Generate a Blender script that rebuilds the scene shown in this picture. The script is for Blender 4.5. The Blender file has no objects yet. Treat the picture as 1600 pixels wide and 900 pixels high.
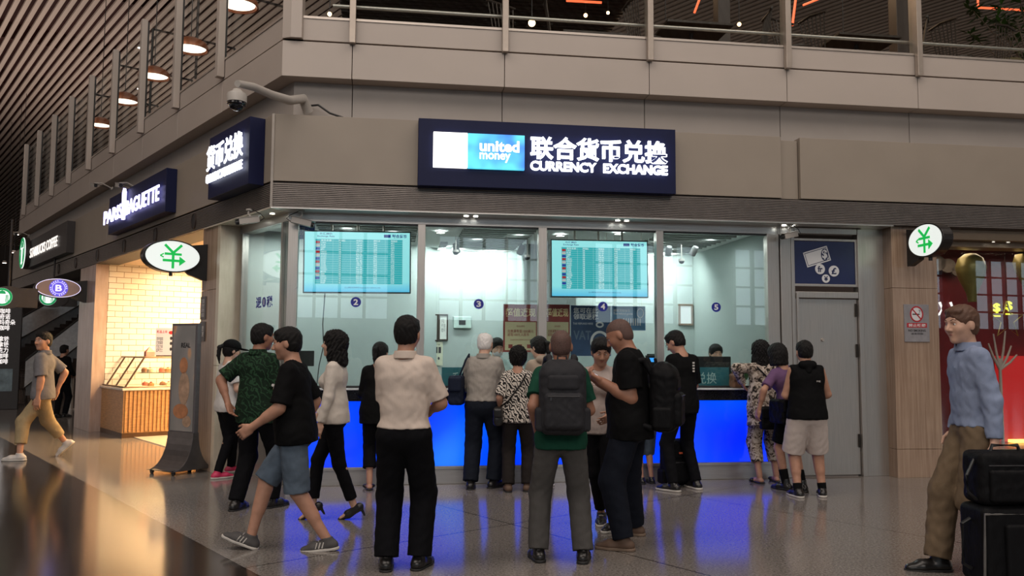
import bpy, bmesh, math, random
import numpy as np
from mathutils import Vector, Matrix

R = math.radians
random.seed(7)
rng = np.random.default_rng(7)
scene = bpy.context.scene
COL = scene.collection

# ------------------------------------------------------------------ camera, world, lights, exposure
FPX, PITCH, ROLL, EYE = 1290.0, R(4.43), R(0.33), 1.49
_f = Vector((0, math.cos(PITCH), math.sin(PITCH)))
_r = Vector((1, 0, 0)); _u = _r.cross(_f)
CR = _r * math.cos(ROLL) + _u * math.sin(ROLL)
CU = -_r * math.sin(ROLL) + _u * math.cos(ROLL)
cam_d = bpy.data.cameras.new('camera')
cam_d.sensor_width = 36.0
cam_d.lens = FPX / 1600.0 * 36.0
cam_d.clip_end = 400
cam = bpy.data.objects.new('camera', cam_d)
COL.objects.link(cam)
m3 = Matrix((CR, CU, -_f)).transposed()
cam.matrix_world = Matrix.Translation((0, 0, EYE)) @ m3.to_4x4()
scene.camera = cam

scene.view_settings.view_transform = 'Standard'
scene.view_settings.look = 'None'
scene.view_settings.gamma = 1.0
scene.view_settings.use_curve_mapping = False
scene.view_settings.exposure = -0.04
for _k, _v in (('max_bounces', 9), ('diffuse_bounces', 3), ('glossy_bounces', 3), ('transmission_bounces', 6), ('transparent_max_bounces', 12), ('caustics_reflective', False), ('caustics_refractive', False)):
    setattr(scene.cycles, _k, _v)

# the corner of the booth glazing, and the directions of the two facades
AZF, AZL = R(8.2), R(129.3)
G = Vector((-2.5154, 9.2714, 0))
FRONT_ROT, LEFT_ROT = AZF, AZL - math.pi
TURN = math.pi - (AZL - AZF)
TM = math.tan(TURN / 2)
def frame(rot, loc=(0, 0, 0)):
    return Matrix.Translation(loc) @ Matrix.Rotation(rot, 4, 'Z')
FF, LF = frame(FRONT_ROT, G), frame(LEFT_ROT, G)
def pray(px, py):
    return _f + CR * ((px - 800) / FPX) + CU * ((450 - py) / FPX)
def on_plane(M, px, py, out=0.0):
    """the point of a facade plane (its own coordinates) that stands where the photo shows it"""
    Mi = M.inverted(); o = Mi @ Vector((0, 0, EYE)); d = Mi.to_3x3() @ pray(px, py)
    t = (-out - o.y) / d.y; p = o + d * t
    return p.x, p.z
def fp(px, py, out=0.0): return on_plane(FF, px, py, out)
def lp(px, py, out=0.0): return on_plane(LF, px, py, out)
def ground(px, py, z=0.0):
    d = pray(px, py); t = (z - EYE) / d.z
    return Vector((0, 0, EYE)) + d * t

world = bpy.data.worlds.new('world'); scene.world = world; world.use_nodes = True
world.node_tree.nodes['Background'].inputs[0].default_value = (1.0, 0.85, 0.76, 1)
world.node_tree.nodes['Background'].inputs[1].default_value = 0.52

def area(name, loc, rot, size, power, color, sy=None, spread=None):
    l = bpy.data.lights.new(name, 'AREA'); l.energy = power; l.color = color
    l.shape = 'RECTANGLE'; l.size = size; l.size_y = sy or size
    if spread: l.spread = R(spread)
    o = bpy.data.objects.new(name, l); COL.objects.link(o); o.location = loc; o.rotation_euler = rot
    return o
# hall lighting high above the concourse
area('hall_fill_light', (-6, 1.5, 12.8), (R(14), 0, 0), 12, 900, (1.0, 0.88, 0.78), 7)
area('hall_fill_light', (7, 4.2, 12.8), (R(10), 0, 0), 12, 750, (1.0, 0.88, 0.78), 6)
area('hall_fill_light', (2, -17, 12.0), (R(38), 0, 0), 22, 2100, (1.0, 0.90, 0.82), 7)  # added frontal fill behind the camera, lifts the shade under the facade overhangs
area('hall_uplight', (-22, 22, 5.5), (R(180), 0, 0), 16, 2700, (1.0, 0.84, 0.74), 40)
area('hall_uplight', (16, 46, 8.0), (R(180), 0, 0), 44, 450, (1.0, 0.76, 0.62), 34)
area('cafe_fill', FF @ Vector((6.5, 3.5, 8.3)), (0, 0, FRONT_ROT), 5, 130, (1.0, 0.66, 0.40), 2)  # added area fill so the dark cafe furniture shows
# inside the exchange booth: ceiling panels and, close to the back wall, brighter wall washers
for sx, sy_, pw in ((0.65, 0.55, 8), (2.3, 1.0, 8), (3.8, 0.9, 8), (5.1, 1.0, 8)):
    p = FF @ Vector((sx, sy_, 2.96))
    area('booth_light', p, (0, 0, FRONT_ROT), 0.6, pw, (0.92, 1.0, 0.97), 0.6)
area('booth_light', LF @ Vector((-0.75, 0.42, 2.95)), (0, 0, LEFT_ROT), 0.5, 16, (0.92, 1.0, 0.97), 0.3)  # added fill, brightens the partition seen through the corner glass
area('passage_fill', LF @ Vector((-13.5, 2.5, 3.1)), (R(30), 0, LEFT_ROT), 3, 90, (1.0, 0.82, 0.7), 1)  # added unseen fill that brings the escalators out of the dark
for sx, sy_, pw in ((0.75, 1.15, 12), (2.0, 2.2, 17), (2.6, 2.25, 17), (4.3, 2.2, 17), (5.2, 2.2, 20)):
    p = FF @ Vector((sx, sy_, 2.93))
    area('booth_wall_washer', p, (R(38), 0, FRONT_ROT), 0.3, pw, (0.90, 1.0, 0.98), 0.15)
area('display_fill', FF @ Vector((9.2, 0.45, 2.84)), (0, 0, FRONT_ROT), 2.6, 8, (1.0, 0.75, 0.55), 0.2)  # added fill behind the header, brightens the otherwise unlit display back
# inside the bakery, warm
for t, w, pw in ((3.2, 1.4, 140), (5.0, 1.4, 200), (6.3, 1.6, 250), (4.6, 3.6, 130)):
    p = LF @ Vector((-t, w, 3.04))
    area('bakery_light', p, (0, 0, LEFT_ROT), 0.9, pw, (1.0, 0.66, 0.33), 0.9)

# ------------------------------------------------------------------ materials
MATS = {}
def new_mat(name):
    m = bpy.data.materials.new(name); m.use_nodes = True
    nt = m.node_tree; b = nt.nodes['Principled BSDF']
    return m, nt, b
def N(nt, typ, **kw):
    n = nt.nodes.new(typ)
    for k, v in kw.items():
        if k == 'inp':
            for a, b in v.items(): n.inputs[a].default_value = b
        else: setattr(n, k, v)
    return n
def c4(c): return (c[0], c[1], c[2], 1)
def coords(nt, scale=(1, 1, 1), rot=(0, 0, 0)):
    tc = N(nt, 'ShaderNodeTexCoord'); mp = N(nt, 'ShaderNodeMapping')
    mp.inputs['Scale'].default_value = scale; mp.inputs['Rotation'].default_value = rot
    nt.links.new(tc.outputs['Object'], mp.inputs['Vector'])
    return mp.outputs['Vector']
def ramp(nt, fac, stops, interp='LINEAR'):
    r = N(nt, 'ShaderNodeValToRGB'); r.color_ramp.interpolation = interp
    e = r.color_ramp.elements
    while len(e) < len(stops): e.new(0.5)
    for i, (p, c) in enumerate(stops): e[i].position = p; e[i].color = c4(c)
    nt.links.new(fac, r.inputs['Fac']); return r.outputs['Color']
def mat(name, col, rough=0.6, metal=0.0, var=0.12, scale=12.0, stretch=(1, 1, 1), bump=0.0, bscale=60.0, spec=0.5, coat=0.0):
    """plain surface with a little procedural unevenness"""
    if name in MATS: return MATS[name]
    m, nt, b = new_mat(name)
    v = coords(nt, stretch)
    n = N(nt, 'ShaderNodeTexNoise', inp={'Scale': scale, 'Detail': 4.0}); nt.links.new(v, n.inputs['Vector'])
    lo = [max(0, c * (1 - var)) for c in col]; hi = [min(1, c * (1 + var)) for c in col]
    nt.links.new(ramp(nt, n.outputs['Fac'], [(0.3, lo), (0.7, hi)]), b.inputs['Base Color'])
    b.inputs['Roughness'].default_value = rough; b.inputs['Metallic'].default_value = metal
    b.inputs['Specular IOR Level'].default_value = spec; b.inputs['Coat Weight'].default_value = coat
    if bump:
        n2 = N(nt, 'ShaderNodeTexNoise', inp={'Scale': bscale, 'Detail': 3.0}); nt.links.new(v, n2.inputs['Vector'])
        bp = N(nt, 'ShaderNodeBump', inp={'Strength': bump, 'Distance': 0.01})
        nt.links.new(n2.outputs['Fac'], bp.inputs['Height']); nt.links.new(bp.outputs['Normal'], b.inputs['Normal'])
    MATS[name] = m; return m
def emis(name, col, strength, base=None):
    if name in MATS: return MATS[name]
    base = base or [0.35 * c for c in col]
    m, nt, b = new_mat(name)
    b.inputs['Base Color'].default_value = c4(base); b.inputs['Roughness'].default_value = 0.4
    b.inputs['Emission Color'].default_value = c4(col); b.inputs['Emission Strength'].default_value = strength
    MATS[name] = m; return m
def glass(name, tint=(0.93, 0.97, 0.96), refl=1.0):
    if name in MATS: return MATS[name]
    m = bpy.data.materials.new(name); m.use_nodes = True; nt = m.node_tree; nt.nodes.clear()
    o = N(nt, 'ShaderNodeOutputMaterial'); mx = N(nt, 'ShaderNodeMixShader')
    t = N(nt, 'ShaderNodeBsdfTransparent'); t.inputs[0].default_value = c4(tint)
    g = N(nt, 'ShaderNodeBsdfGlossy'); g.inputs['Roughness'].default_value = 0.0
    lw = N(nt, 'ShaderNodeLayerWeight', inp={'Blend': 0.5})
    fr = N(nt, 'ShaderNodeMath', operation='POWER'); fr.inputs[1].default_value = 5.0; nt.links.new(lw.outputs['Facing'], fr.inputs[0])
    mu = N(nt, 'ShaderNodeMath', operation='MULTIPLY_ADD'); mu.inputs[1].default_value = 0.9 * refl; mu.inputs[2].default_value = 0.045 * refl; mu.use_clamp = True
    nt.links.new(fr.outputs[0], mu.inputs[0]); nt.links.new(mu.outputs[0], mx.inputs[0])
    nt.links.new(t.outputs[0], mx.inputs[1]); nt.links.new(g.outputs[0], mx.inputs[2]); nt.links.new(mx.outputs[0], o.inputs[0])
    MATS[name] = m; return m
def brushed(name, col=(0.55, 0.53, 0.51), rough=0.32, axis='z'):
    if name in MATS: return MATS[name]
    m, nt, b = new_mat(name)
    v = coords(nt, (2, 2, 200) if axis == 'x' else (120, 120, 1.5))
    n = N(nt, 'ShaderNodeTexNoise', inp={'Scale': 2.0, 'Detail': 3.0}); nt.links.new(v, n.inputs['Vector'])
    nt.links.new(ramp(nt, n.outputs['Fac'], [(0.3, [c * 0.82 for c in col]), (0.7, col)]), b.inputs['Base Color'])
    b.inputs['Metallic'].default_value = 0.72
    b.inputs['Roughness'].default_value = rough
    v2 = coords(nt, (1, 1, 1)); n2 = N(nt, 'ShaderNodeTexNoise', inp={'Scale': 3.0, 'Detail': 3.0}); nt.links.new(v2, n2.inputs['Vector'])
    mr = N(nt, 'ShaderNodeMapRange', inp={'To Min': rough * 0.7, 'To Max': rough * 1.5}); nt.links.new(n2.outputs['Fac'], mr.inputs['Value'])
    nt.links.new(mr.outputs[0], b.inputs['Roughness'])
    MATS[name] = m; return m

# ------------------------------------------------------------------ mesh building
class MB:
    def __init__(s): s.v = []; s.f = []; s.mi = []; s.cur = 0
    def add(s, vs, fs):
        k = len(s.v); s.v += [tuple(v) for v in vs]
        for f in fs: s.f.append([k + i for i in f]); s.mi.append(s.cur)
        return s
    def box(s, x0, x1, y0, y1, z0, z1, M=None):
        vs = [Vector((x, y, z)) for x in (x0, x1) for y in (y0, y1) for z in (z0, z1)]
        if M: vs = [M @ v for v in vs]
        return s.add(vs, [(0, 1, 3, 2), (4, 6, 7, 5), (0, 4, 5, 1), (2, 3, 7, 6), (0, 2, 6, 4), (1, 5, 7, 3)])
    def prism(s, pts, z0, z1):
        """plan polygon raised from z0 to z1"""
        n = len(pts); vs = [(x, y, z0) for x, y in pts] + [(x, y, z1) for x, y in pts]
        fs = [tuple(range(n))[::-1], tuple(range(n, 2 * n))] + [(i, (i + 1) % n, n + (i + 1) % n, n + i) for i in range(n)]
        return s.add(vs, fs)
    def slab(s, pts, y0, y1):
        """outline in x,z given depth from y0 to y1"""
        n = len(pts); vs = [(x, y0, z) for x, z in pts] + [(x, y1, z) for x, z in pts]
        fs = [tuple(range(n)), tuple(range(n, 2 * n))[::-1]] + [(i, n + i, n + (i + 1) % n, (i + 1) % n) for i in range(n)]
        return s.add(vs, fs)
    def tube(s, pts, r, seg=10, cap=True):
        pts = [Vector(p) for p in pts]; rs = r if isinstance(r, (list, tuple)) else [r] * len(pts)
        rings = []
        up = None
        for i, p in enumerate(pts):
            d = (pts[min(i + 1, len(pts) - 1)] - pts[max(i - 1, 0)]).normalized()
            if up is None: up = Vector((0, 0, 1)) if abs(d.z) < 0.9 else Vector((1, 0, 0))
            a = d.cross(up).normalized(); b = d.cross(a).normalized(); up = -b if False else up
            rings.append([p + (a * math.cos(2 * math.pi * k / seg) + b * math.sin(2 * math.pi * k / seg)) * rs[i] for k in range(seg)])
        vs = [v for rg in rings for v in rg]; fs = []
        for i in range(len(pts) - 1):
            for k in range(seg):
                a, b = i * seg + k, i * seg + (k + 1) % seg
                fs.append((a, b, b + seg, a + seg))
        if cap: fs.append(tuple(range(seg))[::-1]); fs.append(tuple(range(len(vs) - seg, len(vs))))
        return s.add(vs, fs)
    def lathe(s, prof, c=(0, 0, 0), seg=32, M=None):
        vs = []; fs = []; n = len(prof)
        for k in range(seg):
            a = 2 * math.pi * k / seg
            for (r, z) in prof:
                p = Vector((r * math.cos(a), r * math.sin(a), z))
                if M: p = M @ p
                vs.append(p + Vector(c))
        for k in range(seg):
            k2 = (k + 1) % seg
            for i in range(n - 1): fs.append((k * n + i, k2 * n + i, k2 * n + i + 1, k * n + i + 1))
        return s.add(vs, fs)
    def ellipse(s, cx, cz, rx, rz, y0, y1, seg=40):
        return s.slab([(cx + rx * math.cos(2 * math.pi * k / seg), cz + rz * math.sin(2 * math.pi * k / seg)) for k in range(seg)], y0, y1)
    def ring(s, cx, cz, rx, rz, w, y0, y1, seg=40):
        vs = []; fs = []
        for k in range(seg):
            a = 2 * math.pi * k / seg; c, d = math.cos(a), math.sin(a)
            for (k1, y) in ((0, y0), (w, y0), (w, y1), (0, y1)):
                vs.append((cx + (rx - k1) * c, y, cz + (rz - k1) * d))
        for k in range(seg):
            q = (k + 1) % seg
            for i in range(4): fs.append((k * 4 + i, q * 4 + i, q * 4 + (i + 1) % 4, k * 4 + (i + 1) % 4))
        return s.add(vs, fs)

def finish(name, me, parent=None, M=None, smooth=False, bevel=0.0, mats=()):
    for mm in mats: me.materials.append(mm)
    o = bpy.data.objects.new(name, me); COL.objects.link(o)
    if M is not None: o.matrix_world = M
    if parent is not None:
        o.parent = parent; o.matrix_parent_inverse = Matrix.Identity(4)
        if M is None: o.matrix_basis = Matrix.Identity(4)
        else: o.matrix_basis = M
    if bevel:
        b = o.modifiers.new('bevel', 'BEVEL'); b.width = bevel; b.segments = 2; b.limit_method = 'ANGLE'
    return o
def obj(name, mb, m, parent=None, M=None, smooth=False, bevel=0.0, recalc=True):
    me = bpy.data.meshes.new(name); me.from_pydata(mb.v, [], mb.f)
    mats = m if isinstance(m, (list, tuple)) else (m,)
    if recalc:
        bm = bmesh.new(); bm.from_mesh(me); bmesh.ops.recalc_face_normals(bm, faces=bm.faces); bm.to_mesh(me); bm.free()
    if len(mats) > 1: me.polygons.foreach_set('material_index', mb.mi)
    if smooth:
        me.polygons.foreach_set('use_smooth', [True] * len(me.polygons))
        if hasattr(me, 'set_sharp_from_angle'): me.set_sharp_from_angle(angle=R(40))
    me.update()
    return finish(name, me, parent, M, smooth, bevel, mats)
def tag(o, label, cat, group=None, kind=None):
    if label: o['label'] = label
    if cat: o['category'] = cat
    if group: o['group'] = group
    if kind: o['kind'] = kind
    return o
def struct(name, mb, m, M=None, bevel=0.0, smooth=False):
    o = obj(name, mb, m, None, M, smooth, bevel); o['kind'] = 'structure'; return o
def thing(name, label, cat, M=None, group=None):
    o = bpy.data.objects.new(name, None); COL.objects.link(o); o.empty_display_size = 0.1
    if M is not None: o.matrix_world = M
    return tag(o, label, cat, group)
def copy_tree(o, M=None, parent=None):
    c = o.copy(); COL.objects.link(c)
    if parent is not None: c.parent = parent
    if M is not None: c.matrix_world = M
    for ch in [k for k in bpy.data.objects if k.parent == o and k != c]: copy_tree(ch, None, c)
    return c
def at(M, x, y, z, rot=0.0): return M @ Matrix.Translation((x, y, z)) @ Matrix.Rotation(rot, 4, 'Z')

TEXTS = {}
def text(name, s, m, parent, x0, x1, z0, z1, y, depth=0.004, bold=0.0, fit='both', align='c', M=None):
    """lettering standing upright on a surface, facing -y, filling the box x0..x1, z0..z1"""
    cu = bpy.data.curves.new(name, 'FONT'); cu.body = s; cu.size = 1.0; cu.extrude = 0.5; cu.offset = bold; cu.resolution_u = 3
    to = bpy.data.objects.new(name, cu); COL.objects.link(to)
    me = bpy.data.meshes.new_from_object(to)
    bpy.data.objects.remove(to); bpy.data.curves.remove(cu)
    n = len(me.vertices); co = np.empty(n * 3, np.float32); me.vertices.foreach_get('co', co); co = co.reshape(-1, 3)
    lo, hi = co.min(0), co.max(0); w, h = hi[0] - lo[0], hi[1] - lo[1]
    sx, sz = (x1 - x0) / w, (z1 - z0) / h
    if fit == 'keep': sx = sz = min(sx, sz)
    ox = x0 + ((x1 - x0) - sx * w) * {'l': 0, 'c': 0.5, 'r': 1}[align]; oz = z0 + ((z1 - z0) - sz * h) * 0.5
    out = np.stack([ox + (co[:, 0] - lo[0]) * sx, y - (co[:, 2] - lo[2]) / max(1e-6, hi[2] - lo[2]) * depth, oz + (co[:, 1] - lo[1]) * sz], 1).astype(np.float32)
    me.vertices.foreach_set('co', out.ravel()); me.materials.clear(); me.update()
    return finish(name, me, parent, M, mats=(m,))

# ------------------------------------------------------------------ rounded bodies from distance fields
class Field:
    def __init__(s, lo, hi, h):
        s.lo = np.array(lo, np.float32); s.h = h
        s.n = np.ceil((np.array(hi) - np.array(lo)) / h).astype(int) + 1
        s.D = np.full(s.n, 1.0, np.float32)
        s.ax = [s.lo[i] + h * np.arange(s.n[i], dtype=np.float32) for i in range(3)]
    def _sl(s, lo, hi):
        a = np.clip(np.floor((lo - s.lo) / s.h).astype(int), 0, s.n); b = np.clip(np.ceil((hi - s.lo) / s.h).astype(int) + 1, 0, s.n)
        return tuple(slice(int(i), int(j)) for i, j in zip(a, b))
    def _p(s, sl): return s.ax[0][sl[0]][:, None, None], s.ax[1][sl[1]][None, :, None], s.ax[2][sl[2]][None, None, :]
    def _put(s, sl, d, k, op='u'):
        A = s.D[sl]
        if A.size == 0: return
        if op == 'u':
            hh = np.maximum(k - np.abs(A - d), 0) / k if k > 0 else 0
            s.D[sl] = np.minimum(A, d) - hh * hh * k * 0.25
        else:
            d = -d; hh = np.maximum(k - np.abs(A - d), 0) / k if k > 0 else 0
            s.D[sl] = np.maximum(A, d) + hh * hh * k * 0.25
    def _clip(s, P, d, clips):
        for c, n in clips:
            n = np.array(n, float); n /= np.linalg.norm(n)
            d = np.maximum(d, (P[0] - c[0]) * n[0] + (P[1] - c[1]) * n[1] + (P[2] - c[2]) * n[2])
        return d
    def cone(s, a, b, ra, rb, k=0.02, fr=None, sc=(1, 1, 1), clips=(), op='u'):
        """capsule from a to b with its own radius at each end; fr, sc: squash along axes"""
        a = np.array(a, float); b = np.array(b, float); m = max(ra, rb) + k + 3 * s.h
        sl = s._sl(np.minimum(a, b) - m, np.maximum(a, b) + m); P = s._p(sl)
        if fr is not None:
            F = np.array(fr, float); isc = 1 / np.array(sc, float)
            Q = [((P[0] - a[0]) * F[i][0] + (P[1] - a[1]) * F[i][1] + (P[2] - a[2]) * F[i][2]) * isc[i] for i in range(3)]
            ba = np.array([(b - a) @ F[i] * isc[i] for i in range(3)])
        else:
            Q = [P[0] - a[0], P[1] - a[1], P[2] - a[2]]; ba = b - a
        L2 = float(ba @ ba) + 1e-9
        t = np.clip((Q[0] * ba[0] + Q[1] * ba[1] + Q[2] * ba[2]) / L2, 0, 1)
        d = np.sqrt((Q[0] - t * ba[0]) ** 2 + (Q[1] - t * ba[1]) ** 2 + (Q[2] - t * ba[2]) ** 2) - (ra + (rb - ra) * t)
        if fr is not None: d = d * (0.5 + 0.5 * min(sc))
        d = s._clip(P, d, clips); s._put(sl, d.astype(np.float32), k, op)
    def ell(s, c, r, fr=None, k=0.02, op='u', clips=()):
        c = np.array(c, float); r = np.array(r, float); m = r.max() + k + 3 * s.h
        sl = s._sl(c - m, c + m); P = s._p(sl)
        F = np.array(fr if fr is not None else np.eye(3), float)
        Q = [((P[0] - c[0]) * F[i][0] + (P[1] - c[1]) * F[i][1] + (P[2] - c[2]) * F[i][2]) / r[i] for i in range(3)]
        k0 = np.sqrt(Q[0] ** 2 + Q[1] ** 2 + Q[2] ** 2); k1 = np.sqrt((Q[0] / r[0]) ** 2 + (Q[1] / r[1]) ** 2 + (Q[2] / r[2]) ** 2) + 1e-6
        d = k0 * (k0 - 1) / k1; d = s._clip(P, d, clips); s._put(sl, d.astype(np.float32), k, op)
    def rbox(s, c, hs, rad, fr=None, k=0.01, op='u', clips=()):
        c = np.array(c, float); m = float(np.linalg.norm(hs)) + k + 3 * s.h
        sl = s._sl(c - m, c + m); P = s._p(sl); F = np.array(fr if fr is not None else np.eye(3), float)
        Q = [np.abs((P[0] - c[0]) * F[i][0] + (P[1] - c[1]) * F[i][1] + (P[2] - c[2]) * F[i][2]) - (hs[i] - rad) for i in range(3)]
        d = np.sqrt(sum(np.maximum(q, 0) ** 2 for q in Q)) + np.minimum(np.maximum(np.maximum(Q[0], Q[1]), Q[2]), 0) - rad
        d = s._clip(P, d, clips); s._put(sl, d.astype(np.float32), k, op)
    def clipall(s, c, n):
        n = np.array(n, float); n /= np.linalg.norm(n); P = s._p((slice(None),) * 3)
        s.D = np.maximum(s.D, ((P[0] - c[0]) * n[0] + (P[1] - c[1]) * n[1] + (P[2] - c[2]) * n[2]).astype(np.float32))
    def wrinkle(s, amp, freq, seed=0, zdir=1.0):
        i, j, k = np.nonzero(np.abs(s.D) < 0.03)
        x, y, z = s.ax[0][i], s.ax[1][j], s.ax[2][k]
        w = np.sin(x * freq * 0.7 + seed + 2.1 * np.sin(z * freq * 0.45 + seed)) * np.sin(z * freq * zdir + 1.7 * np.sin(y * freq * 0.6 + seed * 1.3) + 1.9 * np.sin(x * freq * 0.5 + 2 * seed))
        w += 0.5 * np.sin((x + y) * freq * 1.7 + 1.5 * np.sin(z * freq * 1.1) + seed * 3)
        s.D[i, j, k] += (amp * w).astype(np.float32)
    def mesh(s, name, scale=1.0):
        D = s.D; D[0] = D[-1] = 1; D[:, 0] = D[:, -1] = 1; D[:, :, 0] = D[:, :, -1] = 1
        I = D < 0; nx, ny, nz = D.shape
        cnt = np.zeros((nx - 1, ny - 1, nz - 1), np.uint8)
        offs = [(a, b, c) for a in (0, 1) for b in (0, 1) for c in (0, 1)]
        for a, b, c in offs: cnt += I[a:nx - 1 + a, b:ny - 1 + b, c:nz - 1 + c]
        ci, cj, ck = np.nonzero((cnt > 0) & (cnt < 8)); nc = len(ci)
        vals = {o: D[ci + o[0], cj + o[1], ck + o[2]] for o in offs}
        acc = np.zeros((nc, 3), np.float64); num = np.zeros(nc)
        for o in offs:
            for axis in range(3):
                if o[axis]: continue
                o2 = list(o); o2[axis] = 1; o2 = tuple(o2)
                d0, d1 = vals[o], vals[o2]; msk = (d0 < 0) != (d1 < 0)
                t = np.where(msk, d0 / np.where(msk, d0 - d1, 1), 0)
                p = np.zeros((nc, 3)) + np.array(o); p[:, axis] = t
                acc += p * msk[:, None]; num += msk
        P = acc / num[:, None] + np.stack([ci, cj, ck], 1); P = (P * s.h + s.lo) * scale
        idx = np.full(cnt.shape, -1, np.int32); idx[ci, cj, ck] = np.arange(nc)
        quads = []
        for axis in range(3):
            sa = [slice(None)] * 3; sb = [slice(None)] * 3; sa[axis] = slice(0, -1); sb[axis] = slice(1, None)
            A, B = I[tuple(sa)], I[tuple(sb)]; e = np.array(np.nonzero(A != B)); ins = A[tuple(e)]
            u, v = [q for q in range(3) if q != axis]
            def cell(du, dv):
                q = e.copy(); q[u] += du; q[v] += dv; return idx[tuple(q)]
            q = np.stack([cell(-1, -1), cell(0, -1), cell(0, 0), cell(-1, 0)], 1)
            flip = ins if axis != 1 else ~ins
            q[~flip] = q[~flip][:, ::-1]; quads.append(q)
        Q = np.concatenate(quads)
        me = bpy.data.meshes.new(name); me.vertices.add(nc); me.vertices.foreach_set('co', P.astype(np.float32).ravel())
        me.loops.add(len(Q) * 4); me.loops.foreach_set('vertex_index', Q.astype(np.int32).ravel())
        me.polygons.add(len(Q)); me.polygons.foreach_set('loop_start', np.arange(0, len(Q) * 4, 4, dtype=np.int32))
        me.polygons.foreach_set('use_smooth', np.ones(len(Q), bool))
        me.update(calc_edges=True); me.validate()
        return me

# ------------------------------------------------------------------ people
def V3(*a): return np.array(a, float)
def unit(v): v = np.array(v, float); return v / (np.linalg.norm(v) + 1e-9)
def rotz(v, a): c, s = math.cos(a), math.sin(a); return V3(v[0] * c - v[1] * s, v[0] * s + v[1] * c, v[2])
def ik(a, b, l1, l2, pole):
    d = b - a; L = np.linalg.norm(d)
    if L > (l1 + l2) * 0.995: b = a + d / L * (l1 + l2) * 0.995; d = b - a; L = np.linalg.norm(d)
    n = d / L; x = (l1 * l1 - l2 * l2 + L * L) / (2 * L); h = math.sqrt(max(l1 * l1 - x * x, 0))
    p = np.array(pole, float); p = p - n * (p @ n); p = unit(p)
    return a + n * x + p * h, b

def skeleton(S):
    """joints in the person's own frame: x right, y forward, z up, for a body 1.72 m tall"""
    K = {}
    lean, side = R(S.get('lean', 0)), R(S.get('side', 0)); tw = R(S.get('twist', 0))
    px, py, pz = S.get('pel', (0, 0, 0))
    P = V3(px, py, 0.93 + pz)
    T = unit((math.sin(side), math.sin(lean), math.cos(lean) * math.cos(side)))
    X0 = rotz(V3(1, 0, 0), R(S.get('hipturn', 0)))
    SX = rotz(V3(1, 0, 0), tw); SX = unit(SX - T * (SX @ T)); SF = np.cross(T, SX)
    w = S.get('w', 1.0); fem = S.get('fem', False)
    K.update(P=P, T=T, X0=X0, SX=SX, SF=SF, w=w, fem=fem)
    K['chest'] = P + T * 0.34 + SF * 0.005; K['neck'] = P + T * 0.53 + SF * 0.0
    sw = (0.134 if fem else 0.150) * (0.55 + 0.45 * w); sh = S.get('shrug', 0)
    for s, q in ((-1, 'L'), (1, 'R')):
        K['sh' + q] = P + T * (0.458 + sh) + SX * sw * s
        K['hip' + q] = P + X0 * 0.088 * s * (0.6 + 0.4 * w) + V3(0, 0, -0.03)
        f = S['foot' + q]            # x, y, lift, toe yaw (deg, + = outward left turn), heel pitch (deg)
        ya, pi = R(f[3] if len(f) > 3 else -8 * s), R(f[4] if len(f) > 4 else 0)
        fd = rotz(V3(0, math.cos(pi), -math.sin(pi)), ya); fu = rotz(V3(0, math.sin(pi), math.cos(pi)), ya)
        an = V3(f[0], f[1], f[2] + 0.085) 
        kn, an = ik(K['hip' + q], an, 0.43, 0.42, rotz(V3(0, 1, 0.15), ya * 0.7))
        K['an' + q], K['kn' + q], K['fd' + q], K['fu' + q] = an, kn, fd, fu
        h = S.get('hand' + q, (0.26 * s, 0.03, 0.86)); h = V3(*h)
        pole = S.get('elb' + q, (0.5 * s, -1.0, -0.3))
        K['el' + q], K['wr' + q] = ik(K['sh' + q], h, 0.285, 0.25, pole)
    hy, hp, ht = S.get('head', (0, 0, 0))   # yaw (+ = turned left), pitch (+ = looking down), tilt (+ = to the right)
    hp, hy, ht = R(hp), R(hy), R(ht)
    HT = unit(T * 0.5 + V3(0, 0, 0.5)); HXb = rotz(SX, hy)
    HXb = unit(HXb - HT * (HXb @ HT)); HFb = np.cross(HT, HXb)
    HU = HT * math.cos(hp) + HFb * math.sin(hp); HF = HFb * math.cos(hp) - HT * math.sin(hp)
    HU2 = HU * math.cos(ht) + HXb * math.sin(ht); HX = HXb * math.cos(ht) - HU * math.sin(ht)
    K.update(HU=HU2, HF=HF, HX=HX, hc=K['neck'] + HT * 0.045 + HU2 * 0.098 + HF * 0.022 + HFb * 0.012)
    return K

def bounds(K, extra=0.16):
    pts = np.array([K[k] for k in K if isinstance(K[k], np.ndarray) and k not in ('T', 'X0', 'SX', 'SF', 'HU', 'HF', 'HX', 'fdL', 'fdR', 'fuL', 'fuR')])
    lo, hi = pts.min(0) - extra, pts.max(0) + extra
    lo[:2] -= 0.06; hi[:2] += 0.06; lo[2] = -0.03; return lo, hi

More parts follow.
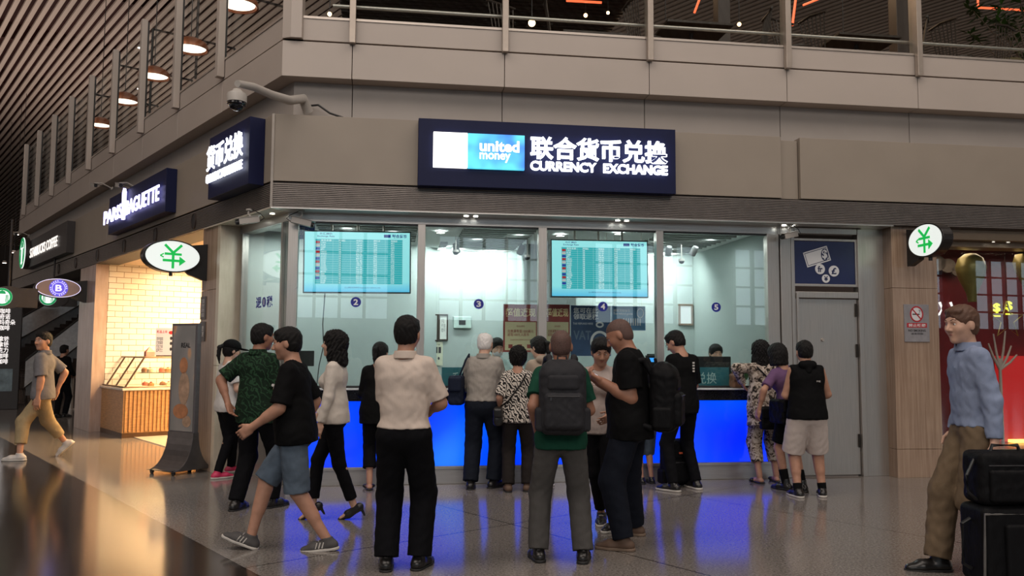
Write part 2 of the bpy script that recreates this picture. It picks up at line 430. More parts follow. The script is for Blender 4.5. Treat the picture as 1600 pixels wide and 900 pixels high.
def hand_prims(F, K, q, S):
    s = -1 if q == 'L' else 1
    wr = K['wr' + q]; d = unit(S.get('hdir' + q, wr - K['el' + q])) if S.get('hdir' + q) is not None else unit(wr - K['el' + q])
    pn = unit(S.get('palm' + q, (-s, 0.0, 0.0))); pn = unit(pn - d * (pn @ d)); lat = np.cross(d, pn)
    # thumb side: forwards/upwards
    th = lat if (lat @ V3(0, 1, 0.4)) > 0 else -lat
    if S.get('thumb' + q) is not None and (th @ np.array(S['thumb' + q], float)) < 0: th = -th
    fr = (th, pn, d); curl = S.get('curl' + q, 0.45)
    F.cone(wr - d * 0.01, wr + d * 0.03, 0.026, 0.030, 0.015, fr, (1, 0.72, 1))
    F.rbox(wr + d * 0.052, (0.041, 0.0145, 0.042), 0.013, fr, 0.016)
    for i, (o, L) in enumerate(((0.031, 0.071), (0.0105, 0.079), (-0.0105, 0.073), (-0.031, 0.057))):
        a = wr + d * 0.088 + th * o; c = curl * (0.85 + 0.12 * i); dd = d; r = 0.0088
        for j, f in enumerate((0.45, 0.31, 0.24)):
            ang = c * (0.7, 1.6, 2.3)[j]
            dj = d * math.cos(ang) + pn * math.sin(ang) + th * (o * 1.8) * math.cos(ang)
            b = a + unit(dj) * L * f * 1.05; F.cone(a, b, r, r * 0.92, 0.003 if j else 0.007); a = b; r *= 0.93
    a = wr + d * 0.02 + th * 0.03; dj = unit(d * 0.72 + th * 0.62 + pn * 0.28)
    b = a + dj * 0.038; F.cone(a, b, 0.0135, 0.0105, 0.012)
    dj = unit(d * 0.85 + th * 0.2 + pn * 0.42 * (0.5 + curl)); c = b + dj * 0.030; F.cone(b, c, 0.0102, 0.0092, 0.004); F.cone(c, c + unit(dj + pn * 0.3) * 0.022, 0.0092, 0.008, 0.004)

def torso_prims(F, K, e=0.0, k=0.04, clips=(), lower=True, belly=0.0, loose=0.0, hip=0.0):
    P, T, SX, SF, X0, w = K['P'], K['T'], K['SX'], K['SF'], K['X0'], K['w']
    fr = (SX, SF, T); fem = K['fem']; hw = (1.06 if fem else 1.0) * w; cw = (0.90 if fem else 1.0) * w
    frx = (X0, np.cross(V3(0, 0, 1), X0), V3(0, 0, 1))
    if lower:
        F.cone(P - X0 * 0.062 * hw + V3(0, -0.008, -0.02), P + X0 * 0.062 * hw + V3(0, -0.008, -0.02), 0.108 * hw + e + hip, 0.108 * hw + e + hip, k, frx, (1, 0.86, 0.95), clips)
    F.cone(P + T * 0.04, P + T * 0.2, 0.135 * w + e + loose, (0.118 if fem else 0.132) * w + e + loose * 0.8, k, fr, (1, 0.70, 1), clips)
    F.cone(P + T * 0.18, P + T * 0.37, (0.122 if fem else 0.135) * w + e + loose * 0.7, 0.148 * cw + e, k, fr, (1, 0.66, 1), clips)
    F.cone(P + T * 0.36 - SX * 0.085 * cw, P + T * 0.36 + SX * 0.085 * cw, 0.088 + e, 0.088 + e, k, fr, (1, 0.98, 1.1), clips)
    F.cone(P + T * 0.43 - SX * 0.115 * cw, P + T * 0.43 + SX * 0.115 * cw, 0.052 + e, 0.052 + e, k, fr, (1, 1, 1), clips)
    for s in (-1, 1):
        F.cone(P + T * 0.515 + SX * 0.03 * s, P + T * 0.458 + SX * 0.135 * s * cw, 0.034 + e * 0.6, 0.038 + e * 0.6, k * 0.6, None, (1, 1, 1), clips)
    if fem:
        for s in (-1, 1): F.ell(P + T * 0.325 + SX * 0.068 * s + SF * 0.085, V3(0.058, 0.05, 0.055) + e, fr, 0.05, clips=clips)
    if belly: F.ell(P + T * 0.13 + SF * (0.05), V3(0.13 * w, 0.075 + belly, 0.15) + e, fr, 0.06, clips=clips)

HS = 1.06
def face_prims(F, K):
    c, X, Fw, U = K['hc'], K['HX'], K['HF'], K['HU']; fr = (X, Fw, U)
    q = lambda x, y, z: c + (X * x + Fw * y + U * z) * HS
    FE, FC = F.ell, F.cone
    ell = lambda p, r, *a, **k_: FE(p, [v * HS for v in r], *a, **k_)
    ell(q(0, -0.012, 0.035), (0.076, 0.094, 0.083), fr, 0.02)
    ell(q(0, 0.012, -0.012), (0.068, 0.078, 0.078), fr, 0.03)
    ell(q(0, 0.022, -0.058), (0.054, 0.062, 0.052), fr, 0.025)
    ell(q(0, 0.066, -0.094), (0.022, 0.018, 0.018), fr, 0.025)
    for s in (-1, 1):
        ell(q(0.040 * s, 0.058, -0.022), (0.022, 0.022, 0.022), fr, 0.03)
        ell(q(0.031 * s, 0.094, 0.008), (0.019, 0.014, 0.012), fr, 0.014, 'd')
        ell(q(0.076 * s, -0.006, -0.006), (0.011, 0.020, 0.031), fr, 0.008)
        ell(q(0.0125 * s, 0.091, -0.030), (0.009, 0.011, 0.008), fr, 0.008)
    F.cone(q(-0.030, 0.079, 0.028), q(0.030, 0.079, 0.028), 0.012, 0.012, 0.016)
    F.cone(q(0, 0.087, 0.014), q(0, 0.108, -0.024), 0.0085, 0.0125, 0.010)
    F.cone(q(-0.017, 0.080, -0.053), q(0.017, 0.080, -0.053), 0.0075, 0.0075, 0.006)
    F.cone(q(-0.014, 0.078, -0.064), q(0.014, 0.078, -0.064), 0.0085, 0.0085, 0.006)

def body_mesh(S, K, h):
    lo, hi = bounds(K); F = Field(lo, hi, h); w = K['w']; P = K['P']
    torso_prims(F, K, -0.004, belly=S.get('belly', 0))
    F.cone(K['neck'] - K['T'] * 0.04, K['hc'] - K['HU'] * 0.03 - K['HF'] * 0.018, 0.062 * (0.6 + 0.4 * w), 0.052 * (0.7 + 0.3 * w), 0.03)
    lw = S.get('legw', 1.0) * (0.5 + 0.5 * w); aw = S.get('armw', 1.0) * (0.5 + 0.5 * w) * (0.88 if K['fem'] else 1)
    for q in 'LR':
        hp, kn, an, fd, fu = (K[x + q] for x in ('hip', 'kn', 'an', 'fd', 'fu'))
        F.cone(hp, kn, 0.082 * lw, 0.053 * lw, 0.03); F.cone(kn, an, 0.050 * lw, 0.035 * lw, 0.02)
        ax = unit(an - kn); bk = unit(-fd + ax * (fd @ ax))
        F.cone(kn + ax * 0.06 + bk * 0.012, kn + ax * 0.22 + bk * 0.008, 0.050 * lw, 0.040 * lw, 0.03)
        fs = unit(np.cross(fd, fu)); base = an - fu * 0.052; fr = (fs, fd, fu)
        F.cone(base - fd * 0.035, base + fd * 0.09, 0.033, 0.034, 0.03, fr, (1, 1, 0.8)); F.cone(base + fd * 0.09 - fu * 0.008, base + fd * 0.155 - fu * 0.012, 0.037, 0.026, 0.02, fr, (1.1, 1, 0.62))
        sh, el, wr = K['sh' + q], K['el' + q], K['wr' + q]
        F.cone(sh, el, 0.052 * aw, 0.040 * aw, 0.03); F.cone(el, wr, 0.041 * aw, 0.0265 * aw, 0.02)
        ax = unit(wr - el); F.cone(el + ax * 0.03, el + ax * 0.11, 0.043 * aw, 0.038 * aw, 0.02)
        if not S.get('nohand' + q): hand_prims(F, K, q, S)
    face_prims(F, K)
    return F.mesh('person', S['H'] / 1.72)

def hair_mesh(S, K, h):
    st = S.get('hair', 'short'); c, X, Fw, U = K['hc'], K['HX'], K['HF'], K['HU']; fr = (X, Fw, U)
    q = lambda x, y, z: c + (X * x + Fw * y + U * z) * HS
    ell = lambda p, r, *a, **k_: F.ell(p, [t_ * HS for t_ in r], *a, **k_)
    v = {'buzz': -0.0005, 'short': 0.007, 'bald_rim': 0.006, 'wavy': 0.022, 'bob': 0.020, 'pony': 0.012, 'afro': 0.028, 'cap': 0.004}.get(st, 0.012)
    pts = [c]; 
    lo, hi = c - 0.22, c + 0.22; lo[2] -= 0.30
    F = Field(lo, hi, h)
    ell(q(0, -0.012, 0.036), V3(0.077, 0.095, 0.084) + v, fr, 0.01)
    ell(q(0, -0.030, -0.012), V3(0.070, 0.070, 0.075) + v * 0.8, fr, 0.02)
    if st in ('short', 'wavy', 'pony', 'afro') : ell(q(0.0, 0.045, 0.085), (0.062, 0.040, 0.022 + v * 0.5), fr, 0.02)
    # open the face, clear the nape and the ears
    ell(q(0, 0.125, -0.028), (0.088, 0.10, 0.090), fr, 0.006, 'd')
    if st in ('buzz', 'bald_rim', 'short', 'cap'):
        ell(q(0, 0.03, -0.12), (0.12, 0.13, 0.075), fr, 0.006, 'd')
        for s in (-1, 1): ell(q(0.088 * s, 0.012, -0.012), (0.024, 0.034, 0.038), fr, 0.004, 'd')
    else:
        ell(q(0, 0.07, -0.10), (0.07, 0.09, 0.08), fr, 0.006, 'd')
    if st == 'bald_rim': ell(q(0, 0.02, 0.125), (0.066, 0.10, 0.055), fr, 0.006, 'd')
    if st == 'wavy' or st == 'bob':
        L = S.get('hairlen', 0.13)
        for a in np.linspace(-1.9, 1.9, 9):
            sx, sy = math.sin(a) * 0.078, -math.cos(a) * 0.082
            F.cone(q(sx, sy * 0.9 - 0.012, 0.0), q(sx * 1.12, sy * 1.05 - 0.015, 0.0) - V3(0, 0, L * (1 - 0.12 * abs(a))), 0.030, 0.026 if st == 'bob' else 0.030, 0.02)
    if st == 'pony':
        a = q(0, -0.118, 0.045); b = a - Fw * 0.045 - V3(0, 0, 0.035); c2 = b - V3(0, 0, 0.10) - Fw * 0.01; d2 = c2 - V3(0, 0, 0.10) + Fw * 0.015
        F.cone(a, b, 0.022, 0.028, 0.01); F.cone(b, c2, 0.028, 0.024, 0.01); F.cone(c2, d2, 0.024, 0.008, 0.01)
    i, j, k = np.nonzero(np.abs(F.D) < 0.03)
    x, y, z = F.ax[0][i], F.ax[1][j], F.ax[2][k]
    am = {'buzz': 0.0, 'wavy': 0.0045, 'afro': 0.005, 'bob': 0.0015}.get(st, 0.0014)
    if am: F.D[i, j, k] += (am * (np.sin(x * 190 + 3 * np.sin(z * 60 + y * 40)) + np.sin(y * 170 + z * 90 + 2 * np.sin(x * 80)))).astype(np.float32)
    return F.mesh('hair', S['H'] / 1.72)

def top_mesh(S, K, h):
    g = S['top']; lo, hi = bounds(K, 0.12); P, T, SX, SF = K['P'], K['T'], K['SX'], K['SF']; w = K['w']
    lo[2] = max(lo[2], g.get('hem', 0.0) * 0 + 0.35)
    F = Field(lo, hi, h); e = g.get('e', 0.012); ls = g.get('loose', 0.012)
    hem = P + T * g.get('hem', -0.10); cl = [(hem, -T)]
    torso_prims(F, K, e, belly=S.get('belly', 0), clips=cl, loose=ls, hip=0.016)
    if g.get('hem', -0.10) < -0.02:
        F.cone(P + T * 0.10, P + T * (g['hem'] - 0.03 if 'hem' in g else -0.13), 0.140 * w + e + ls, 0.156 * w + e + ls * 1.3, 0.04, (SX, SF, T), (1, 0.76, 1), cl)
    sl = g.get('sleeve', 'short'); aw = S.get('armw', 1.0) * (0.5 + 0.5 * w) * (0.88 if K['fem'] else 1)
    for q in 'LR':
        sh, el, wr = K['sh' + q], K['el' + q], K['wr' + q]; ua, fa = unit(el - sh), unit(wr - el)
        if sl == 'short':
            n = g.get('slen', 0.72); F.cone(sh, sh + ua * 0.285 * (n + 0.15), 0.052 * aw + e, (0.053 + g.get('flare', 0.012)) * aw + e * 0.5, 0.03, clips=[(sh + ua * 0.285 * n, ua)])
        elif sl == 'long':
            F.cone(sh, el, 0.055 * aw + e, 0.047 * aw + e, 0.035); F.cone(el, wr, 0.047 * aw + e, 0.034 * aw + e, 0.02, clips=[(wr - fa * g.get('cuff', 0.012), fa)])
        elif sl == 'cap':
            F.cone(sh, sh + ua * 0.06, 0.052 + e, 0.05 + e, 0.03, clips=[(sh + ua * 0.01, ua * 0.4 + SX * (1 if q == 'R' else -1))])
    F.wrinkle(g.get('fold', 0.0026) * 0.7, g.get('freq', 46), S.get('seed', 1))
    # neck opening
    F.cone(K['neck'] + T * 0.0, K['neck'] + T * 0.10 + SF * 0.03, 0.064, 0.075, 0.004, op='d')
    return F.mesh(g.get('name', 'shirt'), S['H'] / 1.72)

def collar_mesh(S, K, h):
    T, SF = K['T'], K['SF']; n = K['neck']; F = Field(n - 0.17, n + 0.17, h)
    st = S['top'].get('collar')
    if st == 'hood':
        F.cone(n - SF * 0.06 - K['SX'] * 0.05, n - SF * 0.06 + K['SX'] * 0.05, 0.045, 0.045, 0.02); F.cone(n - SF * 0.075 - T * 0.07, n - SF * 0.06, 0.04, 0.05, 0.02)
        for s in (-1, 1): F.cone(n - SF * 0.05 + K['SX'] * 0.06 * s, n + SF * 0.05 + K['SX'] * 0.055 * s - T * 0.02, 0.035, 0.022, 0.02)
        F.cone(n - T * 0.02, n + T * 0.12, 0.058, 0.065, 0.01, op='d')
    else:
        r = 0.068 * (0.6 + 0.4 * K['w']); t = 0.012 if st == 'shirt' else 0.007
        zt = 0.028 if st == 'shirt' else 0.008
        F.cone(n - T * 0.05 - SF * 0.0, n + T * zt, r + t + 0.012, r + t * 0.6, 0.005, clips=[(n + T * zt, T), (n - T * 0.028, -T)])
        F.cone(n - T * 0.08, n + T * 0.1, r, r, 0.002, op='d')
        if st == 'shirt': F.cone(n + SF * 0.075 + T * 0.05, n + SF * 0.095 - T * 0.04, 0.026, 0.006, 0.004, op='d')
    return F.mesh('collar', S['H'] / 1.72)

def trouser_mesh(S, K, h):
    g = S['legs']; lo, hi = bounds(K, 0.12); P, T, X0, w = K['P'], K['T'], K['X0'], K['w']
    hi[2] = P[2] + 0.22; F = Field(lo, hi, h); e = g.get('e', 0.012); lw = S.get('legw', 1.0) * (0.5 + 0.5 * w)
    cl = [(P + T * g.get('waist', 0.075), T)]; frx = (X0, np.cross(V3(0, 0, 1), X0), V3(0, 0, 1)); hw = (1.06 if K['fem'] else 1.0) * w
    F.cone(P - X0 * 0.060 * hw + V3(0, -0.008, -0.02), P + X0 * 0.060 * hw + V3(0, -0.008, -0.02), 0.110 * hw + e, 0.110 * hw + e, 0.04, frx, (1, 0.86, 0.95), cl)
    F.cone(P + V3(0, 0, 0.0), P + T * 0.10, 0.135 * w + e * 0.7, 0.136 * w + e * 0.7, 0.04, (K['SX'], K['SF'], T), (1, 0.72, 1), cl)
    L = g.get('len', 1.0); kr, ar = max(g.get('knee', 0.062), 0.054) * lw, g.get('ankle', 0.055)
    for q in 'LR':
        hp, kn, an = K['hip' + q], K['kn' + q], K['an' + q]; a1, a2 = unit(kn - hp), unit(an - kn)
        if L > 0.6:
            f = (L - 0.5) * 2; end = kn + (an - kn) * f
            F.cone(hp, kn, 0.088 * lw + e, kr + e, 0.025); F.cone(kn, kn + (an - kn) * (f + 0.12), kr + e, ar + e * 0.5, 0.025, clips=[(end, a2)])
        else:
            end = hp + (kn - hp) * (L * 2); F.cone(hp, hp + (kn - hp) * (L * 2 + 0.15), 0.088 * lw + e, kr + e, 0.025, clips=[(end, a1)])
    F.wrinkle(g.get('fold', 0.0026) * 0.7, g.get('freq', 40), S.get('seed', 1) + 5, 1.2)
    return F.mesh(g.get('name', 'trousers'), S['H'] / 1.72)

def shoe_parts(S, K, q, root, h):
    g = S['shoes']; an, fd, fu = K['an' + q], K['fd' + q], K['fu' + q]; fs = unit(np.cross(fd, fu)); fr = (fs, fd, fu)
    base = an - fu * 0.085; c = base + fd * 0.05; st = g.get('style', 'sneaker'); sc = S['H'] / 1.72
    hl = 0.05 if st == 'heel' else 0.0
    F = Field(c - 0.22, c + 0.22, h)
    if st in ('sneaker', 'dress', 'hightop'):
        F.cone(base - fd * 0.042 + fu * 0.036, base + fd * 0.10 + fu * 0.034, 0.043, 0.046, 0.02, fr, (1, 1, 0.95)); F.cone(base + fd * 0.10 + fu * 0.030, base + fd * 0.172 + fu * 0.022, 0.047, 0.034, 0.02, fr, (1.05, 1, 0.75))
        F.cone(base - fd * 0.012 + fu * 0.05, base + fu * (0.095 if st != 'hightop' else 0.13), 0.047, 0.044, 0.02)
        F.clipall(base + fu * (0.020 if st != 'dress' else 0.012), -fu); F.clipall(base + fu * (0.10 if st != 'hightop' else 0.135), fu)
    elif st == 'heel':
        F.cone(base - fd * 0.045 + fu * 0.045, base + fd * 0.08 + fu * 0.028, 0.041, 0.041, 0.02); F.cone(base + fd * 0.08 + fu * 0.020, base + fd * 0.175 + fu * 0.014, 0.042, 0.020, 0.02, fr, (1, 1, 0.8))
        F.ell(base + fd * 0.03 + fu * 0.098, (0.034, 0.070, 0.035), fr, 0.005, 'd'); F.cone(base - fd * 0.055 + fu * 0.05, base - fd * 0.060 - fu * 0.045, 0.018, 0.010, 0.01)
    else:   # sandals
        F.cone(base - fd * 0.045 + fu * 0.012, base + fd * 0.16 + fu * 0.012, 0.040, 0.044, 0.01, fr, (1.05, 1, 0.32)); F.cone(base + fd * 0.10 + fu * 0.03 - fs * 0.045, base + fd * 0.10 + fu * 0.03 + fs * 0.045, 0.028, 0.028, 0.01, fr, (1, 1, 0.8))
    sh = finish({'heel': 'high_heel_shoe', 'sandal': 'sandal'}.get(st, 'shoe'), F.mesh('shoe', sc), root, mats=(g['mat'],))
    if st in ('sneaker', 'hightop', 'dress'):
        F = Field(c - 0.22, c + 0.22, h); t = 0.0225 if st != 'dress' else 0.014
        F.cone(base - fd * 0.045 + fu * 0.012, base + fd * 0.10 + fu * 0.012, 0.046, 0.049, 0.02); F.cone(base + fd * 0.10 + fu * 0.012, base + fd * 0.178 + fu * 0.012, 0.050, 0.036, 0.02)
        F.clipall(base + fu * t, fu); F.clipall(base - fu * 0.0, -fu)
        finish('sole', F.mesh('sole', sc), sh, mats=(g.get('sole') or mat('black_rubber', (0.015, 0.015, 0.015), 0.6),))
        if g.get('stripes'):
            for i in range(3):
                for sd in (-1, 1):
                    mb = MB(); a = (base + fd * (0.03 + 0.025 * i) + fu * 0.028 + fs * 0.047 * sd) * sc; b = (base + fd * (0.015 + 0.025 * i) + fu * 0.070 + fs * 0.040 * sd) * sc
                    mb.tube([a, b], 0.005 * sc, 6); obj('stripe', mb, g['stripes'], sh)
        if g.get('laces'):
            mb = MB()
            for i in range(4):
                a = (base + fd * (0.035 + 0.022 * i) + fu * (0.086 - 0.008 * i)); mb.tube([(a - fs * 0.022) * sc, (a + fu * 0.004) * sc, (a + fs * 0.022) * sc], 0.0035 * sc, 6)
            obj('laces', mb, g['laces'], sh)

def make_person(S):
    K = skeleton(S); h = S.get('res', 0.0085); sc = S['H'] / 1.72
    me = body_mesh(S, K, h); skin = S.get('skin', SKIN); me.materials.append(skin)
    root = bpy.data.objects.new('person', me); COL.objects.link(root)
    x, y = S['loc']; root.matrix_world = frame(R(S['yaw']), (x, y, 0.0))
    tag(root, S['label'], 'person')
    if S.get('hair', 'short') != 'none': finish('hair', hair_mesh(S, K, min(h, 0.006)), root, mats=(S.get('hairmat', HAIR),))
    c, X, Fw, U = K['hc'], K['HX'], K['HF'], K['HU']; q = lambda a, b, d: (c + (X * a + Fw * b + U * d) * HS) * sc
    if S.get('face', True):
        for s in (-1, 1):
            mb = MB(); mb.lathe([(0.0095 * sc * math.sin(t), 0.0095 * sc * math.cos(t)) for t in np.linspace(0, math.pi, 9)], q(0.031 * s, 0.0755, 0.007), 14)
            e = obj('eye', mb, EYEW, root, smooth=True)
            mb = MB(); mb.lathe([(0.0048 * sc * math.sin(t), 0.0048 * sc * math.cos(t)) for t in np.linspace(0, math.pi, 7)], q(0.031 * s, 0.0812, 0.007), 10); obj('iris', mb, IRIS, e, smooth=True)
            mb = MB(); mb.tube([q(0.014 * s, 0.0905, 0.030), q(0.030 * s, 0.0885, 0.037), q(0.047 * s, 0.078, 0.032)], [0.0030 * sc, 0.0036 * sc, 0.0018 * sc], 6); obj('eyebrow', mb, S.get('hairmat', HAIR) if S.get('hair') != 'buzz' else HAIR, root)
        mb = MB(); mb.tube([q(-0.021, 0.0815, -0.058), q(-0.008, 0.0880, -0.0565), q(0.008, 0.0880, -0.0565), q(0.021, 0.0815, -0.058)], [0.002 * sc, 0.0042 * sc, 0.0042 * sc, 0.002 * sc], 6); obj('lips', mb, LIPS, root)
    if 'top' in S:
        g = S['top']; t = finish(g.get('name', 'shirt'), top_mesh(S, K, h), root, mats=(g['mat'],))
        if g.get('collar'): finish('hood' if g['collar'] == 'hood' else 'collar', collar_mesh(S, K, 0.005), t, mats=(g.get('colmat') or g['mat'],))
    if 'legs' in S:
        g = S['legs']; t = finish(g.get('name', 'trousers'), trouser_mesh(S, K, h), root, mats=(g['mat'],))
        if g.get('belt'):
            P, T = K['P'], K['T']; F = Field(P - 0.26, P + 0.26, 0.008)
            w = K['w']; F.cone(P + T * 0.02, P + T * 0.12, 0.142 * w + 0.014, 0.142 * w + 0.013, 0.01, (K['SX'], K['SF'], T), (1, 0.745, 1), clips=[(P + T * 0.078, T), (P + T * 0.045, -T)])
            finish('belt', F.mesh('belt', sc), root, mats=(g['belt'],))
    if 'socks' in S:
        for qq in 'LR':
            an, kn = K['an' + qq], K['kn' + qq]; a = unit(kn - an); F = Field(an - 0.16, an + 0.16 + a * 0.12, 0.007)
            top = S['socks'].get('h', 0.08); F.cone(an - a * 0.06, an + a * (top + 0.05), 0.043, 0.043 + 0.012 * min(1, top / 0.1), 0.01, clips=[(an + a * top, a)])
            finish('sock', F.mesh('sock', sc), root, mats=(S['socks']['mat'],))
    if 'shoes' in S:
        for qq in 'LR': shoe_parts(S, K, qq, root, 0.006)
    return root, K, sc

def wpos(root, p, sc): return root.matrix_world @ Vector((p[0] * sc, p[1] * sc, p[2] * sc))

SKIN = mat('skin', (0.46, 0.24, 0.16), 0.55, var=0.08, scale=25)
SKIN_PALE = mat('pale_skin', (0.60, 0.36, 0.26), 0.55, var=0.08, scale=25)
SKIN_TAN = mat('tanned_skin', (0.34, 0.16, 0.10), 0.55, var=0.08, scale=25)
HAIR = mat('black_hair', (0.006, 0.005, 0.005), 0.55, scale=60, stretch=(4, 4, 0.6), bump=0.5, bscale=140, spec=0.25)
HAIR_BROWN = mat('brown_hair', (0.10, 0.045, 0.025), 0.5, scale=60, stretch=(4, 4, 0.6), bump=0.4, bscale=90)
HAIR_WHITE = mat('white_hair', (0.80, 0.77, 0.75), 0.6, scale=60, stretch=(4, 4, 0.6), bump=0.4, bscale=90)
STUBBLE = mat('shaved_hair', (0.10, 0.055, 0.045), 0.7, scale=160, var=0.4)
EYEW = mat('eye_white', (0.75, 0.72, 0.70), 0.25, var=0.02)
IRIS = mat('iris', (0.02, 0.012, 0.01), 0.2, var=0.02)
LIPS = mat('lips', (0.38, 0.12, 0.10), 0.45, var=0.05)

# ------------------------------------------------------------------ the setting
LFR, LLE = 14.0, 17.0          # facade lengths to the right of and to the left of the corner
def strip(mb, side, o0, o1, z0, z1, a=None, b=None):
    """a length of facade between offsets o0 (inside) and o1 (outside), mitred at the corner when a is None"""
    if side == 'F':
        xa0, xa1 = (-TM * o0, -TM * o1) if a is None else (a, a); b = LFR if b is None else b
        mb.prism([(xa1, -o1), (b, -o1), (b, -o0), (xa0, -o0)], z0, z1)
    else:
        xa0, xa1 = (TM * o0, TM * o1) if a is None else (-a, -a); b = LLE if b is None else b
        mb.prism([(-b, -o1), (xa1, -o1), (xa0, -o0), (-b, -o0)], z0, z1)

M_PANEL = mat('beige_panel', (0.29, 0.245, 0.20), 0.5, var=0.04, scale=2.0)
M_RECESS = mat('grey_panel', (0.33, 0.295, 0.27), 0.5, var=0.04, scale=2.0)
M_BAND = mat('white_band_panel', (0.43, 0.37, 0.328), 0.45, var=0.03, scale=1.5)
M_SILVER = mat('satin_aluminium', (0.50, 0.44, 0.39), 0.38, metal=0.6, var=0.04)
M_LOUVRE = mat('dark_louvre', (0.20, 0.172, 0.155), 0.4, metal=0.5, var=0.1)
M_LOUVRE2 = mat('louvre_gap', (0.06, 0.048, 0.042), 0.6)
M_STEEL = brushed('stainless_steel', (0.50, 0.46, 0.425), 0.30)
M_STEELX = brushed('stainless_soffit', (0.60, 0.57, 0.54), 0.30, 'x')
M_BLACK = mat('black_paint', (0.012, 0.012, 0.013), 0.45)
M_CEILW = mat('white_ceiling', (0.78, 0.80, 0.78), 0.6, var=0.02)
M_GLASS = glass('clear_glass', refl=1.25)
M_BOOTHW = mat('booth_wall_paint', (0.38, 0.43, 0.415), 0.55, var=0.02)

# floor: speckled granite tiles, with a dark polished band running along the left facade
def floor_mat():
    m, nt, b = new_mat('terrazzo'); L = nt.links
    v = coords(nt)
    n1 = N(nt, 'ShaderNodeTexNoise', inp={'Scale': 55.0, 'Detail': 5.0, 'Roughness': 0.8}); L.new(v, n1.inputs['Vector'])
    n2 = N(nt, 'ShaderNodeTexVoronoi', inp={'Scale': 75.0}); L.new(v, n2.inputs['Vector'])
    n3 = N(nt, 'ShaderNodeTexNoise', inp={'Scale': 0.8, 'Detail': 3.0}); L.new(v, n3.inputs['Vector'])
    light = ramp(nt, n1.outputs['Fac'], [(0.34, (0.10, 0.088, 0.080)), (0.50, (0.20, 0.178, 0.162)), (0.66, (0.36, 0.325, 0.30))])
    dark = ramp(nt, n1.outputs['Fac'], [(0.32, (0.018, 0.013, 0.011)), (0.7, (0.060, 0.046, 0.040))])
    chip = ramp(nt, n2.outputs['Distance'], [(0.0, (0.6, 0.6, 0.6)), (0.45, (1, 1, 1))])
    mul = N(nt, 'ShaderNodeMix', data_type='RGBA', blend_type='MULTIPLY'); mul.inputs[0].default_value = 0.22
    L.new(light, mul.inputs[6]); L.new(chip, mul.inputs[7])
    # distance from the edge of the dark band, across the left facade direction
    nx, ny = math.cos(AZL - math.pi / 2), math.sin(AZL - math.pi / 2)
    sep = N(nt, 'ShaderNodeSeparateXYZ'); L.new(v, sep.inputs[0])
    def lin(ax, ay, c):
        a = N(nt, 'ShaderNodeMath', operation='MULTIPLY'); a.inputs[1].default_value = ax; L.new(sep.outputs[0], a.inputs[0])
        d = N(nt, 'ShaderNodeMath', operation='MULTIPLY_ADD'); d.inputs[1].default_value = ay; L.new(sep.outputs[1], d.inputs[0]); L.new(a.outputs[0], d.inputs[2])
        e = N(nt, 'ShaderNodeMath', operation='ADD'); e.inputs[1].default_value = c; L.new(d.outputs[0], e.inputs[0]); return e.outputs[0]
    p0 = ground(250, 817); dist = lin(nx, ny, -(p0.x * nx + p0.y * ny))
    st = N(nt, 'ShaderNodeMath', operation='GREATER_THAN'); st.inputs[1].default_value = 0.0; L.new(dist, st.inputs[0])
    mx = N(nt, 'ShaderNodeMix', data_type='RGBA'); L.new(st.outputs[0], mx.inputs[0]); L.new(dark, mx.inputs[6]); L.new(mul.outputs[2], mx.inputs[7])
    # tile joints along and across
    def joint(src, per, off):
        a = N(nt, 'ShaderNodeMath', operation='ADD'); a.inputs[1].default_value = off; L.new(src, a.inputs[0])
        p = N(nt, 'ShaderNodeMath', operation='PINGPONG'); p.inputs[1].default_value = per / 2; L.new(a.outputs[0], p.inputs[0])
        c = N(nt, 'ShaderNodeMath', operation='LESS_THAN'); c.inputs[1].default_value = 0.007; L.new(p.outputs[0], c.inputs[0]); return c.outputs[0]
    j1 = joint(dist, 2.37, 0.0); j2 = joint(lin(-ny, nx, 0.0), 3.2, 0.75)
    mxj = N(nt, 'ShaderNodeMath', operation='MAXIMUM'); L.new(j1, mxj.inputs[0]); L.new(j2, mxj.inputs[1])
    m2 = N(nt, 'ShaderNodeMix', data_type='RGBA'); L.new(mxj.outputs[0], m2.inputs[0]); L.new(mx.outputs[2], m2.inputs[6]); m2.inputs[7].default_value = (0.02, 0.016, 0.014, 1)
    L.new(m2.outputs[2], b.inputs['Base Color'])
    mr = N(nt, 'ShaderNodeMapRange', inp={'To Min': 0.09, 'To Max': 0.17}); L.new(n3.outputs['Fac'], mr.inputs['Value']); L.new(mr.outputs[0], b.inputs['Roughness'])
    b.inputs['Specular IOR Level'].default_value = 0.75
    return m
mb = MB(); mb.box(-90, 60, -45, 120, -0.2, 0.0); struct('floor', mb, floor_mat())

# concourse ceiling: long slats running with the left facade over dark red steelwork
M_SLAT = mat('ceiling_slat', (0.42, 0.34, 0.29), 0.6, var=0.05, scale=0.5)
M_REDC = mat('dark_red_ceiling', (0.055, 0.012, 0.010), 0.7, var=0.3, scale=0.3)
CM = frame(AZL, (-6, 10, 0))     # x runs along the slats
mb = MB()
for i in range(-190, 170):
    y = i * 0.315; mb.box(-60, 170, y, y + 0.155, 14.0, 14.09)
struct('ceiling', mb, M_SLAT, CM)
mb = MB(); mb.box(-60, 170, -65, 60, 15.2, 15.3)
for i in range(-8, 24): mb.box(i * 7.0, i * 7.0 + 0.25, -65, 60, 14.5, 15.2)
struct('ceiling_upper', mb, M_REDC, CM)

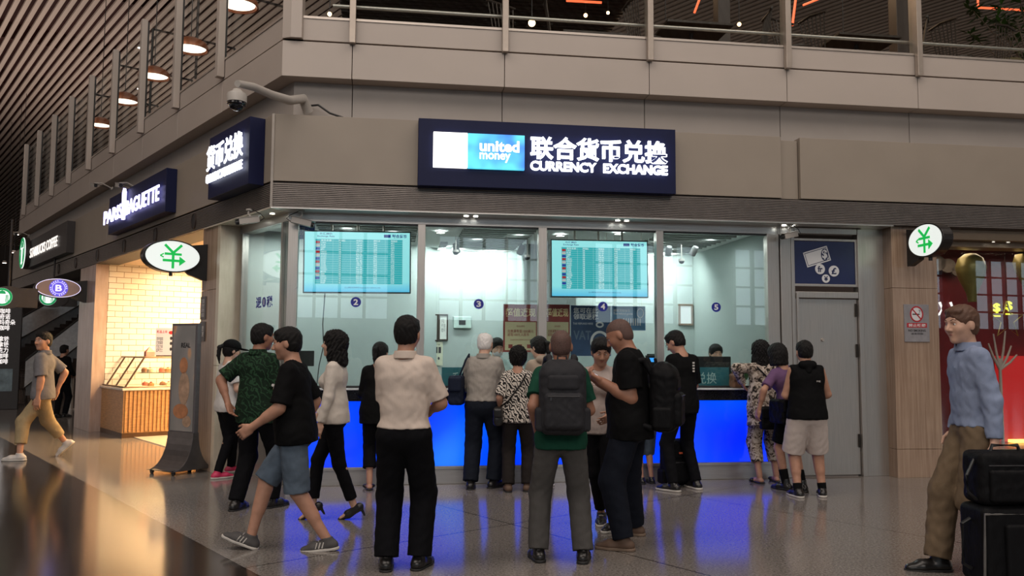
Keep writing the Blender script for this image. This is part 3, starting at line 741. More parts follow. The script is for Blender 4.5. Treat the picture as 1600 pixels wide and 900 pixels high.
# far ends of the concourse: a dark end and, behind the viewer, the tall window wall whose light shows in the glass
mb = MB(); mb.box(-95, 70, 100, 100.5, 0, 16); struct('wall_far', mb, mat('far_wall', (0.06, 0.045, 0.04), 0.8))
M_MULL = mat('window_mullion', (0.06, 0.065, 0.07), 0.5)
M_DAY = emis('dusk_window_pane', (0.62, 0.76, 0.86), 2.0, (0.1, 0.1, 0.1))
mb = MB(); mb.box(-70, 70, -31.0, -30.5, 0, 3.3); mb.box(-70, 70, -31.0, -30.5, 8.7, 15); struct('wall_back', mb, mat('back_wall', (0.10, 0.085, 0.075), 0.8))
wn = 0
for k in range(13):
    x0 = -64.4 + k * 10.2
    wn += 1; w0 = x0; w1 = x0 + 7.4
    mb = MB()
    for j in range(6): mb.box(w0 + j * (w1 - w0 - 0.16) / 5, w0 + j * (w1 - w0 - 0.16) / 5 + 0.16, -30.6, -30.3, 3.3, 8.7)
    for j in range(5): mb.box(w0, w1, -30.55, -30.35, 3.3 + j * 1.31, 3.42 + j * 1.31)
    fr = struct('window_%d' % wn, mb, M_MULL)
    mb = MB(); mb.box(w0, w1, -30.75, -30.7, 3.3, 8.7); obj('pane', mb, M_DAY, fr)
    mb = MB(); mb.box(w1, x0 + 10.2, -31.0, -30.5, 3.3, 8.7); obj('pier', mb, MATS['back_wall'], fr)

# facade: louvre band, beige fascia, recessed wall, white band, kick panel
Z_LB, Z_LT, Z_PT, Z_RT, Z_BT, Z_KT = 3.06, 3.34, 4.10, 4.57, 5.00, 5.25
for side, nm, M in (('F', 'front', FF), ('L', 'left', LF)):
    mb = MB(); strip(mb, side, -0.1, 0.285, Z_LB, Z_LT); struct('trim_1' if side == 'F' else 'trim_2', mb, M_LOUVRE2, M)
    mb = MB(); n = 13; hh = (Z_LT - Z_LB - 0.012) / n
    for i in range(n): strip(mb, side, 0.2, 0.30, Z_LB + 0.006 + i * hh, Z_LB + 0.006 + i * hh + hh * 0.62)
    if side == 'L':
        pass
    struct('trim_3' if side == 'F' else 'trim_4', mb, M_LOUVRE, M)
    mb = MB()
    if side == 'F':
        strip(mb, side, -0.1, 0.30, Z_LT + 0.012, Z_PT, None, 1.70 + 1.72)
        s1, s2 = fp(1221, 260, 0.3)[0], fp(1250, 260, 0.3)[0]
        strip(mb, side, -0.1, 0.30, Z_LT + 0.012, Z_PT, 1.70 + 1.726, s1 - 0.004); strip(mb, side, -0.1, 0.25, Z_LT + 0.012, Z_PT - 0.03, s1 + 0.006, s2 - 0.006); strip(mb, side, -0.1, 0.30, Z_LT + 0.012, Z_PT, s2 + 0.004)
    else:
        for a, b in ((None, 3.4), (3.406, 7.0), (7.006, 10.6), (10.606, LLE)): strip(mb, side, -0.1, 0.30, Z_LT + 0.012, Z_PT, a, b)
    struct('wall_fascia_' + nm, mb, M_PANEL, M, bevel=0.002)
    # recessed wall and white band in panels with open joints
    P0 = 0.66; cuts = [P0 + 1.75 * i for i in range(0, 8)] if side == 'F' else [1.75 + 1.8 * i for i in range(0, 9)]
    mr, mw, mk, ms = MB(), MB(), MB(), MB(); prev = None
    for i, c in enumerate(cuts + [None]):
        a = None if prev is None else prev + 0.004; b = None if c is None else c - 0.004
        strip(mr, side, -0.3, 0.0, Z_PT - 0.05, Z_RT, a, b)
        strip(mw, side, -0.3, 0.2, Z_RT, Z_BT - 0.022, a, b)
        strip(mk, side, -0.3, 0.19, Z_BT, Z_KT, a, b); prev = c
    strip(ms, side, 0.06, 0.20, Z_KT, Z_KT + 0.028)
    struct('wall_recess_' + nm, mr, M_RECESS, M, bevel=0.002); struct('wall_band_' + nm, mw, M_BAND, M, bevel=0.003)
    struct('wall_kick_' + nm, mk, M_BAND, M, bevel=0.002); struct('trim_5' if side == 'F' else 'trim_6', ms, M_SILVER, M)
# silver edge down the corner of the fascia
mb = MB(); mb.prism([(-TM * 0.31 - 0.012, -0.305), (-TM * 0.31 + 0.016, -0.312), (-TM * 0.31 + 0.016, -0.295), (-TM * 0.31 - 0.002, -0.28)], Z_LB, Z_PT); struct('trim_7', mb, M_SILVER, FF)
# upper floor slab
mb = MB(); mb.prism([(0.05, 0.3), (20, 0.3), (20, 16), (-9.3, 16)], 4.72, 5.02); struct('floor_upper', mb, mat('cafe_floor', (0.08, 0.05, 0.035), 0.5), FF)

# soffit and header over the booth glazing
mb = MB(); strip(mb, 'F', -0.25, 0.31, Z_LB - 0.012, Z_LB, None, 7.2); struct('trim_8', mb, M_STEELX, FF)
mb = MB(); strip(mb, 'L', -0.25, 0.31, Z_LB - 0.012, Z_LB, None, 1.95); struct('trim_9', mb, mat('cream_soffit', (0.62, 0.56, 0.46), 0.5), LF)
mb = MB(); strip(mb, 'F', -0.12, 0.03, 2.955, Z_LB - 0.012, None, 6.02); struct('trim_10', mb, M_STEELX, FF)
mb = MB(); strip(mb, 'L', -0.12, 0.03, 2.955, Z_LB - 0.012, None, 1.5); struct('trim_11', mb, M_STEELX, LF)
S = lambda x: fp(x, 500, 0.03)[0]
ZG0, ZG1 = 1.10, 2.955
# glazing: steel mullions with panes between
wn = 13
mull = [(447, 463), (651, 663), (841, 854), (1026, 1037), (1200, 1213)]
sm = [(S(a), S(b)) for a, b in mull]
for i, (a, b) in enumerate(sm):
    mb = MB(); mb.box(a, b, -0.045, 0.06, 1.0, ZG1); struct('trim_%d' % (12 + i), mb, M_STEEL, FF, bevel=0.003)
for i in range(4):
    wn += 1; mb = MB(); mb.box(sm[i][1], sm[i + 1][0], 0.0, 0.012, ZG0, ZG1); w = struct('window_%d' % wn, mb, M_GLASS, FF)
    mb = MB(); mb.box(sm[i][1], sm[i + 1][0], -0.012, 0.03, ZG1 - 0.02, ZG1 + 0.001); mb.box(sm[i][1], sm[i + 1][0], -0.012, 0.03, ZG0 - 0.03, ZG0); obj('frame', mb, M_BLACK, w)
tl0, tl1 = -lp(443, 500, 0.0)[0], -lp(379, 500, 0.0)[0]
mb = MB(); mb.box(-tl1, -tl0 - 0.02, 0.0, 0.012, 0.9, ZG1); w = struct('window_18', mb, M_GLASS, LF)
mb = MB(); mb.box(-tl1 - 0.03, -tl1, -0.03, 0.05, 0, ZG1); mb.box(-tl0 - 0.06, -tl0 - 0.02, -0.03, 0.05, 0, ZG1); mb.box(-tl1, -tl0, -0.04, 0.05, 0.84, 0.9); obj('frame', mb, M_STEEL, w)
mb = MB(); mb.box(-tl1, -tl0 + 0.03, 0.0, 0.06, 0.0, 0.84); struct('wall_booth_left', mb, M_STEEL, LF)
# steel posts right of the glass, door with frame, steel panel
sx = [S(x) for x in (1213, 1237, 1341, 1384)]
mb = MB(); mb.box(sx[0], sx[0] + 0.05, -0.03, 0.08, 0, Z_LB); mb.box(sx[0] + 0.06, sx[1] - 0.005, -0.05, 0.08, 0, Z_LB); struct('trim_17', mb, M_STEEL, FF, bevel=0.004)
mb = MB(); mb.box(sx[2] + 0.07, sx[3] + 0.2, -0.02, 0.08, 0, Z_LB); struct('wall_steel_right', mb, M_STEEL, FF, bevel=0.003)
dz = 2.21; d0, d1 = sx[1] + 0.05, sx[2]
mb = MB(); mb.box(d0, d1, -0.005, 0.05, 0.02, dz - 0.045); dr = struct('door_1', mb, M_STEEL, FF, bevel=0.003)
mb = MB(); mb.box(sx[1], d0 - 0.006, -0.05, 0.07, 0, Z_LB - 0.02); mb.box(d1 + 0.006, d1 + 0.066, -0.05, 0.07, 0, Z_LB - 0.02); mb.box(d0, d1, -0.05, 0.07, dz - 0.035, dz + 0.04); mb.box(d0, d1, -0.05, 0.07, Z_LB - 0.09, Z_LB - 0.02)
mb.box(d0 + 0.0, d0 + 0.028, -0.075, -0.05, 0, dz + 0.02); obj('door_frame', mb, M_STEEL, dr, bevel=0.003)
for z in (0.35, 1.45, 1.95): mb = MB(); mb.tube([(d1 - 0.02, -0.02, z), (d1 - 0.02, -0.02, z + 0.16)], 0.012, 8); obj('hinge', mb, mat('dark_hinge', (0.04, 0.035, 0.03), 0.4, 0.8), dr, smooth=True)
mb = MB(); mb.lathe([(0, -0.02), (0.018, -0.02), (0.022, -0.006), (0.022, 0.0)], (d0 + 0.36, -0.005, 1.66), 20, Matrix.Rotation(R(-90), 4, 'X')); obj('lock_cylinder', mb, M_SILVER, dr, smooth=True)
# stone pillars
def travertine(name, c1, c2, sc=1.0):
    m, nt, b = new_mat(name); v = coords(nt, (34 * sc, 34 * sc, 1.1)); n = N(nt, 'ShaderNodeTexNoise', inp={'Scale': 1.0, 'Detail': 6.0, 'Roughness': 0.65}); nt.links.new(v, n.inputs['Vector'])
    v2 = coords(nt, (2, 2, 2)); n2 = N(nt, 'ShaderNodeTexNoise', inp={'Scale': 1.5, 'Detail': 5.0}); nt.links.new(v2, n2.inputs['Vector'])
    a = N(nt, 'ShaderNodeMix', data_type='RGBA', blend_type='MULTIPLY'); a.inputs[0].default_value = 0.5
    nt.links.new(ramp(nt, n.outputs['Fac'], [(0.28, c1), (0.72, c2)]), a.inputs[6]); nt.links.new(ramp(nt, n2.outputs['Fac'], [(0.3, (0.7, 0.68, 0.66)), (0.7, (1, 1, 1))]), a.inputs[7])
    nt.links.new(a.outputs[2], b.inputs['Base Color']); b.inputs['Roughness'].default_value = 0.22; return m
M_TRAV = travertine('travertine', (0.27, 0.175, 0.12), (0.45, 0.325, 0.235))
M_MARB = travertine('pale_marble', (0.50, 0.42, 0.32), (0.70, 0.62, 0.50), 0.2)
s1, s2 = fp(1399, 600, 0.2)[0], fp(1470, 600, 0.2)[0]
mb = MB()
for z0, z1 in ((0, 0.34), (0.344, 2.30), (2.304, Z_LB)): mb.box(s1, s2, -0.2, 0.3, z0, z1)
struct('wall_pillar_right', mb, M_TRAV, FF, bevel=0.002)
t1, t2 = -lp(337, 600, 0.28)[0], -lp(310, 600, 0.28)[0]
mb = MB(); mb.box(-t2, -t1 - 0.10, -0.28, 0.045, 0, 2.25); mb.box(-t2, -t1 - 0.10, -0.28, 0.045, 2.254, Z_LB); struct('wall_pillar_left', mb, M_TRAV, LF, bevel=0.002)
mb = MB(); mb.box(-t1 - 0.10, -t1, -0.28, 0.03, 0, 1.3); mb.box(-t1 - 0.10, -t1, -0.28, 0.03, 1.304, Z_LB); struct('wall_marble_return', mb, M_MARB, LF, bevel=0.002)
u1, u2, u3 = -lp(163, 600, 0.28)[0], -lp(142, 600, 0.28)[0], -lp(118, 600, 0.28)[0]
M_PINKM = travertine('rosy_marble', (0.36, 0.25, 0.21), (0.52, 0.40, 0.34), 0.3)
mb = MB(); mb.box(-u3, -u2, -0.28, -0.06, 0, Z_LB); struct('wall_pillar_bakery', mb, M_PINKM, LF, bevel=0.003)

# booth room behind the glass
BD = 2.7
mb = MB(); mb.box(1.6, sx[0] + 0.06, BD, BD + 0.1, 0, 3.12); struct('wall_booth_back', mb, M_BOOTHW, FF)
mb = MB(); mb.box(sx[0] - 0.02, sx[0] + 0.06, 0.1, BD, 0, 3.12); struct('wall_booth_right', mb, M_BOOTHW, FF)
mb = MB(); mb.box(-tl1 - 0.10, -tl1 - 0.03, 0.05, 3.25, 0, 3.12); struct('wall_booth_side', mb, M_BOOTHW, LF)
mb = MB(); mb.prism([(0.06, 0.06), (sx[0], 0.06), (sx[0], BD), (1.9, BD), (-0.62, 1.18)], 3.02, 3.12); struct('ceiling_booth', mb, M_CEILW, FF)
# white slatted grille hanging under the booth ceiling
mb = MB()
for i in range(14):
    for a, b in ((0.25 if i < 9 else 1.8, 1.45 if i < 9 else 1.9), (2.0, 2.9), (4.5, 5.5)): mb.box(a, b, 0.25 + i * 0.17, 0.29 + i * 0.17, 2.965, 3.0)
struct('ceiling_grille', mb, mat('grille_metal', (0.35, 0.36, 0.35), 0.4, 0.5), FF)
# column box inside the booth
mb = MB(); mb.box(3.0, 3.75, 1.95, BD, 0, 3.02); struct('wall_booth_column', mb, M_BOOTHW, FF)
# bakery shell
def brick_mat():
    m, nt, b = new_mat('white_glazed_brick'); v = coords(nt)
    sp = N(nt, 'ShaderNodeSeparateXYZ'); cb = N(nt, 'ShaderNodeCombineXYZ'); nt.links.new(v, sp.inputs[0])
    ad = N(nt, 'ShaderNodeMath', operation='ADD'); nt.links.new(sp.outputs[0], ad.inputs[0]); nt.links.new(sp.outputs[1], ad.inputs[1])
    nt.links.new(ad.outputs[0], cb.inputs[0]); nt.links.new(sp.outputs[2], cb.inputs[1])
    br = N(nt, 'ShaderNodeTexBrick', inp={'Scale': 1.0, 'Mortar Size': 0.006, 'Brick Width': 0.26, 'Row Height': 0.105, 'Color1': c4((0.72, 0.66, 0.58)), 'Color2': c4((0.78, 0.72, 0.64)), 'Mortar': c4((0.34, 0.25, 0.18))})
    nt.links.new(cb.outputs[0], br.inputs['Vector']); nt.links.new(br.outputs['Color'], b.inputs['Base Color']); b.inputs['Roughness'].default_value = 0.25
    bp = N(nt, 'ShaderNodeBump', inp={'Strength': 0.4, 'Distance': 0.004}); bp.invert = True; nt.links.new(br.outputs['Fac'], bp.inputs['Height']); nt.links.new(bp.outputs[0], b.inputs['Normal']); return m
M_BRICK = brick_mat()
mb = MB(); mb.box(-9.5, -t2, 4.9, 5.0, 0, 3.1); struct('wall_bakery_back', mb, M_BRICK, LF)
mb = MB(); mb.box(-t2 - 0.0, -t2 + 0.08, 0.05, 4.9, 0, 3.1); struct('wall_bakery_right', mb, M_BRICK, LF)
mb = MB(); mb.box(-u2 - 0.1, -u2, -0.055, 4.9, 0, 3.1); struct('wall_bakery_left', mb, M_BRICK, LF)
mb = MB(); mb.box(-u2, -t2, -0.1, 4.9, 3.08, 3.16); struct('ceiling_bakery', mb, mat('bakery_ceiling', (0.60, 0.46, 0.34), 0.6), LF)
mb = MB(); mb.box(-u2, -t2, 0.1, 4.9, 0.0, 0.012); struct('floor_bakery', mb, mat('bakery_floor', (0.50, 0.44, 0.36), 0.25, var=0.05), LF)
# right-hand shop: header, red display window
M_HEAD = mat('bronze_header', (0.26, 0.19, 0.13), 0.4, 0.3, var=0.05)
mb = MB(); mb.box(s2, LFR, -0.15, 0.3, 2.93, Z_LB); mb.box(s2, LFR, 0.0, 0.3, 2.86, 2.93); struct('trim_18', mb, M_HEAD, FF, bevel=0.004)
M_RED = mat('deep_red_display', (0.18, 0.007, 0.012), 0.5, var=0.25, scale=2)
mb = MB(); mb.box(s2, LFR, 0.9, 1.0, 0, 3.05); struct('wall_display_back', mb, M_RED, FF)
mb = MB(); mb.box(s2, LFR, 0.05, 0.9, 0.0, 0.30); struct('wall_display_plinth', mb, mat('plinth_gold', (0.45, 0.28, 0.08), 0.3, 0.6), FF)
mb = MB(); mb.box(s2, s2 + 2.2, 0.02, 0.03, 0.0, 2.86); w = struct('window_19', mb, M_GLASS, FF)
mb = MB(); mb.box(s2 + 2.206, LFR, 0.02, 0.03, 0.0, 2.86); w = struct('window_20', mb, M_GLASS, FF)
# dark passage with escalators beyond the bakery
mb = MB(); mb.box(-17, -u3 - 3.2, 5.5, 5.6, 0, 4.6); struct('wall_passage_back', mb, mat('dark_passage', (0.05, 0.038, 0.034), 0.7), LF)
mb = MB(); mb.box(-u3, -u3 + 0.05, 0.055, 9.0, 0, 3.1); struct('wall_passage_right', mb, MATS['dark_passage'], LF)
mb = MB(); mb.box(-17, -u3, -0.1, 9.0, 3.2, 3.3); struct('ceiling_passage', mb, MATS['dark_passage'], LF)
# back wall of the upper cafe and its dark canopy
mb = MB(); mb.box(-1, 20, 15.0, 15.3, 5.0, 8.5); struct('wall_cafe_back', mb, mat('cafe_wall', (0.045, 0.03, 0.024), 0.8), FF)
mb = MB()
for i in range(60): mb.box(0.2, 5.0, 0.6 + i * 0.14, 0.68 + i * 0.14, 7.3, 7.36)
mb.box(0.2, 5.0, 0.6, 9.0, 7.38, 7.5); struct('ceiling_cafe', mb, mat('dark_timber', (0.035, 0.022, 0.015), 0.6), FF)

# ------------------------------------------------------------------ signs
M_NAVY = mat('navy_sign_face', (0.007, 0.010, 0.045), 0.5, var=0.05, spec=0.2)
E_WHITE = emis('lit_white_letters', (0.84, 0.88, 1.0), 2.8, (0.9, 0.9, 0.9))
E_SOFTW = emis('lit_white_panel', (1.0, 0.97, 0.92), 2.2)
def sgn(name, label, cat, M, box_, y0, y1, face, group=None):
    """a board given by x0,x1,z0,z1 on a facade; origin at its lower left"""
    x0, x1, z0, z1 = box_
    t = thing(name, label, cat, at(M, x0, -y0, z0), group)
    mb = MB(); mb.box(0, x1 - x0, y0 - y1, 0, 0, z1 - z0); obj('board', mb, face, t, bevel=0.004)
    return t, x1 - x0, z1 - z0, y0 - y1
# the long sign over the counters
t, w, h, yf = sgn('shop_sign', 'long navy sign reading CURRENCY EXCHANGE over the booth windows', 'sign', FF, (1.415, 4.39, 3.325, 4.085), 0.302, 0.45, M_NAVY)
M_FRAMEO = emis('amber_edge', (1.0, 0.55, 0.2), 0.8)
mb = MB(); mb.box(0.165, 0.545, yf - 0.05, yf, 0.205, 0.60); obj('light_panel', mb, E_SOFTW, t, bevel=0.004)
def lightbox_mat():
    m, nt, b = new_mat('blue_light_panel'); v = coords(nt); g = N(nt, 'ShaderNodeTexNoise', inp={'Scale': 3.0}); nt.links.new(v, g.inputs['Vector'])
    c = ramp(nt, g.outputs['Fac'], [(0.35, (0.03, 0.20, 0.75)), (0.6, (0.10, 0.65, 0.72))]); nt.links.new(c, b.inputs['Emission Color']); b.inputs['Emission Strength'].default_value = 1.4
    b.inputs['Base Color'].default_value = (0.05, 0.1, 0.3, 1); return m
mb = MB(); mb.box(0.55, 1.19, yf - 0.045, yf, 0.205, 0.60); lb = obj('light_panel', mb, lightbox_mat(), t, bevel=0.004)
text('lettering', 'united', E_SOFTW, lb, 0.68, 1.13, 0.40, 0.53, yf - 0.046, 0.004, 0.03)
text('lettering', 'money', E_SOFTW, lb, 0.68, 1.03, 0.28, 0.385, yf - 0.046, 0.004, 0.02)
text('lettering', '联合货币兑换', E_WHITE, t, 1.255, 2.86, 0.335, 0.60, yf - 0.03, 0.03, 0.022)
text('lettering', 'CURRENCY', E_WHITE, t, 1.255, 2.02, 0.205, 0.315, yf - 0.03, 0.03, 0.03); text('lettering', 'EXCHANGE', E_WHITE, t, 2.10, 2.86, 0.205, 0.315, yf - 0.03, 0.03, 0.03)
# the same firm's sign on the left facade
x0, z0 = lp(326, 309, 0.47); x1, z1 = lp(391, 190, 0.47)
t, w, h, yf = sgn('shop_sign', 'square navy sign with white Chinese letters at the booth corner', 'sign', LF, (x0, x1 + 0.02, 3.33, 4.09), 0.302, 0.48, M_NAVY)
text('lettering', '货币兑换', E_WHITE, t, 0.03, w - 0.10, 0.33, 0.63, yf - 0.03, 0.015, 0.008)
text('lettering', 'CURRENCY EXCHANGE', E_WHITE, t, 0.03, w - 0.10, 0.18, 0.285, yf - 0.03, 0.015, 0.012)
# bakery sign
x0, _ = lp(170, 340, 0.45); x1, _ = lp(259, 300, 0.45)
t, w, h, yf = sgn('shop_sign', 'navy sign with glowing blue-white letters above the bakery', 'sign', LF, (x0, x1, 3.42, 4.04), 0.302, 0.45, M_NAVY)
E_BLUEW = emis('lit_violet_white_letters', (0.50, 0.48, 1.0), 3.4, (0.9, 0.9, 0.9))
text('lettering', 'PARIS', E_BLUEW, t, -0.12, w * 0.33, 0.17, 0.40, yf - 0.04, 0.015, 0.012)
text('lettering', 'BAGUETTE', E_BLUEW, t, w * 0.40, w - 0.15, 0.17, 0.40, yf - 0.04, 0.015, 0.012)
mb = MB(); mb.slab([(w * 0.35, 0.12), (w * 0.375, 0.12), (w * 0.385, 0.55), (w * 0.365, 0.62), (w * 0.345, 0.55)], yf - 0.07, yf - 0.03); obj('emblem', mb, E_BLUEW, t)
# coffee shop sign with round emblem
x0, _ = lp(40, 400, 0.45); x1, _ = lp(104, 370, 0.45)
M_DARKB = mat('dark_sign_face', (0.025, 0.020, 0.020), 0.5)
t, w, h, yf = sgn('shop_sign', 'dark sign with white coffee lettering at the far left of the facade', 'sign', LF, (x0, x1, 3.42, 4.06), 0.302, 0.45, M_DARKB)
E_CREAM = emis('lit_cream_letters', (1.0, 0.93, 0.86), 1.1)
text('lettering', 'STARBUCKS COFFEE', E_CREAM, t, 0.75, w - 0.75, 0.20, 0.42, yf - 0.02, 0.012, 0.004)
M_GRN = emis('lit_green', (0.0, 0.32, 0.10), 0.7, (0.0, 0.2, 0.06)); M_LEDW = emis('lit_white_disc', (0.92, 1.0, 0.95), 1.1)
def coffee_emblem(parent, cx, cz, rx, rz, y):
    mb = MB(); mb.ellipse(cx, cz, rx, rz, y - 0.02, y); obj('emblem_disc', mb, M_LEDW, parent)
    mb = MB(); mb.ring(cx, cz, rx * 0.99, rz * 0.99, rx * 0.24, y - 0.026, y - 0.02)
    mb.slab([(cx - rx * 0.35, cz + rz * 0.35), (cx + rx * 0.35, cz + rz * 0.35), (cx + rx * 0.28, cz + rz * 0.62), (cx, cz + rz * 0.75), (cx - rx * 0.28, cz + rz * 0.62)], y - 0.026, y - 0.02)
    for s in (-1, 1):
        for k in range(3): mb.slab([(cx + s * rx * (0.3 + 0.13 * k), cz - rz * 0.6), (cx + s * rx * (0.36 + 0.13 * k), cz - rz * 0.55), (cx + s * rx * (0.42 + 0.08 * k), cz + rz * 0.25), (cx + s * rx * (0.36 + 0.08 * k), cz + rz * 0.25)], y - 0.026, y - 0.02)
    obj('emblem_ring', mb, M_GRN, parent)
mb = MB(); mb.ellipse(0.28, 0.36, 0.36, 0.38, yf - 0.10, yf); obj('emblem_drum', mb, M_DARKB, t)
coffee_emblem(t, 0.28, 0.36, 0.35, 0.37, yf - 0.10)

# blade signs, standing out from the pillars at right angles to the facade
def yen_face(t, rx, rz, y, green, faint=False):
    mb = MB(); mb.slab([(-0.055, 0.0 + 0.03), (0.0, 0.03 - 0.05), (0.02, -0.03), (-0.03, 0.05)], y - 0.006, y)
    mb = MB(); s = rz / 0.2
    def bar(x0, z0, x1, z1, w=0.02):
        d = Vector((x1 - x0, 0, z1 - z0)).normalized(); n = Vector((-d.z, 0, d.x)) * w * s / 2
        mb.slab([(x0 * s + n.x, z0 * s + n.z), (x0 * s - n.x, z0 * s - n.z), (x1 * s - n.x, z1 * s - n.z), (x1 * s + n.x, z1 * s + n.z)], y - 0.008, y)
    bar(-0.10, 0.135, 0.0, 0.04, 0.030); bar(0.10, 0.14, 0.0, 0.04, 0.030); bar(0, 0.05, 0, -0.15, 0.030); bar(-0.10, 0.025, 0.10, 0.025, 0.028); bar(-0.12, -0.055, 0.10, -0.055, 0.030)
    mb.slab([(0.075 * s, 0.0), (0.15 * s, -0.055 * s), (0.075 * s, -0.115 * s)], y - 0.008, y)
    bar(-0.15, 0.0, -0.11, 0.025, 0.014); bar(-0.15, 0.0, -0.11, -0.02, 0.014)
    obj('currency_symbol', mb, green, t)
E_GREEN = emis('lit_green_symbol', (0.01, 0.42, 0.07), 0.9, (0.0, 0.3, 0.05)); E_FACE = emis('lit_sign_face', (0.90, 0.95, 0.90), 0.85)
M_RIM = mat('dark_sign_rim', (0.035, 0.032, 0.032), 0.35, 0.5)
def blade_sign(label, M, xs, oc, zc, rx, rz, wall_o, face_dir, kind, th=0.13):
    """face_dir -1: the face the viewer sees looks to the facade's left end (-x), +1: to its right end"""
    t = thing('projecting_sign', label, 'sign', M @ Matrix.Translation((xs, -oc, zc)) @ Matrix.Rotation(R(-90 if face_dir < 0 else 90), 4, 'Z'))
    inward = -1 if face_dir < 0 else 1        # own x that points to the wall
    mb = MB(); mb.ellipse(0, 0, rx, rz, -th / 2, th / 2); obj('housing', mb, M_RIM, t, bevel=0.006)
    mb = MB(); mb.ellipse(0, 0, rx * 0.92, rz * 0.92, -th / 2 - 0.004, -th / 2); obj('face', mb, {'yen': E_FACE, 'b': emis('lit_grey_face', (0.30, 0.20, 0.18), 0.25, (0.16, 0.11, 0.10)), 'coffee': M_RIM}[kind], t)
    mb = MB(); wl = abs(oc - wall_o); x0 = inward * rx * 0.45; x1 = inward * wl
    mb.slab([(x0, rz * 0.7), (x1, rz * 0.92), (x1, -rz * 1.35), (x1 - inward * 0.05, -rz * 1.35), (x1 - inward * 0.22, -rz * 1.05), (x0, -rz * 0.8)], -th / 2 + 0.03, th / 2 - 0.03); obj('bracket', mb, M_BLACK, t)
    mb = MB(); mb.tube([(0, 0, -rz), (0, 0, -rz - 0.04)], 0.022, 10); obj('bolt', mb, M_RIM, t)
    if kind == 'yen': yen_face(t, rx, rz, -th / 2 - 0.004, E_GREEN)
    if kind == 'b':
        y = -th / 2 - 0.004; eb = emis('lit_blue_disc', (0.10, 0.07, 0.62), 1.0, (0.05, 0.05, 0.4)); ew = emis('lit_pale_letters', (0.75, 0.72, 1.0), 1.2)
        mb = MB(); mb.ellipse(0, 0, rz * 0.85, rz * 0.85, y - 0.004, y); obj('blue_disc', mb, eb, t)
        mb = MB(); mb.ring(0, 0, rz * 0.60, rz * 0.60, 0.008, y - 0.008, y - 0.004)
        for k in range(22):
            a = 2 * math.pi * k / 22; c, s_ = math.cos(a), math.sin(a)
            if k % 11 not in (5, 10): mb.box(rz * 0.72 * c - 0.008, rz * 0.72 * c + 0.008, y - 0.008, y - 0.004, rz * 0.72 * s_ - 0.010, rz * 0.72 * s_ + 0.010)
        mb.ring(0, 0, rx * 0.93, rz * 0.93, 0.010, y - 0.004, y + 0.001); obj('ring_lettering', mb, ew, t)
        text('lettering', 'B', ew, t, -0.055, 0.055, -0.06, 0.06, y - 0.004, 0.004, 0.03)
    if kind == 'coffee': coffee_emblem(t, -inward * rx * 0.15, 0, rz * 0.86, rz * 0.86, -th / 2 - 0.002)
    return t

# ------------------------------------------------------------------ ceiling-hung cameras
M_CAMW = mat('camera_white', (0.42, 0.39, 0.36), 0.4, var=0.04)
def bullet_camera(label, M, x, y, z, az, tilt=8, drop=0.13, mount='up'):
    t = thing('security_camera', label, 'camera', M @ Matrix.Translation((x, y, z)) @ Matrix.Rotation(R(az), 4, 'Z'))
    Mt = Matrix.Translation((0, 0, -drop)) @ Matrix.Rotation(R(tilt), 4, 'Y')
    mb = MB(); mb.box(-0.11, 0.11, -0.035, 0.035, -0.03, 0.035, Mt); mb.box(-0.13, 0.15, -0.042, 0.042, 0.036, 0.042, Mt); obj('housing', mb, M_CAMW, t, bevel=0.006)
    mb = MB(); mb.lathe([(0, 0), (0.026, 0), (0.03, 0.02), (0.03, 0.035)], (0, 0, 0), 16, Mt @ Matrix.Translation((0.145, 0, 0)) @ Matrix.Rotation(R(-90), 4, 'Y')); obj('lens', mb, M_BLACK, t, smooth=True)
    mb = MB()
    if mount == 'up': mb.tube([(0, 0, 0), (0.01, 0, -drop * 0.4), (-0.03, 0, -drop + 0.03)], 0.011, 8); mb.tube([(0, 0, 0), (0, 0, -0.015)], 0.035, 14)
    else: mb.tube([(0, 0.30, -drop - 0.02), (0, 0.12, -drop + 0.06), (0, 0.0, -drop + 0.04)], 0.011, 8); mb.tube([(0, 0.30, -drop - 0.02), (0, 0.285, -drop - 0.015)], 0.035, 14)
    obj('bracket', mb, M_CAMW, t, smooth=True)
    mb = MB(); mb.tube([(-0.11, 0, -drop), (-0.16, 0.02, -drop + 0.04), (-0.12, 0.03, -0.05), (-0.02, 0.03, 0.0)] if mount == 'up' else [(-0.11, 0, -drop), (-0.15, 0.1, -drop + 0.05), (-0.08, 0.28, -drop)], 0.005, 6); obj('cable', mb, M_BLACK, t, smooth=True)
    return t
# dome camera on a swan-neck arm at the corner, its foot on the recessed wall
dx, dzz = fp(462, 178, -0.0); 
t = thing('dome_camera', 'large white dome camera on a swan-neck arm above the corner sign', 'camera', frame(0, Vector((0, 0, 0))))
Pd = Vector((0, 0, EYE)) + pray(370, 160) * (7.95 / pray(370, 160).y); Pw = FF @ Vector((0.18, -0.06, 4.30))
t.matrix_world = Matrix.Translation(Pw)
D = Pd - Pw
mb = MB(); mb.tube([(0, -0.03, -0.10), (D.x * 0.10, D.y * 0.10, 0.02), (D.x * 0.3, D.y * 0.3, D.z * 0.55 + 0.13), (D.x * 0.55, D.y * 0.55, D.z * 0.9 + 0.22), (D.x * 0.8, D.y * 0.8, D.z + 0.24), (D.x * 1.0, D.y * 1.0, D.z + 0.19)], [0.06, 0.055, 0.05, 0.045, 0.04, 0.035], 14); obj('arm', mb, M_CAMW, t, smooth=True)
mb = MB(); mb.lathe([(0, 0.13), (0.04, 0.13), (0.05, 0.11), (0.088, 0.09), (0.095, 0.07), (0.095, -0.0), (0.08, -0.005), (0, -0.005)], D, 32); obj('housing', mb, M_CAMW, t, smooth=True)
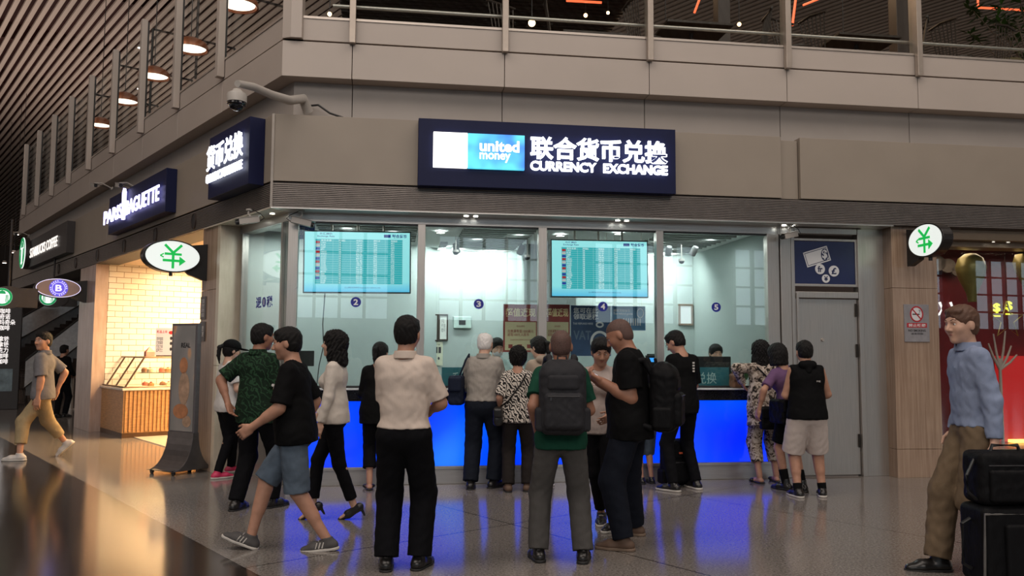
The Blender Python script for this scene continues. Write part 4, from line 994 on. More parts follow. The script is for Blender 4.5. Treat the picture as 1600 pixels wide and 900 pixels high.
mb = MB(); mb.lathe([(0.088, 0.0), (0.092, -0.02), (0.08, -0.03)] + [(0.072 * math.cos(a), -0.03 - 0.055 * math.sin(a)) for a in np.linspace(0, math.pi / 2, 8)], D, 32); obj('dome', mb, mat('smoked_dome', (0.01, 0.011, 0.015), 0.06), t, smooth=True)
mb = MB(); mb.tube([(0.02, 0, -0.02), (0.12, -0.06, -0.03), (0.25, -0.05, -0.12), (0.5, -0.03, -0.2)], 0.012, 8); obj('cable', mb, M_BLACK, t, smooth=True)

# things whose place comes from the photo, on the two facades
bx, bz = lp(319, 380, 0.32)
blade_sign('big oval lit sign with green currency symbol left of the booth', LF, bx + 0.0, 0.32 + 0.40, 2.655, 0.355, 0.205, 0.285, 1, 'yen')
bx, bz = fp(1424, 400, 0.32)
blade_sign('round lit sign with green currency symbol on the travertine pillar', FF, bx, 0.32 + 0.36, 2.83, 0.33, 0.20, 0.285, -1, 'yen')
bx, bz = lp(133, 440, 0.32)
blade_sign('grey oval sign with a blue round B emblem by the bakery', LF, bx, 0.32 + 0.45, 2.62, 0.40, 0.185, 0.285, 1, 'b', 0.10)

for lab, px, py, az, mt in (('bullet camera left of the corner under the soffit', 388, 342, 200, 'up'), ('bullet camera right of the corner over the first window', 470, 345, 5, 'up'), ('bullet camera under the soffit beside the blue door sign', 1236, 356, 200, 'up')):
    M = FF; x, _ = fp(px, py, 0.22); bullet_camera('white ' + lab, M, x, -0.18, Z_LB - 0.012, az, 12)
for lab, px, py in (('small white camera on the white band left of the bakery sign', 150, 290), ('small white camera above the bakery sign', 189, 290), ('white camera on a long arm above the coffee sign', 33, 366)):
    x, z = lp(px, py, 0.45); bullet_camera(lab, LF, x, -0.48 if px in (150, 189) else -0.575, z + 0.1, 0, 10, 0.1, 'side')

# dark oval outlets set in the louvre band of the left facade
for px, py in ((304, 340), (244, 355), (195, 373), (153, 393), (119, 406), (92, 420)):
    x, z = lp(px, py, 0.30); t = thing('oval_outlet', 'dark upright oval outlet in the louvre band of the left facade', 'vent', at(LF, x, -0.301, (Z_LB + Z_LT) / 2), 'oval outlets in the left louvre band')
    mb = MB(); mb.ellipse(0, 0, 0.075, 0.105, -0.012, 0); obj('plate', mb, M_BLACK, t); mb = MB(); mb.ring(0, 0, 0.08, 0.11, 0.012, -0.018, 0); obj('rim', mb, mat('outlet_rim', (0.06, 0.045, 0.04), 0.4, 0.4), t)
# downlights in the soffit
M_LAMP = emis('lamp_disc', (0.95, 1.0, 0.95), 14.0)
def downlight(label, M, x, y, z, group, r=0.045, e=None):
    t = thing('downlight', label, 'light', M @ Matrix.Translation((x, y, z)), group)
    mb = MB(); mb.lathe([(r, 0.0), (r * 1.25, 0.0), (r * 1.25, -0.008), (r, -0.008)], seg=20); obj('trim_ring', mb, M_SILVER, t)
    mb = MB(); mb.lathe([(0, -0.003), (r, -0.003)], seg=20); obj('lamp', mb, e or M_LAMP, t)
    return t
for i, px in enumerate((735, 970, 1228)):
    x = fp(px, 352, 0.1)[0]
    for k in (-0.055, 0.055): downlight('small round spot in the steel soffit just outside the glass', FF, x + k, -0.16, Z_LB - 0.014, 'soffit spots outside the glass', 0.032)
for px in (425, 392):
    x, z = lp(px, 350, 0.15); downlight('small round spot in the cream soffit at the booth corner', LF, x, -0.15, Z_LB - 0.014, 'corner soffit spots', 0.032)

# ------------------------------------------------------------------ railing of the upper floor
M_RGLASS = glass('railing_glass', (0.95, 0.97, 0.96), 0.35)
t = thing('glass_railing', 'glass railing with silver posts along the cafe edge above the booth', 'railing', FF)
M_POST = mat('railing_post', (0.40, 0.34, 0.29), 0.35, 0.4, var=0.05)
for i in range(8):
    c = 0.66 + 1.75 * i; mb = MB(); mb.box(c - 0.035, c + 0.035, -0.275, -0.205, 4.97, 6.9); mb.box(c - 0.018, c + 0.018, -0.205, -0.08, 5.02, 6.9); obj('post', mb, M_POST, t, bevel=0.004)
prev = 0.0
for i in range(8):
    c = 0.66 + 1.75 * i; mb = MB(); mb.box(prev + 0.02, c - 0.02, -0.15, -0.138, Z_KT + 0.028, 6.8); obj('glass_panel', mb, M_RGLASS, t); prev = c
mb = MB(); mb.tube([(0.42, -0.05, 5.475), (13.9, -0.05, 5.475)], 0.022, 12); obj('handrail', mb, M_STEEL, t, smooth=True)
t = thing('glass_railing', 'glass railing with tall pale posts along the left facade', 'railing', LF)
for i in range(9):
    c = 1.75 + 1.8 * i; mb = MB(); mb.box(-c - 0.05, -c + 0.05, -0.29, -0.20, 5.02, 6.92); obj('post', mb, M_BAND, t, bevel=0.004)
    mb = MB(); mb.box(-c - 0.01, -c + 0.015, -0.20, -0.165, 5.05, 6.9); obj('post_channel', mb, M_BLACK, t)
prev = 0.0
for i in range(9):
    c = 1.75 + 1.8 * i; mb = MB(); mb.box(-c + 0.05, -prev - 0.03, -0.15, -0.138, Z_KT + 0.028, 6.85); obj('glass_panel', mb, M_RGLASS, t)
    mb = MB(); mb.box(-c + 0.05, -prev - 0.03, -0.17, -0.12, Z_KT + 0.028, Z_KT + 0.06); obj('base_rail', mb, M_SILVER, t); prev = c
mb = MB(); mb.prism([(-0.02, -0.25), (0.10, -0.25), (0.12, -0.13), (-0.10, -0.08), (-0.12, -0.20)], Z_BT, 7.0); o = struct('trim_19', mb, M_BAND, FF, bevel=0.004)

# ------------------------------------------------------------------ counters under the glass
def backlit():
    m, nt, b = new_mat('blue_backlit_glass'); v = coords(nt); n = N(nt, 'ShaderNodeTexNoise', inp={'Scale': 0.9, 'Detail': 1.0}); nt.links.new(v, n.inputs['Vector'])
    c = ramp(nt, n.outputs['Fac'], [(0.30, (0.0, 0.010, 0.95)), (0.62, (0.0, 0.075, 1.0)), (0.8, (0.01, 0.18, 1.0))]); nt.links.new(c, b.inputs['Emission Color'])
    b.inputs['Emission Strength'].default_value = 1.15; b.inputs['Base Color'].default_value = (0.01, 0.02, 0.25, 1); b.inputs['Roughness'].default_value = 0.12; return m
M_BLUE = backlit()
cx0, cx1 = 0.03, sm[4][1] - 0.03
def cnt(M, x0, x1, lab):
    t = thing('service_counter', lab, 'counter', at(M, x0, 0, 0)); L = x1 - x0
    mb = MB(); mb.box(0, L, -0.07, 0.045, 0.0, 0.185); mb.box(0, L, -0.085, -0.07, 0.165, 0.2); obj('steel_plinth', mb, M_STEELX, t, bevel=0.004)
    mb = MB(); mb.box(0, L, 0.0, 0.5, 0.185, 0.93); obj('cabinet', mb, M_BLACK, t)
    n = max(1, round(L / 1.45))
    for i in range(n):
        mb = MB(); mb.box(L * i / n + 0.004, L * (i + 1) / n - 0.004, -0.05, 0.0, 0.2, 0.925); obj('backlit_panel', mb, M_BLUE, t)
    mb = MB(); mb.box(0, L, -0.10, 0.5, 0.93, 1.055); obj('granite_edge', mb, mat('black_granite', (0.012, 0.012, 0.014), 0.12, scale=90, var=0.8), t, bevel=0.006)
    mb = MB(); mb.box(0, L, -0.14, 0.55, 1.055, 1.075); obj('counter_top', mb, mat('pale_counter_top', (0.62, 0.64, 0.66), 0.15), t, bevel=0.004)
    return t
counter = cnt(FF, cx0, cx1, 'long service counter with glowing blue front under the booth windows')

# ------------------------------------------------------------------ exchange-rate screens
def screen_mat():
    m, nt, b = new_mat('rate_screen'); v = coords(nt); L = nt.links; sp = N(nt, 'ShaderNodeSeparateXYZ'); L.new(v, sp.inputs[0])
    c = ramp(nt, sp.outputs[2], [(0.0, (0.10, 0.55, 0.85)), (0.12, (0.30, 0.80, 0.85)), (0.62, (0.35, 0.85, 0.88))]); L.new(c, b.inputs['Emission Color']); b.inputs['Emission Strength'].default_value = 1.05
    b.inputs['Base Color'].default_value = (0.02, 0.02, 0.02, 1); b.inputs['Roughness'].default_value = 0.3; return m
M_SCR = screen_mat(); E_TEAL = emis('screen_teal', (0.02, 0.52, 0.58), 0.85, (0, 0, 0)); E_LINE = emis('screen_line', (0.55, 0.95, 0.95), 0.8, (0, 0, 0)); E_SW = emis('screen_white', (0.85, 1.0, 1.0), 1.0, (0, 0, 0)); E_DKB = emis('screen_navy', (0.0, 0.04, 0.35), 0.6, (0, 0, 0))
def rate_screen(lab, x0, x1, z0, z1, tilt, roll, y=0.14):
    W, H = x1 - x0, z1 - z0
    t = thing('rate_screen', lab, 'screen', at(FF, x0, y, z0) @ Matrix.Rotation(R(roll), 4, 'Y'))
    mb = MB(); mb.box(-0.015, W + 0.015, 0.0, 0.055, -0.015, H + 0.015); obj('bezel', mb, M_BLACK, t, bevel=0.004)
    mb = MB(); mb.box(0, W, -0.003, 0.0, 0, H); sc = obj('display', mb, M_SCR, t)
    tx0, tx1, tz0, tz1 = W * 0.10, W * 0.93, H * 0.13, H * 0.88
    mb = MB(); mb.box(tx0, tx1, -0.004, -0.003, tz0, tz1); obj('rate_table', mb, E_TEAL, sc)
    mb = MB(); rows = 20
    for i in range(rows + 1): z = tz0 + (tz1 - tz0) * i / rows; mb.box(tx0, tx1, -0.005, -0.004, z - 0.0012, z + 0.0012)
    for i in range(6): x = tx0 + (tx1 - tx0) * i / 5; mb.box(x - 0.0012, x + 0.0012, -0.005, -0.004, tz0, tz1)
    obj('grid_lines', mb, E_LINE, sc)
    rr = random.Random(int(x0 * 100)); rh = (tz1 - tz0) / rows
    names = ['USD', 'EUR', 'GBP', 'JPY', 'HKD', 'KRW', 'AUD', 'CAD', 'SGD', 'CHF', 'THB', 'NZD', 'TWD', 'MYR', 'SEK', 'DKK', 'NOK', 'RUB', 'PHP']
    lines = '\n'.join('%s     %s     %s     %s     %s' % (nm, '100', '%d.%02d' % (rr.randint(100, 900), rr.randint(0, 99)), '%d.%02d' % (rr.randint(100, 900), rr.randint(0, 99)), '%d.%02d' % (rr.randint(100, 900), rr.randint(0, 99))) for nm in names)
    for c in range(5):
        col = '\n'.join([(['货币名称', '货币单位', '中间价', '现钞买入价', '现钞卖出价'])[c]] + [(nm if c == 0 else '100' if c == 1 else '%d.%02d' % (rr.randint(100, 900), rr.randint(0, 99))) for nm in names])
        cw = (tx1 - tx0) / 5; text('figures', col, E_SW, sc, tx0 + cw * (c + (0.30 if c == 0 else 0.32)), tx0 + cw * (c + (0.92 if c == 0 else 0.70)), tz0 + rh * 0.2, tz1 - rh * 0.2, -0.004, 0.001, 0.01)
    flags = MB()
    cols = [(0.6, 0.02, 0.03), (0.02, 0.05, 0.45), (0.75, 0.7, 0.7)]
    for i in range(12):
        z = tz1 - rh * (2.0 + i * 1.45); fb = MB(); fb.box(tx0 + 0.006, tx0 + 0.052, -0.0065, -0.004, z, z + rh * 1.1); obj('flag', fb, emis('flag_%d' % (i % 3), cols[(i * 2) % 3] if i % 4 else cols[0], 0.7, (0, 0, 0)), sc)
    text('heading', '外汇牌价', E_DKB, sc, W * 0.14, W * 0.26, H * 0.95, H * 0.985, -0.003, 0.001, 0.01)
    text('heading', 'Exchange Rate', E_DKB, sc, W * 0.12, W * 0.28, H * 0.905, H * 0.94, -0.003, 0.001, 0.01)
    text('heading', '联合货币', E_DKB, sc, W * 0.83, W * 0.97, H * 0.91, H * 0.97, -0.003, 0.001, 0.03)
    mb = MB(); mb.box(W * 0.75, W * 0.815, -0.005, -0.003, H * 0.915, H * 0.965); obj('logo', mb, E_DKB, sc)
    text('footnote', '以上牌价仅供参考 Rates are for reference only', E_DKB, sc, W * 0.38, W * 0.72, H * 0.055, H * 0.085, -0.003, 0.001)
    for fx in (0.25, 0.5, 0.75): mb = MB(); mb.tube([(W * fx, 0.06, H + 0.01), (W * fx, 0.06, 3.02 - z0)], 0.014, 10); obj('hanger', mb, M_SILVER, t, smooth=True)
    return t
rate_screen('teal exchange-rate screen over window two, left of the pair', 0.155, 1.355, 2.165, 2.86, 0, -0.6)
rate_screen('teal exchange-rate screen over window four, right of the pair', 3.045, 4.225, 2.16, 2.83, 0, -0.4)

# window numbers
M_NUMB = mat('number_blue', (0.008, 0.015, 0.28), 0.4); M_NUMW = mat('number_white', (0.75, 0.78, 0.80), 0.5)
for dgt, px, py in ((2, 556, 472), (3, 748, 475), (4, 942, 479), (5, 1119, 480)):
    x, z = fp(px, py, 0.0); t = thing('window_number', 'round blue sticker with white number %s on the glass' % {2: 'two', 3: 'three', 4: 'four', 5: 'five'}[dgt], 'sticker', at(FF, x, 0, z))
    mb = MB(); mb.ellipse(0, 0, 0.058, 0.058, -0.002, 0.0); obj('disc', mb, M_NUMB, t); text('numeral', str(dgt), M_NUMW, t, -0.026, 0.026, -0.034, 0.034, -0.002, 0.002, 0.03)
x0, z0 = lp(400, 482, 0.0); x1, z1 = lp(426, 465, 0.0)
t = thing('window_number', 'blue tax-refund lettering with number one on the corner glass', 'sticker', at(LF, x0, 0, z0)); ww = x1 - x0
hh = 0.135; text('lettering', '退', M_NUMB, t, 0, ww * 0.34, 0, hh, -0.001, 0.002, 0.03); text('lettering', '税', M_NUMB, t, ww * 0.66, ww, 0, hh, -0.001, 0.002, 0.03)
mb = MB(); mb.ellipse(ww / 2, hh / 2, 0.055, 0.06, -0.003, -0.001); obj('disc', mb, M_NUMB, t); text('numeral', '1', M_NUMW, t, ww / 2 - 0.012, ww / 2 + 0.012, hh / 2 - 0.035, hh / 2 + 0.035, -0.004, 0.001, 0.03)

# sign over the steel door
x0, z0 = fp(1239, 443, 0.03); x1, z1 = fp(1336, 378, 0.03)
t = thing('door_sign', 'navy banknote and coins sign over the steel door', 'sign', at(FF, x0, 0.02, z0 + 0.0)); W, H = x1 - x0, z1 - z0
mb = MB(); mb.box(0, W, -0.03, 0.0, 0, H); obj('board', mb, mat('navy_door_panel', (0.014, 0.022, 0.085), 0.35, var=0.05), t, bevel=0.003)
mb = MB(); mb.box(-0.03, 0, -0.045, 0.0, -0.03, H + 0.03); mb.box(W, W + 0.03, -0.045, 0.0, -0.03, H + 0.03); mb.box(0, W, -0.045, 0, -0.03, 0); mb.box(0, W, -0.045, 0, H, H + 0.03); obj('frame', mb, M_STEEL, t, bevel=0.003)
M_PICT = mat('pictogram_white', (0.72, 0.72, 0.74), 0.5, var=0.02)
def note(cx, cz, w, h, a, y):
    mb = MB(); c, s = math.cos(a), math.sin(a); q = lambda x, z: (cx + x * c - z * s, cz + x * s + z * c)
    t_ = 0.014
    mb.slab([q(-w, -h), q(w, -h), q(w, -h + t_), q(-w, -h + t_)], y - 0.003, y); mb.slab([q(-w, h - t_), q(w, h - t_), q(w, h), q(-w, h)], y - 0.003, y)
    mb.slab([q(-w, -h), q(-w + t_, -h), q(-w + t_, h), q(-w, h)], y - 0.003, y); mb.slab([q(w - t_, -h), q(w, -h), q(w, h), q(w - t_, h)], y - 0.003, y)
    i = 0.022; mb.slab([q(-w + i, -h + i), q(w - i, -h + i), q(w - i, h - i), q(-w + i, h - i)], y - 0.003, y); return mb
obj('banknote', note(W * 0.40, H * 0.64, 0.165, 0.095, R(17), -0.030), M_PICT, t)
mb = MB(); mb.ellipse(W * 0.52, H * 0.69, 0.048, 0.075, -0.034, -0.033); nd = obj('note_centre', mb, MATS['navy_door_panel'], t)
text('dollar_symbol', '$', M_PICT, t, W * 0.52 - 0.034, W * 0.52 + 0.034, H * 0.69 - 0.062, H * 0.69 + 0.062, -0.034, 0.002, 0.03)
for ch, fx, fz, r in (('fr', 0.44, 0.35, 0.064), ('£', 0.66, 0.31, 0.068), ('¥', 0.53, 0.13, 0.052)):
    mb = MB(); mb.ellipse(W * fx, H * fz, r, r, -0.038, -0.030); c_ = obj('coin', mb, M_PICT, t)
    text('coin_symbol', ch, MATS['navy_door_panel'], c_, W * fx - r * 0.5, W * fx + r * 0.5, H * fz - r * 0.6, H * fz + r * 0.6, -0.038, 0.002, 0.03)

# no smoking plaque
x0, z0 = fp(1413, 534, 0.2); x1, z1 = fp(1450, 476, 0.2)
t = thing('no_smoking_plaque', 'grey no smoking plaque on the travertine pillar', 'sign', at(FF, x0, -0.2, z0)); W, H = x1 - x0, z1 - z0
mb = MB(); mb.box(0, W, -0.012, 0, 0, H); obj('plate', mb, mat('grey_plate', (0.32, 0.30, 0.31), 0.35, 0.3), t, bevel=0.002)
M_PRED = mat('prohibition_red', (0.45, 0.02, 0.03), 0.5)
mb = MB(); mb.ellipse(W / 2, H * 0.74, 0.085, 0.095, -0.013, -0.012); obj('white_disc', mb, M_PICT, t)
mb = MB(); mb.ring(W / 2, H * 0.74, 0.088, 0.098, 0.016, -0.016, -0.013); c, s = 0.7, 0.7
mb.slab([(W / 2 - 0.062, H * 0.74 + 0.058), (W / 2 - 0.052, H * 0.74 + 0.068), (W / 2 + 0.062, H * 0.74 - 0.058), (W / 2 + 0.052, H * 0.74 - 0.068)], -0.016, -0.013); obj('prohibition_ring', mb, M_PRED, t)
mb = MB(); mb.box(W / 2 - 0.055, W / 2 + 0.04, -0.0145, -0.013, H * 0.72, H * 0.75); mb.tube([(W / 2 + 0.035, -0.014, H * 0.78), (W / 2 + 0.05, -0.014, H * 0.82), (W / 2 + 0.03, -0.014, H * 0.85)], 0.004, 6); obj('cigarette', mb, M_BLACK, t)
mb = MB(); mb.box(W * 0.1, W * 0.9, -0.014, -0.012, H * 0.38, H * 0.50); rb = obj('red_strip', mb, M_PRED, t); text('lettering', '禁止吸烟', M_PICT, rb, W * 0.16, W * 0.84, H * 0.40, H * 0.48, -0.014, 0.001, 0.02)
text('lettering', 'NO SMOKING', M_BLACK, t, W * 0.15, W * 0.85, H * 0.27, H * 0.33, -0.012, 0.001, 0.02); text('lettering', '違者罰款', M_BLACK, t, W * 0.25, W * 0.75, H * 0.19, H * 0.24, -0.012, 0.001)

# plaque on the left stone pillar
x0, z0 = lp(313, 535, 0.28); x1, z1 = lp(323, 463, 0.28)
t = thing('notice_plaque', 'narrow grey notice plaque on the stone pillar left of the booth', 'sign', at(LF, x0, -0.28, z0)); W, H = x1 - x0, z1 - z0
mb = MB(); mb.box(0, W, -0.015, 0, H * 0.02, H * 0.45); mb.box(0, W, -0.015, 0, H * 0.5, H); obj('plate', mb, mat('dark_grey_plate', (0.12, 0.11, 0.11), 0.4, 0.3), t, bevel=0.002)
text('lettering', '注意\n安全\n请勿\n倚靠', M_PICT, t, W * 0.2, W * 0.8, H * 0.55, H * 0.95, -0.015, 0.001); text('lettering', '监控\n区域', M_PICT, t, W * 0.2, W * 0.8, H * 0.12, H * 0.36, -0.015, 0.001)

# ------------------------------------------------------------------ inside the booth
def frame_pic(name, label, M, x0, x1, z0, z1, y, fcol, face, cat='frame', fw=0.02):
    t = thing(name, label, cat, at(M, x0, y, z0)); W, H = x1 - x0, z1 - z0
    mb = MB(); mb.box(0, W, -0.012, 0, 0, H); obj('sheet', mb, face, t)
    mb = MB(); mb.box(-fw, 0, -0.03, 0, -fw, H + fw); mb.box(W, W + fw, -0.03, 0, -fw, H + fw); mb.box(0, W, -0.03, 0, -fw, 0); mb.box(0, W, -0.03, 0, H, H + fw); obj('frame', mb, fcol, t, bevel=0.003)
    return t, W, H
M_PAPER = mat('paper_white', (0.70, 0.72, 0.68), 0.6, var=0.03); M_DWOOD = mat('dark_wood_frame', (0.05, 0.035, 0.028), 0.4)
M_INK = mat('ink_dark', (0.03, 0.03, 0.035), 0.6); M_CREAMP = mat('cream_paper', (0.66, 0.60, 0.38), 0.6, var=0.03)
yb = BD - 0.001
def bp(px, py, y=BD): return fp(px, py, -y)
for a, b, lab in (((661, 531), (683, 493), 'framed certificate on the booth wall beside the first mullion'), ((687, 530), (698, 493), 'narrow framed certificate right of the wider one')):
    x0, z0 = bp(*a); x1, z1 = bp(*b); t, W, H = frame_pic('framed_certificate', lab, FF, x0, x1, z0, z1, yb, M_DWOOD, M_PAPER)
    text('lettering', '许可证\n外币兑换\n经营许可', M_INK, t, W * 0.2, W * 0.8, H * 0.3, H * 0.85, -0.012, 0.001)
x0, z0 = bp(660, 571); x1, z1 = bp(692, 534)
t = thing('notice_board', 'cream notice board with rows of small dark pictures in the booth', 'board', at(FF, x0, yb, z0)); W, H = x1 - x0, z1 - z0
mb = MB(); mb.box(0, W, -0.015, 0, 0, H); obj('board', mb, mat('board_cream', (0.60, 0.60, 0.46), 0.5), t)
for i in range(5): mb = MB(); mb.box(W * (0.1 + 0.17 * i), W * (0.1 + 0.17 * i) + W * 0.13, -0.018, -0.015, H * 0.52, H * 0.78); obj('picture', mb, M_INK, t)
for i in range(4): mb = MB(); mb.ellipse(W * (0.2 + 0.2 * i), H * 0.3, W * 0.045, H * 0.06, -0.018, -0.015); obj('round_picture', mb, M_INK, t)
text('lettering', '打击假币 防范诈骗', M_INK, t, W * 0.15, W * 0.85, H * 0.84, H * 0.93, -0.015, 0.001)
x0, z0 = bp(708, 513); x1, z1 = bp(736, 495)
t = thing('wall_intercom', 'pale glass-covered box on the booth wall below number three', 'device', at(FF, x0, yb, z0)); mb = MB(); mb.box(0, x1 - x0, -0.05, 0, 0, z1 - z0); obj('case', mb, mat('pale_case', (0.45, 0.55, 0.52), 0.3), t, bevel=0.008); mb = MB(); mb.box(0.08, 0.18, -0.056, -0.05, 0.05, 0.12); obj('display', mb, M_INK, t)
# framed white notice in the fourth window bay
x0, z0 = bp(1077, 504, 2.3); x1, z1 = bp(1094, 476, 2.3)
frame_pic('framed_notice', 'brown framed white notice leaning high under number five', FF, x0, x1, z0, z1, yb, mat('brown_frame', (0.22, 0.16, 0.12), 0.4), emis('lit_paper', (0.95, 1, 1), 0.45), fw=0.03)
# red promotion posters and navy posters hanging inside the glass line
M_POSTR = mat('poster_red', (0.30, 0.045, 0.04), 0.5, var=0.08); M_GOLD = mat('poster_gold', (0.95, 0.75, 0.40), 0.5)
def poster(label, pa, pb, face, y=0.55, cat='poster'):
    x0, z0 = fp(pa[0], pa[1], -y); x1, z1 = fp(pb[0], pb[1], -y); t = thing('promotion_poster', label, cat, at(FF, x0, y, z0)); W, H = x1 - x0, z1 - z0
    mb = MB(); mb.box(0, W, -0.008, 0, 0, H); obj('sheet', mb, face, t)
    mb = MB(); mb.tube([(W * 0.1, -0.004, H), (W * 0.1, -0.004, 3.0 - z0)], 0.0025, 5); mb.tube([(W * 0.9, -0.004, H), (W * 0.9, -0.004, 3.0 - z0)], 0.0025, 5); obj('hanging_wire', mb, M_SILVER, t)
    return t, W, H
for lab, pa, pb in (('red and cream cash-back poster left of the middle mullion', (786, 550), (840, 476)), ('red and cream cash-back poster right of the middle mullion', (851, 550), (890, 476))):
    t, W, H = poster(lab, pa, pb, M_POSTR); mb = MB(); mb.box(W * 0.05, W * 0.95, -0.010, -0.008, H * 0.04, H * 0.63); cp = obj('cream_panel', mb, M_CREAMP, t)
    text('heading', '超值返现', M_GOLD, t, W * 0.06, W * 0.94, H * 0.74, H * 0.92, -0.008, 0.002, 0.02)
    text('lettering', '兑换满等值1000美元\n返现100元人民币', M_POSTR, cp, W * 0.12, W * 0.88, H * 0.33, H * 0.47, -0.010, 0.001, 0.01)
    text('lettering', '活动时间以现场公告为准', M_POSTR, cp, W * 0.2, W * 0.8, H * 0.24, H * 0.27, -0.010, 0.001)
    text('lettering', '活动细则', M_POSTR, cp, W * 0.38, W * 0.62, H * 0.52, H * 0.56, -0.010, 0.001)
    for i in range(3): mb = MB(); mb.box(W * (0.15 + 0.27 * i), W * (0.27 + 0.27 * i), -0.012, -0.010, H * 0.08, H * 0.16); obj('small_picture', mb, M_POSTR, cp)
M_PNAVY = mat('poster_navy', (0.03, 0.07, 0.16), 0.5, var=0.2, scale=5)
t, W, H = poster('dark navy tax-refund poster with large white ring shapes', (892, 556), (954, 478), M_PNAVY)
text('heading', '您可在此\n领取退税', M_PICT, t, W * 0.06, W * 0.68, H * 0.72, H * 0.96, -0.008, 0.002, 0.02)
mb = MB(); mb.ring(W * 0.72, H * 0.28, W * 0.24, H * 0.22, 0.03, -0.012, -0.008); mb.ring(W * 0.72, H * 0.62, W * 0.1, H * 0.06, 0.02, -0.012, -0.008); obj('white_rings', mb, M_PICT, t)
text('lettering', 'VAT', mat('dim_print', (0.12, 0.17, 0.25), 0.5), t, W * 0.06, W * 0.5, H * 0.32, H * 0.5, -0.008, 0.001, 0.02); text('lettering', 'TAX REFUND HERE', M_PICT, t, W * 0.05, W * 0.55, H * 0.62, H * 0.66, -0.008, 0.001)
t, W, H = poster('blue folded poster hanging right of the navy tax-refund poster', (955, 516), (1008, 479), mat('poster_blue', (0.10, 0.24, 0.42), 0.5), 0.5)
text('lettering', '退税流程指引\nTax refund guide', M_PICT, t, W * 0.06, W * 0.62, H * 0.62, H * 0.88, -0.008, 0.001, 0.01)
mb = MB(); mb.ring(W * 0.85, H * 0.72, 0.045, 0.06, 0.008, -0.012, -0.008)
for i in range(8): mb.box(W * 0.35 + i * 0.03, W * 0.35 + i * 0.03 + 0.014, -0.012, -0.008, H * 0.2, H * 0.5)
obj('diagram', mb, M_PICT, t)
# teal frosted screens with lettering above the counter
M_TEAL = mat('teal_film', (0.03, 0.16, 0.20), 0.4, var=0.05)
for lab, a, b, ch in (('teal desk screen behind the counter under number three', (690, 600), (722, 574), '币'), ('wide teal desk screen with white characters below number five', (1040, 601), (1139, 574), '货币兑换')):
    x0, z0 = fp(a[0], a[1], -0.10); x1, z1 = fp(b[0], b[1], -0.10); t = thing('desk_screen', lab, 'screen', at(FF, x0, 0.10, 1.076)); W, H = x1 - x0, z1 - 1.076
    mb = MB(); mb.box(0, W, 0, 0.012, 0, H); obj('panel', mb, M_TEAL, t); text('lettering', ch, mat('pale_teal_print', (0.45, 0.62, 0.62), 0.5), t, W * (0.15 if ch != '币' else 0.55), W * 0.80, H * 0.18, H * 0.75, -0.0, 0.002)
def monitor(label, px, py0, py1, wpx, y=0.38, turn=0):
    x, z0 = fp(px, py1, -y); x1, z1 = fp(px + wpx, py0, -y); W, H = x1 - x, z1 - z0
    t = thing('computer_monitor', label, 'monitor', at(FF, x + W / 2, y, 1.076) @ Matrix.Rotation(R(turn), 4, 'Z')); b0 = max(0.05, z0 - 1.076); T = z1 - 1.076
    mb = MB(); mb.box(-W / 2, W / 2, 0, 0.03, b0, T); mb.box(-W * 0.3, W * 0.3, 0.03, 0.05, b0 + 0.05, T - 0.05); obj('back_shell', mb, M_BLACK, t, bevel=0.005)
    mb = MB(); mb.box(-0.03, 0.03, 0.02, 0.05, 0, b0 + 0.08); mb.box(-0.10, 0.10, -0.05, 0.10, 0, 0.012); obj('stand', mb, M_BLACK, t, bevel=0.003); return t
monitor('black monitor standing behind the counter in front of the masked clerk', 1084, 557, 603, 58)
t = monitor('small dark monitor with blue notice left of the white-bloused woman', 462, 548, 572, 29, 0.35)
monitor('thin monitor behind the counter left of window four mullion', 1010, 553, 600, 18, 0.4, 40)
# card reader with blue display by mullion
x, z = fp(1018, 563, -0.2); t = thing('card_terminal', 'small terminal with glowing blue display by the fourth mullion', 'device', at(FF, x, 0.2, 1.076))
mb = MB(); mb.box(-0.06, 0.06, 0, 0.06, 0, z - 1.076 + 0.06); obj('case', mb, M_BLACK, t, bevel=0.006); mb = MB(); mb.box(-0.045, 0.045, -0.003, 0, z - 1.076 - 0.02, z - 1.076 + 0.03); obj('display', mb, emis('blue_lcd', (0.05, 0.35, 0.9), 1.2), t)
for lab, px in (('grey cabinet block behind the masked clerk', 1150), ):
    x, z = fp(1130, 515, -2.3); x1, _ = fp(1196, 515, -2.3); t = thing('filing_cabinet', lab, 'cabinet', at(FF, x, 2.0, 0)); W = x1 - x
    mb = MB(); mb.box(0, W, 0, 0.6, 0, z); obj('body', mb, mat('cabinet_grey', (0.30, 0.34, 0.33), 0.4), t, bevel=0.004)
    for i in range(3): mb = MB(); mb.box(0.01 + i * W / 3, (i + 1) * W / 3 - 0.01, -0.012, 0, 0.05, z - 0.04); d_ = obj('door', mb, mat('cabinet_door', (0.33, 0.37, 0.36), 0.4), t, bevel=0.003); mb = MB(); mb.box((i + 1) * W / 3 - 0.05, (i + 1) * W / 3 - 0.035, -0.03, -0.012, z * 0.6, z * 0.7); obj('handle', mb, M_SILVER, d_)
